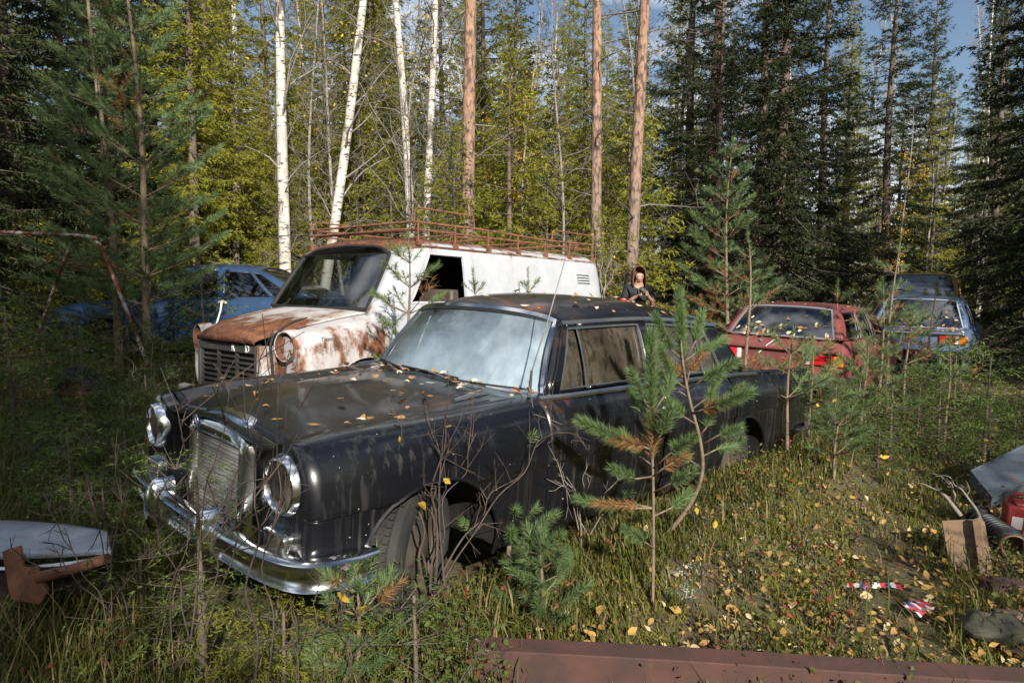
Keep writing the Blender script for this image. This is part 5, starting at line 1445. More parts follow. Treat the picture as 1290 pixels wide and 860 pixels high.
def limb_tree(seed, Ht, r0, name, mat, lean=(0, 0), bend=.1, nbr=26, hb=1.5, blen=1.6, up=(20, 60), leaves=0, sub=4, leafmat='yellow', wood='deadtwig', twin=False, leaf_zone=(0, 1)):
    """bare or nearly bare tree: trunk, limbs with twigs, a few leaves"""
    rng = np.random.default_rng(seed)
    t = bpy.data.objects.new(name, None); COL.objects.link(t); t.empty_display_size = .1
    hs = np.linspace(0, 1, 14); ph = rng.uniform(0, 6, 3)
    def path(f): return np.array([lean[0] * f + bend * math.sin(2.6 * f * 2 + ph[0]) * f, lean[1] * f + bend * math.sin(2.1 * f * 2 + ph[1]) * f, f * Ht - .12 * (f == 0)])
    tr = MB(); tr.tube([path(f) for f in hs], [r0 * (1.25 if f == 0 else 1) * (1 - f) ** .75 + .006 for f in hs], 10, cap=False)
    tr.build('trunk', M[mat], t, angle=180)
    br = MB(); LP = []
    for i in range(nbr):
        f0 = lerp(hb / Ht, .97, (i + rng.uniform(0, 1)) / nbr); p0 = path(f0)
        a = rng.uniform(0, 6.283); el = math.radians(rng.uniform(*up)); L = blen * (1 - .55 * f0) * rng.uniform(.35, 1.2)
        d = np.array([math.cos(a) * math.cos(el), math.sin(a) * math.cos(el), math.sin(el)])
        pts = [p0]; dd = d.copy()
        for q in range(5):
            dd = dd + rng.normal(0, .16, 3); dd /= np.linalg.norm(dd); pts.append(pts[-1] + dd * L / 5)
        rb = min(r0 * .28, .007 + .008 * L) * (1 - .5 * f0)
        br.tube(pts, np.linspace(rb, .0022, 6), 4, cap=False)
        for q in range(int(sub * rng.uniform(.5, 1.5))):
            j = rng.integers(1, 6); b = np.array(pts[j]); d2 = dd + rng.normal(0, .7, 3); d2 /= np.linalg.norm(d2); l2 = L * rng.uniform(.15, .5)
            m_ = b + d2 * l2 * .5 + rng.normal(0, .03, 3); e = b + d2 * l2 + [0, 0, -.06 * l2]
            br.tube([b, m_, e], [.004, .003, .0018], 3, cap=False)
            LP += [m_, e, lerp(b, e, .7)]
            for w in range(2):
                d3 = d2 + rng.normal(0, .6, 3); e2 = m_ + d3 * l2 * .45; br.tube([m_, e2], [.0026, .0015], 3, cap=False); LP.append(e2)
    br.build('crown', M[wood], t, angle=180)
    if leaves and LP:
        LP = np.array(LP); zs = LP[:, 2] / Ht; LP = LP[(zs >= leaf_zone[0]) & (zs <= leaf_zone[1])]
        c = LP[rng.integers(0, len(LP), leaves)] + rng.normal(0, .05, (leaves, 3))
        leaf_mesh('leaves', c, rng.uniform(.022, .036, leaves), rng, M[leafmat], t, hang=True)
    return t

LEAF_OUT = np.array([(-1.0, 0), (-.62, .52), (-.1, .74), (.45, .52), (1.15, 0), (.45, -.52), (-.1, -.74), (-.62, -.52)])
LEAF_TRI = [(8, 0, 1), (8, 1, 2), (9, 2, 3), (8, 2, 9), (9, 3, 4), (9, 4, 5), (9, 5, 6), (8, 9, 6), (8, 6, 7), (8, 7, 0)]
def leaf_mesh(name, c, size, rng, mat, parent=None, hang=False, normals=None):
    """small curled ovate leaves folded along the midrib"""
    n = len(c); size = np.asarray(size).reshape(-1, 1)
    if normals is None:
        nm = unit(rng.normal(0, 1, (n, 3))) if hang else unit(np.stack([rng.normal(0, .35, n), rng.normal(0, .35, n), np.ones(n)], -1))
    else: nm = unit(normals)
    a = unit(np.cross(nm, rng.normal(size=(n, 3)))); b = np.cross(nm, a)
    fold = rng.uniform(-.1, .9, (n, 1)); curl = rng.uniform(-.35, .6, (n, 1)); wid = rng.uniform(.65, 1.1, (n, 1)); tw = rng.normal(0, .35, (n, 1))
    pts = np.concatenate([LEAF_OUT, [(-.35, 0), (.4, 0)]])
    V = []
    for u, v in pts:
        jit = rng.normal(0, .06, (n, 2)) if abs(v) > 0 else np.zeros((n, 2))
        uu = u + jit[:, :1]; vv = (v + jit[:, 1:]) * wid
        h = fold * np.abs(vv) * .7 + curl * (uu ** 2) * .45 + tw * uu * vv
        V.append(c + (a * uu + b * vv * .9 + nm * h) * size)
    V = np.stack(V, 1).reshape(-1, 3)
    return piece_mesh(name, V, 10, LEAF_TRI, mat, parent)

def shoot_needles(p0, p1, n, ln, rng, ang=(35, 65), cup=0.0):
    p0, p1 = np.array(p0, float), np.array(p1, float); ax = unit(p1 - p0)
    f = rng.uniform(0, 1, n); b = p0 + (p1 - p0) * f[:, None]
    r = rng.normal(size=(n, 3)); side = unit(r - (r @ ax)[:, None] * ax)
    a = np.radians(rng.uniform(*ang, n) * (1 - .45 * f ** 3))
    return b, ax * np.cos(a)[:, None] + side * np.sin(a)[:, None], ln * rng.uniform(.75, 1.1, n)

def young_pine(seed, Ht, name='young_pine', spread=.5, h0=.25, whorl=.26, per=5, nlen=.055, nw=.0028, dens=520, r0=None, dead=.12, stem=None, fork=True):
    rng = np.random.default_rng(seed)
    t = bpy.data.objects.new(name, None); COL.objects.link(t); t.empty_display_size = .1
    r0 = r0 or .006 + Ht * .008
    ph = rng.uniform(0, 6, 2)
    path = stem or (lambda h: np.array([.03 * Ht * math.sin(1.4 * h / Ht * 3 + ph[0]) * h / Ht, .03 * Ht * math.sin(1.1 * h / Ht * 3 + ph[1]) * h / Ht, h - (.06 if h == 0 else 0)]))
    hs = np.linspace(0, Ht, 12)
    tr = MB(); tr.tube([path(h) for h in hs], [r0 * (1 - h / Ht) ** .8 + .0025 for h in hs], 7, cap=False); tr.build('trunk', M['youngbark'], t, angle=180)
    br = MB(); NB = [[], [], []]; DB = [[], [], []]
    def put(p0, p1, isdead=False):
        L = np.linalg.norm(np.array(p1) - p0); n = max(8, int(L * dens * (.6 if isdead else 1)))
        b = shoot_needles(p0, p1, n, nlen, rng)
        for k in range(3): (DB if isdead else NB)[k].append(b[k])
    put(path(Ht - whorl * .95), path(Ht) + [0, 0, .02])
    h = Ht - whorl
    while h > h0:
        f = (h - h0) / (Ht - h0); L0 = spread * (1 - f) ** .75 + .10
        for q in range(per):
            if rng.uniform() < .15: continue
            a = q * 2 * math.pi / per + rng.uniform(-.4, .4) + h * 5; L = L0 * rng.uniform(.6, 1.15)
            el = math.radians(rng.uniform(10, 30) + 22 * f)
            p = path(h); d = np.array([math.cos(a) * math.cos(el), math.sin(a) * math.cos(el), math.sin(el)])
            pts = [p, p + d * L * .5 + [0, 0, -.03 * L], p + d * L + [0, 0, .08 * L]]
            br.tube(pts, [.003 + .006 * L, .0025 + .003 * L, .0022], 4, cap=False)
            isd = rng.uniform() < dead * (1.3 - f)
            tip = min(.8, .24 / max(L, .05))
            put(lerp(pts[1], pts[2], .0) if L < .35 else lerp(pts[1], pts[2], .15), pts[2], isd)
            if rng.uniform() < dead * 1.6: put(lerp(pts[0], pts[1], .45), pts[1], True)
            elif rng.uniform() < .5: put(lerp(pts[0], pts[1], .6), pts[1])
            if fork and L > .16:
                for s in (-1, 1):
                    for ff in ((.55,) if L < .45 else (.4, .7)):
                        o = lerp(np.array(pts[0]), np.array(pts[2]), ff); sd = np.array([-math.sin(a) * s, math.cos(a) * s, .15]); e = o + (d * .75 + sd * .6) * L * rng.uniform(.25, .42)
                        br.tube([o, e], [.003, .002], 3, cap=False); put(lerp(o, e, .25), e, isd or rng.uniform() < dead * .6)
        h -= whorl * rng.uniform(.85, 1.15)
    if br.f: br.build('branches', M['youngbark'], t, angle=180)
    for B, nm, mt in ((NB, 'crown', 'needle'), (DB, 'dead_needles', 'needle_dead')):
        if B[0]:
            b, d, l = (np.concatenate(q) for q in B)
            tri_mesh(nm, needles(b, d, l, nw, rng), M[mt], t)
    return t

def move(o, loc, rz=0, s=1.0):
    o.location = loc; o.rotation_euler = (0, 0, rz); o.scale = (s,) * 3
    return o
def on(x, y): return (float(x), float(y), float(gz(x, y)))
def onp(px, Y): 
    x = (px - 645) / F_PX * Y
    return on(x, Y)

# -- tall trunks one can tell apart, standing behind the cars
def tall_birch(px, Y, Ht, r0, lean, lab, seed, **kw):
    t = limb_tree(seed, Ht, r0, 'birch', 'birch', lean=lean, bend=.18, nbr=34, hb=2.2, blen=2.6, up=(25, 65), leaves=260, sub=5, wood='greybark', leaf_zone=(.3, 1), **kw)
    move(t, onp(px, Y)); return tag(t, lab, 'birch')
tall_birch(360, 14.0, 15, .125, (.25, 0), 'thick straight white birch behind the front of the van', 1)
tall_birch(398, 13.2, 15, .10, (2.5, .3), 'white birch leaning to the right above the roof rack', 2)
tall_birch(524, 14.2, 15, .095, (-.75, .2), 'left hand stem of the twin white birches behind the roof rack', 3)
tall_birch(532, 14.4, 15, .085, (.6, -.2), 'right hand stem of the twin white birches behind the roof rack', 4)
tall_birch(313, 17, 14, .09, (-.4, 0), 'thin grey white birch left of the thick straight birch', 5)
tall_birch(850, 20, 14, .07, (.3, 0), 'thin white birch standing between the pines and the dark spruces', 6)

def tall_pine(px, Y, Ht, r0, lean, lab, seed):
    rng = np.random.default_rng(seed)
    t = limb_tree(seed, Ht, r0, 'pine', 'pine', lean=lean, bend=.10, nbr=34, hb=1.0, blen=1.9, up=(-12, 25), leaves=0, sub=4, wood='deadtwig')
    NBs, NDs, NLs = [], [], []; wd = MB()
    for i in range(70):
        h = rng.uniform(.58, 1.0); a = rng.uniform(0, 6.28); L = 2.3 * (1.12 - h) ** .6 * rng.uniform(.5, 1.1); p = np.array([lean[0] * h, lean[1] * h, Ht * h])
        e = p + np.array([math.cos(a) * L, math.sin(a) * L, L * rng.uniform(.05, .5)]); wd.tube([p, e], [.03, .008], 4, cap=False)
        for q in range(9):
            o = lerp(p, e, rng.uniform(.4, 1)) + rng.normal(0, .16, 3); d = unit(rng.normal(0, 1, 3) + [0, 0, .6])
            b = shoot_needles(o, o + d * .22, 46, .085, rng); NBs.append(b[0]); NDs.append(b[1]); NLs.append(b[2])
    wd.build('limbs', M['pine'], t, angle=180)
    tri_mesh('crown', needles(np.concatenate(NBs), np.concatenate(NDs), np.concatenate(NLs), .012, rng), M['needle'], t)
    move(t, onp(px, Y)); return tag(t, lab, 'pine')
tall_pine(588, 13.0, 17, .145, (.25, 0), 'orange barked pine trunk right of the twin birches, behind the van', 21)
tall_pine(749, 13.2, 17, .115, (.05, 0), 'slender straight pine trunk behind the rear end of the van', 22)
tall_pine(791, 12.6, 17, .12, (.62, .2), 'pine trunk behind the person, leaning slightly to the right', 23)
tall_pine(884, 18.0, 17, .14, (.55, 0), 'shaded reddish pine trunk among the dark spruces right of the person', 24)
tall_pine(128, 15.0, 15, .09, (-.1, 0), 'dark pine trunk at the left behind the young pines', 25)

# -- spruces of the surrounding wood
PROTO = [spruce(31 + i, Ht, h0, sp, dens=1.5, nw=.03, nl=.095, step=.25, per=6) for i, (Ht, h0, sp) in enumerate(((13, .5, 1.9), (15, 1.2, 2.1), (11, .25, 1.8), (8, .15, 1.5)))]
SMALL = [spruce(41 + i, Ht, .08, sp, per=6, step=.13, nl=.06, nw=.018, dens=2.2) for i, (Ht, sp) in enumerate(((3.2, .85), (2.2, .7)))]
DPROTO = [spruce(51 + i, Ht, h0, sp, mat='spruce_shaded', nl=.10, nw=.032, dens=1.4, droop=1.5, per=6) for i, (Ht, h0, sp) in enumerate(((16, .6, 2.3), (14, .3, 2.2)))]
FARP = [limb_tree(61 + i, Ht, r, 'thin_birch', 'birch', lean=(l, 0), bend=.25, nbr=42, hb=2.5, blen=1.7, up=(30, 70), leaves=lv, sub=5, wood='greybark', leaf_zone=(.2, 1)) for i, (Ht, r, l, lv) in enumerate(((13, .06, .4, 160), (12, .05, -.5, 500), (10, .035, .2, 60)))]
BROWN = [limb_tree(71 + i, Ht, r, 'bare_tree', 'greybark', lean=(l, .2), bend=.3, nbr=60, hb=.8, blen=1.5, up=(10, 65), leaves=0, sub=6, wood='twig') for i, (Ht, r, l) in enumerate(((9, .045, .3), (7, .03, -.3)))]
PALE = [limb_tree(75 + i, Ht, r, 'bare_birch', 'greybark', lean=(l, .1), bend=.35, nbr=64, hb=.6, blen=1.7, up=(15, 65), leaves=40, sub=6, wood='deadtwig') for i, (Ht, r, l) in enumerate(((8.5, .035, .5), (6.5, .028, -.5)))]
used = set()
def plant(proto, x, y, label, group, cat, s=1.0):
    rz = RNG.uniform(0, 6.28)
    if proto.name not in used:
        used.add(proto.name); move(proto, on(x, y), rz, s); tag(proto, label, cat, group); return proto
    return dup(proto, on(x, y), rz, s, label, group)

CARS = [(-.907 - .703 * -1.6, 3.326 + .711 * 1.6, 2.9), (-1.0, 7.5, 2.5), (4.2, 9.6, 2.3), (8.0, 13.2, 2.8), (11.8, 19, 2.6), (-4.2, 10.5, 2.6), (1.96, 10.7, 1.0)]
def clear(x, y, pad=0.0): return all((x - a) ** 2 + (y - b) ** 2 > (r + pad) ** 2 for a, b, r in CARS)

L_LIT = 'green spruce with sunlit drooping branches in the wood behind the van'
L_DARK = 'dark shaded spruce in the wood behind the maroon and blue cars'
L_LEFT = 'shaded spruce in the wood at the left behind the blue car'
pts = []
def scatter(n, xr, yr, mind, px_rng=None, tries=6000):
    out = []
    for _ in range(tries):
        if len(out) >= n: break
        x, y = RNG.uniform(*xr), RNG.uniform(*yr)
        px = 645 + F_PX * x / y
        if px_rng and not (px_rng[0] < px < px_rng[1]): continue
        if not clear(x, y, .6) or any((x - a) ** 2 + (y - b) ** 2 < mind ** 2 for a, b in pts): continue
        pts.append((x, y)); out.append((x, y))
    return out
# hand placed first row
for px, Y, k, s in ((455, 16.5, 2, 1.0), (300, 15.5, 3, 1.0), (250, 14.2, 2, .95), (650, 17.0, 2, .9), (700, 15.8, 3, .9), (560, 19, 0, .9), (475, 20.5, 1, 1.0), (610, 22, 1, .9), (345, 20, 0, 1), (735, 20, 2, 1), (270, 18.5, 1, 1)):
    x = (px - 645) / F_PX * Y; pts.append((x, Y)); plant(PROTO[k], x, Y, L_LIT, 'sunlit spruces behind the van', 'spruce', s)
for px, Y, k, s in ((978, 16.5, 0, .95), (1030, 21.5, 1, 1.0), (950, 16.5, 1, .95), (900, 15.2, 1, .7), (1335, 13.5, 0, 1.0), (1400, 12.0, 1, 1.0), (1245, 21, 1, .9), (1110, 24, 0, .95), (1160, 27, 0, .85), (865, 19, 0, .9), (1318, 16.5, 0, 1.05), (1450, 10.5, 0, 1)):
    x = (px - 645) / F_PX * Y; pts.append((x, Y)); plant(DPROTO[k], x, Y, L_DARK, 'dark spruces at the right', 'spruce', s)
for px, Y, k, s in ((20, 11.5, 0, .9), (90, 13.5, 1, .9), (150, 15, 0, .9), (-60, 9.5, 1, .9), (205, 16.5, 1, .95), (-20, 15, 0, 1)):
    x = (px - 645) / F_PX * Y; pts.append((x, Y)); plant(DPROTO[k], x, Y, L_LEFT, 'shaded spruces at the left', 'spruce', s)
for x, y in scatter(16, (-22, -4), (14, 34), 1.9, (-60, 290)): plant(PROTO[RNG.integers(0, 4)], x, y, L_LEFT, 'shaded spruces at the left', 'spruce', RNG.uniform(.8, 1.15))
for x, y in scatter(44, (-12, 6), (18, 42), 1.9, (290, 850)): plant(PROTO[RNG.integers(0, 4)], x, y, L_LIT, 'sunlit spruces behind the van', 'spruce', RNG.uniform(.75, 1.1))
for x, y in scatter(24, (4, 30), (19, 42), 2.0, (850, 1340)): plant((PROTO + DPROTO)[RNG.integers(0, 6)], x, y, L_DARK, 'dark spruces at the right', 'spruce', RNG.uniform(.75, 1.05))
for x, y in scatter(40, (-8, 4), (12.2, 20), .9, (230, 800)): plant(SMALL[RNG.integers(0, 2)], x, y, 'small bushy spruce under the tall trunks behind the van', 'small spruces behind the van', 'young spruce', RNG.uniform(.9, 2.0))
for x, y in scatter(14, (-14, -3), (9, 18), 1.0, (-60, 260)): plant(SMALL[RNG.integers(0, 2)], x, y, 'small bushy spruce around the blue car at the left', 'small spruces at the left', 'young spruce', RNG.uniform(.7, 1.3))
for x, y in scatter(105, (-22, 30), (16.5, 50), 1.0, (-40, 1320)): plant(FARP[RNG.integers(0, 3)], x, y, 'thin pale birch stem deep in the wood', 'thin birches in the wood', 'birch', RNG.uniform(.85, 1.2))
for x, y in scatter(50, (-14, 24), (16, 42), .9, (200, 1250)): plant(BROWN[RNG.integers(0, 2)], x, y, 'bare brown twiggy tree in the wood', 'bare trees in the wood', 'bare tree', RNG.uniform(.8, 1.3))
for x, y in scatter(7, (-6, 4), (12.2, 17), .7, (330, 860)): plant(PALE[RNG.integers(0, 2)], x, y, 'slender bare pale birch among the sunlit spruces behind the van', 'bare birches behind the van', 'birch', RNG.uniform(.8, 1.3))
for p in PROTO + SMALL + DPROTO + FARP + BROWN:
    if p.name not in used: print('unused', p.name)

# -- young pines and saplings between and in front of the cars
def yp(seed, px, Y, Ht, lab, cat='young pine', **kw):
    t = young_pine(seed, Ht, **kw); move(t, onp(px, Y)); return tag(t, lab, cat)
yp(101, 183, 8.2, 5.6, 'tall shaded young pine standing before the rear of the blue car', spread=1.15, h0=.8, whorl=.36, per=7, nlen=.08, nw=.006, dens=560, dead=.04)
yp(102, 146, 8.8, 6.2, 'slightly farther shaded young pine at the left, beside the tallest of the pair', spread=1.05, h0=.9, whorl=.36, per=7, nlen=.08, nw=.006, dens=560, dead=.04)
yp(103, 917, 9.6, 3.45, 'bushy young pine with browning tips standing behind the maroon hatchback', spread=.80, h0=.5, whorl=.27, per=7, nlen=.07, nw=.006, dens=640, dead=.13)
yp(104, 940, 7.1, 2.0, 'thin young pine in front of the rear window of the maroon hatchback', spread=.35, h0=.7, whorl=.28, per=4, nlen=.06, nw=.0045, dens=420, dead=.4)
yp(105, 1124, 7.5, 2.05, 'slim young pine with tufted top before the grey blue saloon', spread=.34, h0=.85, whorl=.24, per=4, nlen=.06, nw=.0045, dens=450, dead=.15)
yp(106, 1113, 7.0, 1.55, 'short young pine beside the slim tufted pine', spread=.36, h0=.5, whorl=.24, per=5, nlen=.06, nw=.0045, dens=450, dead=.2)
yp(107, 1172, 8.6, 1.75, 'young pine before the boot of the grey blue saloon', spread=.36, h0=.6, whorl=.25, per=4, nlen=.06, nw=.0045, dens=420, dead=.2)
yp(108, 1199, 6.4, 1.0, 'sunlit green young pine standing right of the grey blue saloon', spread=.22, h0=.5, whorl=.2, per=5, nlen=.06, nw=.004, dens=600, dead=.05)
yp(109, 998, 5.0, .92, 'small pine sapling by the tail of the black saloon', spread=.34, h0=.38, whorl=.17, per=5, nlen=.05, nw=.003, dens=600, dead=.15)
yp(110, 640, 3.1, .78, 'single stemmed pine sapling in front of the rear of the front wheel', spread=.13, h0=.24, whorl=.10, per=6, nlen=.055, nw=.0032, dens=2200, dead=.05, fork=False)
yp(111, 684, 2.85, .36, 'low pale green pine seedling in the grass near the beam', spread=.10, h0=.03, whorl=.07, per=6, nlen=.055, nw=.0032, dens=2000, dead=.0, fork=False)
yp(112, 965, 5.6, .85, 'small pine sapling against the black rear wing', spread=.3, h0=.3, whorl=.18, per=5, nlen=.055, nw=.0035, dens=500, dead=.3)
yp(113, 1050, 6.3, .8, 'low pine sapling between the maroon hatchback and the clearing', spread=.36, h0=.2, whorl=.18, per=5, nlen=.055, nw=.0035, dens=500, dead=.2)
yp(114, 510, 5.15, 1.85, 'young pine growing between the van door and the black saloon', spread=.38, h0=.75, whorl=.2, per=6, nlen=.06, nw=.0035, dens=520, dead=.1)
yp(115, 660, 7.0, 1.65, 'thin pine leader rising above the black roof against the white van side', spread=.18, h0=.9, whorl=.22, per=4, nlen=.05, nw=.0035, dens=520, dead=.05)
yp(116, 1060, 8.2, 1.5, 'young pine half hiding the side of the maroon hatchback', spread=.45, h0=.5, whorl=.24, per=5, nlen=.06, nw=.0045, dens=420, dead=.25)
yp(117, 596, 6.2, 1.6, 'thin pine leader beside the van door window', spread=.2, h0=.8, whorl=.2, per=5, nlen=.055, nw=.0035, dens=520, dead=.05)

def double_pine():
    """the two entangled young pines before the door of the black saloon"""
    rng = np.random.default_rng(7)
    A = [(822, 784, 2.98), (823, 700, 3.0), (823, 620, 3.0), (821, 540, 3.0), (822, 480, 3.0), (820, 428, 3.0)]
    B = [(748, 699, 3.62), (790, 694, 3.60), (830, 680, 3.55), (866, 640, 3.5), (884, 598, 3.45), (882, 555, 3.42), (868, 500, 3.4), (859, 445, 3.38), (856, 374, 3.38)]
    def world(c): return catmull([at(*p) for p in c], 6)
    def make(name, label, stem, r0, r1, shoots):
        S = world(stem); o = S[0].copy(); o[2] = gz(o[0], o[1])
        t = thing(name, label, 'young pine', o)
        m = MB(); m.tube(S - o, np.linspace(r0, r1, len(S)), 8); m.build('trunk', M['youngbark'], t, angle=180)
        br = MB(); G = [[], [], []]; D = [[], [], []]
        for kind, pts, dens in shoots:
            P = np.array([at(*p) for p in pts])
            br.tube(P - o, np.linspace(.0055, .003, len(P)), 5)
            a, b = P[-2] - o, P[-1] - o
            n = int(np.linalg.norm(b - a) * dens * 2.4)
            q = shoot_needles(a, b, int(n * rng.uniform(.9, 1.3) * (1.15 if kind == 'g' else .7)), rng.uniform(.048, .066), rng, ang=(26, 68))
            for k in range(3): (G if kind == 'g' else D)[k].append(q[k])
        br.build('branches', M['youngbark'], t, angle=180)
        for Bk, nm, mt in ((G, 'crown', 'needle'), (D, 'dead_needles', 'needle_dead')):
            b, d, l = (np.concatenate(q) for q in Bk); tri_mesh(nm, needles(b, d, l, .0031, rng), M[mt], t)
    g = 1500
    make('young_pine', 'straight slim young pine with orange dead needles before the black front door', A, .008, .004, [
        ('g', [(822, 545, 3.0), (821, 490, 3.0), (820, 422, 3.0)], g), ('g', [(822, 560, 3.0), (821, 545, 3.0), (821, 485, 3.0)], g), ('d', [(822, 600, 3.0), (822, 580, 3.0), (822, 520, 3.0)], 700),
        ('g', [(822, 566, 3.0), (786, 556, 2.95), (733, 531, 2.9)], g), ('d', [(822, 568, 3.0), (812, 563, 2.98), (775, 553, 2.93)], g),
        ('g', [(822, 600, 3.0), (800, 603, 2.92), (772, 590, 2.85)], 1000), 
        ('g', [(823, 640, 3.0), (780, 640, 3.1), (728, 628, 3.15)], 1100), ('d', [(823, 640, 3.0), (805, 636, 3.05), (752, 634, 3.1)], 1100),
        ('g', [(822, 590, 3.0), (845, 570, 2.95), (872, 552, 2.9)], 1200), ('d', [(822, 600, 3.0), (835, 590, 2.96), (862, 574, 2.92)], 900),
        ('g', [(823, 650, 3.0), (845, 640, 3.05), (868, 622, 3.1)], 1000), ('g', [(822, 520, 3.0), (812, 505, 3.0), (796, 470, 2.97)], 1200), ('g', [(822, 520, 3.0), (836, 500, 3.0), (846, 478, 3.03)], 1200),
        ('g', [(823, 690, 3.0), (812, 682, 2.95), (790, 668, 2.9)], 1000), ('g', [(822, 560, 3.0), (832, 548, 2.95), (846, 515, 2.9)], 1200), ('g', [(822, 540, 3.0), (810, 522, 3.05), (797, 498, 3.1)], 1300), ('g', [(822, 585, 3.0), (806, 575, 3.08), (785, 545, 3.15)], 1200), ('g', [(823, 620, 3.0), (846, 608, 2.95), (872, 594, 2.9)], 1100)])
    make('young_pine', 'bent young pine whose stem lies along the ground and rises before the rear door', B, .017, .004, [
        ('g', [(862, 470, 3.4), (858, 430, 3.38), (856, 366, 3.38)], g), ('g', [(862, 480, 3.4), (859, 450, 3.4), (857, 395, 3.38)], g),
        ('d', [(864, 490, 3.4), (861, 475, 3.4), (838, 452, 3.35)], 1400), ('d', [(864, 490, 3.4), (868, 470, 3.4), (884, 448, 3.4)], 1300), ('g', [(862, 455, 3.4), (875, 446, 3.42), (912, 428, 3.45)], g), ('g', [(862, 455, 3.4), (845, 440, 3.38), (826, 400, 3.3)], 1300),
        ('g', [(868, 490, 3.4), (885, 478, 3.35), (925, 456, 3.3)], g), ('g', [(872, 520, 3.4), (900, 512, 3.3), (944, 494, 3.22)], g), ('d', [(872, 520, 3.4), (885, 516, 3.35), (925, 503, 3.28)], 1500),
        ('g', [(880, 550, 3.42), (890, 538, 3.4), (896, 500, 3.4)], 1300), ('g', [(884, 560, 3.44), (905, 548, 3.4), (930, 540, 3.36)], 1000),
        ('g', [(884, 590, 3.45), (870, 580, 3.4), (850, 560, 3.35)], 1000), ('g', [(868, 500, 3.4), (850, 490, 3.45), (820, 462, 3.5)], 1200), ('g', [(862, 455, 3.4), (876, 430, 3.4), (884, 396, 3.42)], 1300), ('g', [(866, 490, 3.4), (848, 478, 3.36), (832, 440, 3.3)], 1300), ('g', [(878, 535, 3.42), (862, 525, 3.38), (842, 505, 3.34)], 1200), ('g', [(872, 515, 3.4), (892, 500, 3.42), (908, 470, 3.44)], 1200), ('g', [(884, 575, 3.44), (902, 566, 3.46), (925, 562, 3.5)], 1000)])
double_pine()

# -- small spruces near the camera
def ys(seed, px, Y, Ht, sp, lab, **kw):
    t = spruce(seed, Ht, .03, sp, name='young_spruce', mat=kw.pop('mat', 'spruce_young'), step=.06, per=5, nl=.020, nw=.0045, dens=kw.pop('dens', 2.6), ksp=.010, dead=False, droop=.7, **kw)
    move(t, onp(px, Y)); return tag(t, lab, 'young spruce')
ys(201, 335, 2.3, .50, .44, 'small bright green spruce below the chrome bumper', dens=5.5, mat='spruce')
ys(202, 212, 2.35, 1.0, .30, 'thin young spruce standing before the far headlight', dens=1.2)
ys(203, 498, 2.18, .60, .36, 'dark young spruce beside the front wheel at the near edge')
ys(204, 560, 2.05, .34, .40, 'low dark spruce twig cluster next to the end of the beam')
ys(205, 120, 3.4, .75, .40, 'shaded young spruce in the grass at the far left')
SAP = [spruce(211 + i, Ht, .03, sp, name='spruce_sapling', mat='spruce_young', step=.08, per=6, nl=.028, nw=.008, dens=2.6, ksp=.018, dead=False, droop=.7) for i, (Ht, sp) in enumerate(((.9, .42), (.6, .36)))]
for px, Y, s in ((1050, 5.4, .8), (1140, 5.6, 1.0), (1185, 5.9, .9), (1240, 5.8, 1.1), (1275, 6.3, 1.2), (1100, 6.2, 1.0), (1215, 6.9, 1.0), (1160, 6.8, .9), (1020, 6.1, .8), (1262, 5.2, .8), (1120, 5.0, .7), (1080, 5.7, .9), (1300, 5.6, 1.0)):
    x = (px - 645) / F_PX * Y; plant(SAP[RNG.integers(0, 2)], x, Y, 'knee high spruce sapling in the undergrowth at the right', 'spruce saplings at the right', 'young spruce', s * RNG.uniform(.9, 1.1))
for px, Y, s in ((30, 4.6, 1.2), (90, 5.2, 1.4), (160, 4.5, 1.0), (20, 6.2, 1.6), (140, 6.0, 1.3), (190, 5.3, 1.1), (60, 3.6, .9), (230, 5.6, 1.2), (150, 7.6, 1.9), (215, 7.4, 1.7), (255, 7.9, 1.6), (60, 8.3, 1.9), (100, 9.0, 1.6), (-10, 8, 1.9)):
    x = (px - 645) / F_PX * Y; plant(SAP[RNG.integers(0, 2)], x, Y, 'low shaded spruce in the undergrowth at the left', 'low spruces at the left', 'young spruce', s * RNG.uniform(.9, 1.1))

yp(118, 440, 2.35, .50, 'low young pine between the bumper corner and the front wheel', spread=.20, h0=.05, whorl=.10, per=6, nlen=.05, nw=.0032, dens=1100, dead=.08)
yp(119, 760, 3.9, .62, 'small green pine sapling at the sill of the black car behind the bent pine', spread=.22, h0=.1, whorl=.12, per=6, nlen=.05, nw=.0034, dens=900, dead=.15)
yp(120, 905, 4.6, .70, 'small pine sapling before the black rear wheel', spread=.26, h0=.15, whorl=.14, per=6, nlen=.055, nw=.0036, dens=800, dead=.2)
yp(121, 1060, 4.7, .5, 'low pine sapling at the edge of the sunny clearing', spread=.22, h0=.1, whorl=.12, per=5, nlen=.055, nw=.0034, dens=800, dead=.1)
yp(122, 1092, 5.9, 1.0, 'bushy young pine in the undergrowth before the tail lamp of the maroon hatchback', spread=.36, h0=.3, whorl=.17, per=5, nlen=.06, nw=.004, dens=700, dead=.15)
yp(123, 1146, 7.2, 1.25, 'bushy young pine in the undergrowth left of the grey blue bumper', spread=.42, h0=.4, whorl=.2, per=5, nlen=.06, nw=.0045, dens=600, dead=.15)
yp(124, 1025, 5.7, .95, 'bushy young pine between the black tail fin and the maroon tail lamp', spread=.36, h0=.25, whorl=.17, per=5, nlen=.06, nw=.004, dens=700, dead=.2)
ys(206, 165, 2.7, .55, .30, 'small young spruce before the far end of the chrome bumper', dens=1.6)
ys(208, 410, 1.95, .30, .26, 'low young spruce at the bottom edge below the bumper corner')
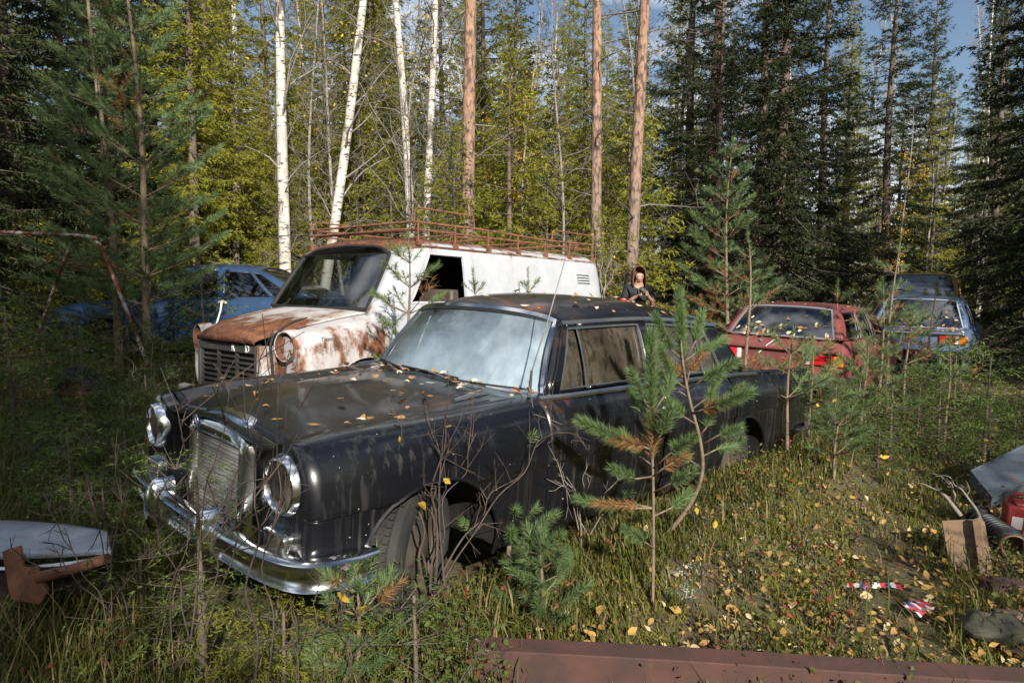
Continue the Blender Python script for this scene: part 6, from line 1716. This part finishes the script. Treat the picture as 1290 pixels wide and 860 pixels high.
# -- bare shrubs, stems and dead branches
def shrub(name, label, base, stems, seed, r=.009, wood='twig', leaves=0, cat='shrub', spread=.3, twigs=7, leafmat='yellow'):
    """stems: list of tip points"""
    rng = np.random.default_rng(seed); o = np.array(base, float); t = thing(name, label, cat, o)
    LP = []
    for tip in stems:
        mb = MB()
        tip = np.array(tip) - o; b = rng.normal(0, .03, 3) * [1, 1, 0]
        pts = [b + (tip - b) * f + rng.normal(0, .022, 3) * (0 < f < 1) * np.linalg.norm(tip) + np.array([0, 0, .05 * math.sin(f * 3.14)]) for f in np.linspace(0, 1, 7)]
        pts = catmull(pts, 4)
        r_ = r * rng.uniform(.45, .75); mb.tube(pts, np.linspace(r_, .0012, len(pts)), 5, cap=False)
        L = np.linalg.norm(tip)
        for q in range(twigs):
            i = rng.integers(int(len(pts) * .35), len(pts)); d = unit(tip) + rng.normal(0, .65, 3); d = unit(d); l = L * rng.uniform(.10, .36) * spread / .3
            m_ = pts[i] + d * l * .5 + rng.normal(0, .012, 3); e = pts[i] + d * l + [0, 0, .04 * l]
            mb.tube([pts[i], m_, e], [.0024, .0017, .001], 4, cap=False); LP += [m_, e]
            for w in range(2):
                d2 = unit(d + rng.normal(0, .6, 3)); mb.tube([m_, m_ + d2 * l * .4], [.0013, .0008], 3, cap=False); LP.append(m_ + d2 * l * .4)
        mb.build('stem', M[wood], t, angle=180)
    if leaves:
        LP = np.array(LP); c = LP[rng.integers(0, len(LP), leaves)]; leaf_mesh('leaves', c, rng.uniform(.016, .026, leaves), rng, M[leafmat], t, hang=True)
    return t
shrub('bare_shrub', 'nearly bare branching shrub with a few yellow leaves growing in front of the front wheel', at(545, 742, 2.72), [at(505, 520, 2.62), at(535, 505, 2.6), at(560, 560, 2.7), at(600, 545, 2.75), at(660, 590, 2.85), at(700, 545, 2.95), at(480, 590, 2.6), at(560, 520, 2.6)], 5, r=.011, leaves=7)
shrub('bare_shrub', 'wispy leafless shrub before the seam of the black front door', at(735, 668, 3.25), [at(668, 520, 3.15), at(700, 590, 3.2), at(742, 560, 3.2), at(785, 600, 3.2), at(690, 560, 3.1)], 6, r=.006, wood='deadtwig')
shrub('bare_shrub', 'thin dark bare stems rising before the chrome grille', at(245, 800, 2.05), [at(240, 500, 2.0), at(290, 480, 2.02), at(335, 470, 2.05), at(345, 560, 2.0), at(180, 640, 1.98)], 8, r=.005, twigs=5)
shrub('bare_shrub', 'single dark stem standing before the near headlight', at(330, 860, 1.95), [at(322, 560, 1.95), at(365, 440, 2.0)], 9, r=.006, twigs=6)
shrub('bare_shrub', 'tangle of dead stems in the shade left of the bumper', at(150, 780, 2.4), [at(60, 640, 2.5), at(110, 600, 2.5), at(200, 690, 2.3), at(20, 700, 2.4), at(150, 560, 2.6)], 10, r=.005, wood='twig')
shrub('bare_shrub', 'dry stems behind the tyre at the left edge', at(190, 520, 6.5), [at(150, 440, 6.6), at(175, 470, 6.4), at(220, 470, 6.4), at(190, 400, 6.6)], 12, r=.009, wood='deadtwig')
shrub('dead_branch', 'grey weathered root stump with a side branch left of the metal tray', at(1212, 650, 4.05), [at(1186, 598, 4.1), at(1155, 608, 4.2), at(1196, 610, 4.0)], 13, r=.022, wood='deadtwig', cat='dead branch', twigs=4)
shrub('bare_shrub', 'bare pale stick standing before the maroon hatchback', at(1086, 545, 6.9), [at(1089, 402, 6.9), at(1060, 480, 6.8), at(1115, 470, 7.0), at(1066, 500, 6.8)], 14, r=.013, wood='deadtwig', twigs=3)
shrub('willow_stems', 'cluster of pale upright willow stems behind the tail of the van', at(757, 375, 10.5), [at(745, 300, 10.4), at(760, 290, 10.6), at(775, 305, 10.5), at(752, 320, 10.3), at(768, 325, 10.5), at(780, 335, 10.6)], 15, r=.016, wood='greybark', leaves=30)
for k, (px, Y, tips) in enumerate(((1040, 5.2, ((1030, 470), (1060, 500))), (940, 4.4, ((930, 600), (955, 590), (965, 610))), (1000, 4.1, ((990, 620), (1015, 600))), (880, 3.5, ((870, 640), (900, 650), (915, 640))), (1130, 4.6, ((1120, 580), (1145, 590))), (400, 2.0, ((395, 760), (430, 740), (370, 770))), (1240, 4.9, ((1230, 560), (1250, 545))))):
    b = onp(px, Y)
    t = shrub('bare_sprig', ('dry sprig behind the maroon car end of the clearing', 'dry sprig in the sunny patch near the black rear wing', 'tall dry sprig in the middle of the sunny clearing', 'dry sprig right of the bent young pine', 'dry sprig before the spruce saplings at the right', 'dry sprig below the bumper corner beside the small green spruce', 'dry sprig before the metal tray')[k], b, [at(*q, Y) for q in tips], 30 + k, r=.004, wood='twig', cat='dry sprig', twigs=6, leaves=4)

# yellow leaved birch saplings in the wood
yb = [limb_tree(81 + i, 7.5, .03, 'yellow_birch', 'greybark', lean=(.3, 0), bend=.2, nbr=30, hb=1.5, blen=1.3, up=(25, 60), leaves=900, sub=4, wood='twig', leaf_zone=(.25, .8)) for i in range(1)]
for px, Y, lab in ((655, 14.8, 'young birch with bright yellow leaves between the pine trunks behind the van'), (320, 19, 'young birch with yellow leaves at the left behind the thin grey white birch'), (1130, 22, 'young birch with yellow leaves among the dark spruces at the right')):
    if px == 655: move(yb[0], onp(px, Y)); tag(yb[0], lab, 'birch')
    else: dup(yb[0], onp(px, Y), 1.0, .95, lab)

# ------------------------------------------------------------------ ground cover
SAL_INV = (np.array([[math.cos(R(225.36)), math.sin(R(225.36))], [-math.sin(R(225.36)), math.cos(R(225.36))]]), np.array([-.907, 3.326]))
def in_saloon(x, y, pad=0.0):
    d = SAL_INV[0] @ np.array([x - SAL_INV[1][0], y - SAL_INV[1][1]])
    return (d[0] < .72 + pad) & (d[0] > -3.95 - pad) & (np.abs(d[1]) < .62 + pad)
def field(n, rng, ymax=9.0, ymin=1.3):
    """points spread over the visible floor, denser near the camera"""
    Y = ymin * (ymax / ymin) ** rng.uniform(0, 1, n); X = Y * np.where(rng.uniform(0, 1, n) < .8, rng.uniform(-.85, .85, n), rng.choice([-1, 1], n) * rng.uniform(.8, 1.5, n))
    return X, Y
def val(x, y, s, o): return .5 + .25 * (np.sin(x * s + o) * np.cos(y * s * 1.3 + 2 * o) + np.sin(2.3 * s * x - s * y + 3 * o))
def grass():
    rng = np.random.default_rng(5)
    X, Y = field(18500, rng, 10)
    keep = (rng.uniform(0, 1, len(X)) < .25 + .75 * val(X, Y, 2.1, 1.0)) & ~in_saloon(X, Y)
    dirt = ((X - 1.9) / .8) ** 2 + ((Y - 3.0) / .55) ** 2 < 1
    keep &= ~(dirt & (rng.uniform(0, 1, len(X)) < .8)) & ~((X > .1) & (Y < 6) & (rng.uniform(0, 1, len(X)) < .45))
    X, Y = X[keep], Y[keep]
    u, v = rng.uniform(-3.6, .75, 1500), rng.normal(.98, .16, 1500)
    X = np.concatenate([X, -.907 - .7027 * u + .7115 * v]); Y = np.concatenate([Y, 3.326 - .7115 * u - .7027 * v]); Z = gz(X, Y)
    k = 9; n = len(X)
    left = sm(-.4, -1.6, X)
    bx = np.repeat(X, k) + rng.normal(0, .025, n * k); by = np.repeat(Y, k) + rng.normal(0, .025, n * k); bz = np.repeat(Z, k) - .01
    L = (.05 + .13 * rng.gamma(2.0, .5, n * k)) * np.repeat((.30 + .42 * val(X, Y, 1.4, 2.0) + .5 * left), k); L = np.clip(L, .03, .42)
    a = rng.uniform(0, 6.28, n * k); tilt = rng.uniform(.1, .9, n * k)
    d1 = np.stack([np.cos(a) * tilt * .5, np.sin(a) * tilt * .5, np.ones(n * k)], -1); d2 = np.stack([np.cos(a) * tilt * 1.5, np.sin(a) * tilt * 1.5, np.full(n * k, .55)], -1)
    b = np.stack([bx, by, bz], -1); w = np.stack([-np.sin(a), np.cos(a), np.zeros(n * k)], -1) * (.0022 + .0012 * np.repeat(Y, k) / 3)[:, None]
    m = b + unit(d1) * (L * .55)[:, None]; tip = m + unit(d2) * (L * .5)[:, None]
    V = np.stack([b - w, b + w, m + w * .8, tip, m - w * .8], 1).reshape(-1, 3)
    o = tri_mesh('grass', V, M['grass'], per=5, tris=((0, 1, 2), (0, 2, 4), (4, 2, 3))); tag(o, kind='stuff', label='forest grass and dry blades covering the clearing')
    # low moss shoots
    X, Y = field(50000, rng, 7.5); keep = (val(X, Y, 3.1, .4) > .42) & ~in_saloon(X, Y); X, Y = X[keep], Y[keep]; n = len(X)
    b = np.stack([X, Y, gz(X, Y) - .003], -1); b = np.repeat(b, 4, 0) + rng.normal(0, .012, (4 * n, 3)) * [1, 1, .1]
    V = needles(b, unit(rng.normal(0, .5, b.shape) + [0, 0, 1]), rng.uniform(.02, .05, len(b)), .006 + .002 * b[:, 1] / 2, rng)
    o = tri_mesh('moss', V, M['moss']); tag(o, kind='stuff', label='green moss shoots on the forest floor')
    # lichen
    X, Y = field(26000, rng, 6.5, 2.2); keep = ((((X - 1.15) / .75) ** 2 + ((Y - 3.75) / .45) ** 2 < rng.uniform(.2, 1.2, len(X))) | (((X - .85) / .25) ** 2 + ((Y - 3.15) / .15) ** 2 < rng.uniform(.2, 1, len(X)))) & (val(X, Y, 9, .3) > .5); X, Y = X[keep], Y[keep]
    b = np.repeat(np.stack([X, Y, gz(X, Y)], -1), 8, 0); b += rng.normal(0, .012, b.shape) * [1, 1, .2]
    V = needles(b, unit(rng.normal(0, .8, b.shape) + [0, 0, .8]), rng.uniform(.012, .03, len(b)), .006, rng)
    o = tri_mesh('lichen', V, M['lichen']); tag(o, kind='stuff', label='pale grey lichen tufts in the sunny patch')
grass()
def litter():
    rng = np.random.default_rng(9)
    X, Y = field(27000, rng, 11)
    keep = (rng.uniform(0, 1, len(X)) < .08 + 1.1 * (val(X, Y, 1.7, .7) * val(X, Y, 5.1, 1.9)) ** .9 + .3 * sm(.4, 1.5, X / np.maximum(Y, .1) * 3)) & ~in_saloon(X, Y)
    keep &= ~((X < -.5) & (rng.uniform(0, 1, len(X)) < .5))
    X, Y = X[keep], Y[keep]
    x2 = rng.uniform(4.6, 11, 5200); y2 = rng.uniform(7.2, 15, 5200); X = np.concatenate([X, x2]); Y = np.concatenate([Y, y2])
    c = np.stack([X, Y, gz(X, Y) + rng.uniform(.005, .06, len(X))], -1)
    nm = unit(np.stack([rng.normal(0, .55, len(X)), rng.normal(-.2, .55, len(X)), np.ones(len(X))], -1))
    o = leaf_mesh('fallen_leaves', c, rng.gamma(5, .0031, len(X)).clip(.006, .028), rng, M['litter'], normals=nm); tag(o, kind='stuff', label='yellow and brown birch leaves scattered over the ground')
    # fine debris: needles and bits of twig
    X, Y = field(16000, rng, 8); k_ = ~in_saloon(X, Y); X, Y = X[k_], Y[k_]
    b = np.stack([X, Y, gz(X, Y) + .006], -1); d = unit(np.stack([rng.normal(0, 1, len(X)), rng.normal(0, 1, len(X)), rng.normal(0, .15, len(X))], -1))
    o = tri_mesh('needle_litter', needles(b, d, rng.uniform(.03, .12, len(X)), .004 + .0012 * Y, rng), M['litter_dark']); tag(o, kind='stuff', label='brown needles and twig bits on the ground')
M['litter_dark'] = foliage('brown_debris', (0.10, 0.055, 0.028), (0.19, 0.12, 0.065), 0.05, 0.9)
litter()

def undergrowth():
    rng = np.random.default_rng(33)
    X, Y = field(4200, rng, 9); keep = (val(X, Y, 1.9, 2.6) > .44) & ~in_saloon(X, Y, .05); X, Y = X[keep], Y[keep]; n = len(X)
    st, lf, sz = [], [], []
    base = np.stack([X, Y, gz(X, Y)], -1); hgt = rng.uniform(.08, .22, n)
    k = 9; idx = np.repeat(np.arange(n), k); f = rng.uniform(.3, 1, n * k)
    off = rng.normal(0, .045, (n * k, 3)) * [1, 1, .2]
    c = base[idx] + off + np.stack([0 * f, 0 * f, hgt[idx] * f], -1)
    o = leaf_mesh('dwarf_shrub_leaves', c, rng.uniform(.007, .016, n * k), rng, M['bilberry'], hang=True); tag(o, kind='stuff', label='small leaved bilberry undergrowth')
    d = unit(np.stack([rng.normal(0, .35, n * 3), rng.normal(0, .35, n * 3), np.ones(n * 3)], -1)); i3 = np.repeat(np.arange(n), 3)
    o = tri_mesh('dwarf_shrub_stems', needles(base[i3] + rng.normal(0, .02, (n * 3, 3)) * [1, 1, 0], d, hgt[i3] * 1.1, .004, rng), M['twig']); tag(o, kind='stuff', label='stems of the bilberry undergrowth')
M['bilberry'] = foliage('bilberry_leaf', (0.07, 0.10, 0.025), (0.14, 0.13, 0.03), 0.25, c3=(0.22, 0.05, 0.03), p3=0.14)
undergrowth()

# leaves lying on the cars, each one a thing
M['leaf'] = foliage('dry_birch_leaf', (0.44, 0.25, 0.10), (0.24, 0.10, 0.05), 0.1, 0.7, island=False, c3=(0.58, 0.48, 0.34), p3=0.3)
def leaf_proto():
    rng = np.random.default_rng(2); ps = []
    for i in range(4):
        o = leaf_mesh('fallen_leaf', np.zeros((1, 3)), [.024], rng, M['leaf'], normals=np.array([[0, 0, 1.0]])); ps.append(o)
    return ps
LEAVES = leaf_proto(); leaf_used = []
def put_leaf(mw, p, n, rng, label, group, s):
    pr = LEAVES[rng.integers(0, 4)]
    if pr.name in leaf_used: o = pr.copy(); COL.objects.link(o)
    else: o = pr; leaf_used.append(pr.name)
    n = (mw.to_3x3() @ Vector(n)).normalized(); q = n.to_track_quat('Z', 'Y').to_matrix() @ Matrix.Rotation(rng.uniform(0, 6.28), 3, 'Z') @ Matrix.Rotation(rng.normal(0, .25), 3, 'X')
    o.matrix_world = Matrix.Translation(mw @ Vector(p) + n * .006) @ q.to_4x4() @ Matrix.Scale(s, 4)
    tag(o, label, 'leaf', group)
def car_leaves():
    rng = np.random.default_rng(21)
    bpy.context.view_layer.update()
    mw = SALOON.matrix_world.copy()
    for i in range(92):
        for _ in range(30):
            x, y = rng.uniform(-.66, .5), rng.uniform(-.74, .74)
            if rng.uniform() < (1.0 if x < -.45 else .28) or abs(abs(y) - .55) < .05: break
        c = body_rows(BS, np.array([x]), K)[0]; zs = c[5 * K:]
        z = np.interp(abs(y), zs[::-1, 1], zs[::-1, 2])
        put_leaf(mw, (x, y, z + .012), (0, .25 * np.sign(y) * (abs(y) > .6), 1), rng, 'dry birch leaf lying on the black bonnet', 'leaves on the black bonnet', rng.uniform(.6, 1.35))
    G = SAL_H.roof(22, 33)
    for i in range(44):
        a, b = rng.integers(1, 21), rng.integers(8, 31); p = G[a, b]; dx = G[a - 1, b] - G[a + 1, b]; dy = G[a, b + 1] - G[a, b - 1]; n = np.cross(dx, dy); n = n if n[2] > 0 else -n
        put_leaf(mw, p + [0, 0, .004], n, rng, 'dry birch leaf lying on the black roof', 'leaves on the black roof', rng.uniform(.55, 1.2))
    Tq = [(-3.1, -3.9)]
    for i in range(14):
        x, y = rng.uniform(-3.85, -3.05), rng.uniform(-.2, .7); c = body_rows(BS, np.array([x]), K)[0]; zs = c[5 * K:]; z = np.interp(abs(y), zs[::-1, 1], zs[::-1, 2])
        put_leaf(mw, (x, y, z + .012), (0, 0, 1), rng, 'dry birch leaf lying on the black boot lid', 'leaves on the black boot lid', rng.uniform(.6, 1.2))
    mw = ROSE.matrix_world.copy(); W = ROSE_H.pane(ROSE_H.rwb, ROSE_H.rwt, 21, 12, -.95, .95)
    for i in range(34):
        v = min(11, int(abs(rng.normal(0, 3.2)))); u = rng.integers(1, 20); p = W[v, u]; n = np.cross(W[0, 20] - W[0, 0], W[11, 10] - W[0, 10]); n = n if n[2] > 0 else -n
        put_leaf(mw, p + np.array([-.012, 0, .012]), n, rng, 'pale leaf stuck to the rear window of the maroon hatchback', 'leaves on the maroon rear window', rng.uniform(.9, 1.6))
    G = ROSE_H.roof(16, 25)
    for i in range(26):
        p = G[rng.integers(9, 16), rng.integers(2, 23)]; put_leaf(mw, p + [0, 0, .006], (0, 0, 1), rng, 'leaf on the maroon roof', 'leaves on the maroon roof', rng.uniform(.8, 1.4))
    mw = BLUE_S.matrix_world.copy(); W = BLUE_SH.pane(BLUE_SH.rwb, BLUE_SH.rwt, 21, 12, -.95, .95)
    for i in range(26):
        p = W[min(11, int(abs(rng.normal(0, 4)))), rng.integers(1, 20)]; n = np.cross(W[0, 20] - W[0, 0], W[11, 10] - W[0, 10]); n = n if n[2] > 0 else -n
        put_leaf(mw, p + np.array([-.012, 0, .012]), n, rng, 'leaf stuck to the rear window of the grey blue saloon', 'leaves on the grey blue rear window', rng.uniform(1.0, 1.7))
    for i in range(110):
        x, y = rng.uniform(.02, .5), rng.uniform(-.72, .72); put_leaf(mw, (x, y, lerp(.955, 1.0, x / .5) + rng.uniform(.005, .025)), (0, 0, 1), rng, 'brown leaf in the pile on the grey blue boot lid', 'leaves on the grey blue boot lid', rng.uniform(1.0, 1.8))
car_leaves()

# ------------------------------------------------------------------ unseen spruces added behind the viewer to shade the edges of the clearing
def shade_spruce(lat, top, D, k):
    """a spruce D metres up-sun of the clearing's middle; lat: metres to the right, top: how far above the middle's sun ray its tip reaches"""
    hs = np.array([math.sin(R(SUN_AZ)), math.cos(R(SUN_AZ))]); rt = np.array([-hs[1], hs[0]])
    p = np.array([0.0, 7.0]) + lat * rt + D * hs
    zt = 2.5 + (top + math.sin(R(SUN_EL)) * D) / math.cos(R(SUN_EL))
    plant(PROTO[k], p[0], p[1], 'unseen spruce added around the viewer to shade the clearing', 'spruces behind the viewer', 'spruce', zt / (13, 15, 11, 8)[k])
for lat, top, D, k in (
        (-4.4, 1.7, 13, 2), (-5.4, 3.7, 15, 0), (-6.9, 5.8, 16, 1), (-8.5, 7.0, 14, 0), (-10.4, 7.8, 16, 1), (-12.3, 7.8, 13, 0), (-3.4, -3.4, 11, 3), (-4.7, -1.5, 11.5, 3), (-6.2, 1.0, 12, 2), (-8.0, 1.5, 11, 2),
        (-3.1, -4.3, 10.5, 3), (-2.5, -4.5, 10.4, 3), (-1.9, -4.75, 10.7, 3), (-1.35, -4.5, 10.6, 3), (-.8, -4.7, 10.2, 3), (-.35, -4.95, 10.4, 3), (-3.9, 3.2, 14, 2), (-4.7, 4.4, 15.5, 0), (-3.45, 1.75, 13.5, 2),
        (5.6, 1.3, 12, 2), (6.3, 4.8, 15, 0), (7.0, 7.0, 14, 1), (10.6, 7.8, 16, 0), (11.1, 7.0, 13, 1), (11.6, 3.0, 12, 0), (12.6, 7.0, 15, 1), (6.3, -.9, 11, 3), (4.4, -2.6, 10.5, 3), (3.6, -2.5, 10.2, 3), (3.05, -2.6, 10.5, 3), (2.5, -2.9, 10.3, 3), (2.0, -3.35, 10.4, 3), (1.5, -3.9, 10.5, 3), (1.15, -3.85, 10.2, 3), (.8, -4.0, 10.4, 3), (5.0, -1.9, 11, 2)):
    shade_spruce(lat, top, D, k)
rng_b = np.random.default_rng(77)
for i in range(44):       # added far behind and beside the viewer to cut sky light: low enough not to reach the sun rays over the clearing
    if i < 24:
        lat, D = rng_b.uniform(-20, 20), rng_b.uniform(26, 42); shade_spruce(lat, -6.5 + rng_b.uniform(-1.5, .5), D, i % 3)
    else:
        sg = 1 if i % 2 else -1; x, y = (rng_b.uniform(13, 20), rng_b.uniform(0, 8)) if sg > 0 else (-rng_b.uniform(9.5, 17), rng_b.uniform(-3, 7))
        plant(PROTO[i % 3], x, y, 'unseen spruce added around the viewer to shade the clearing', 'spruces behind the viewer', 'spruce', rng_b.uniform(.8, 1.1))
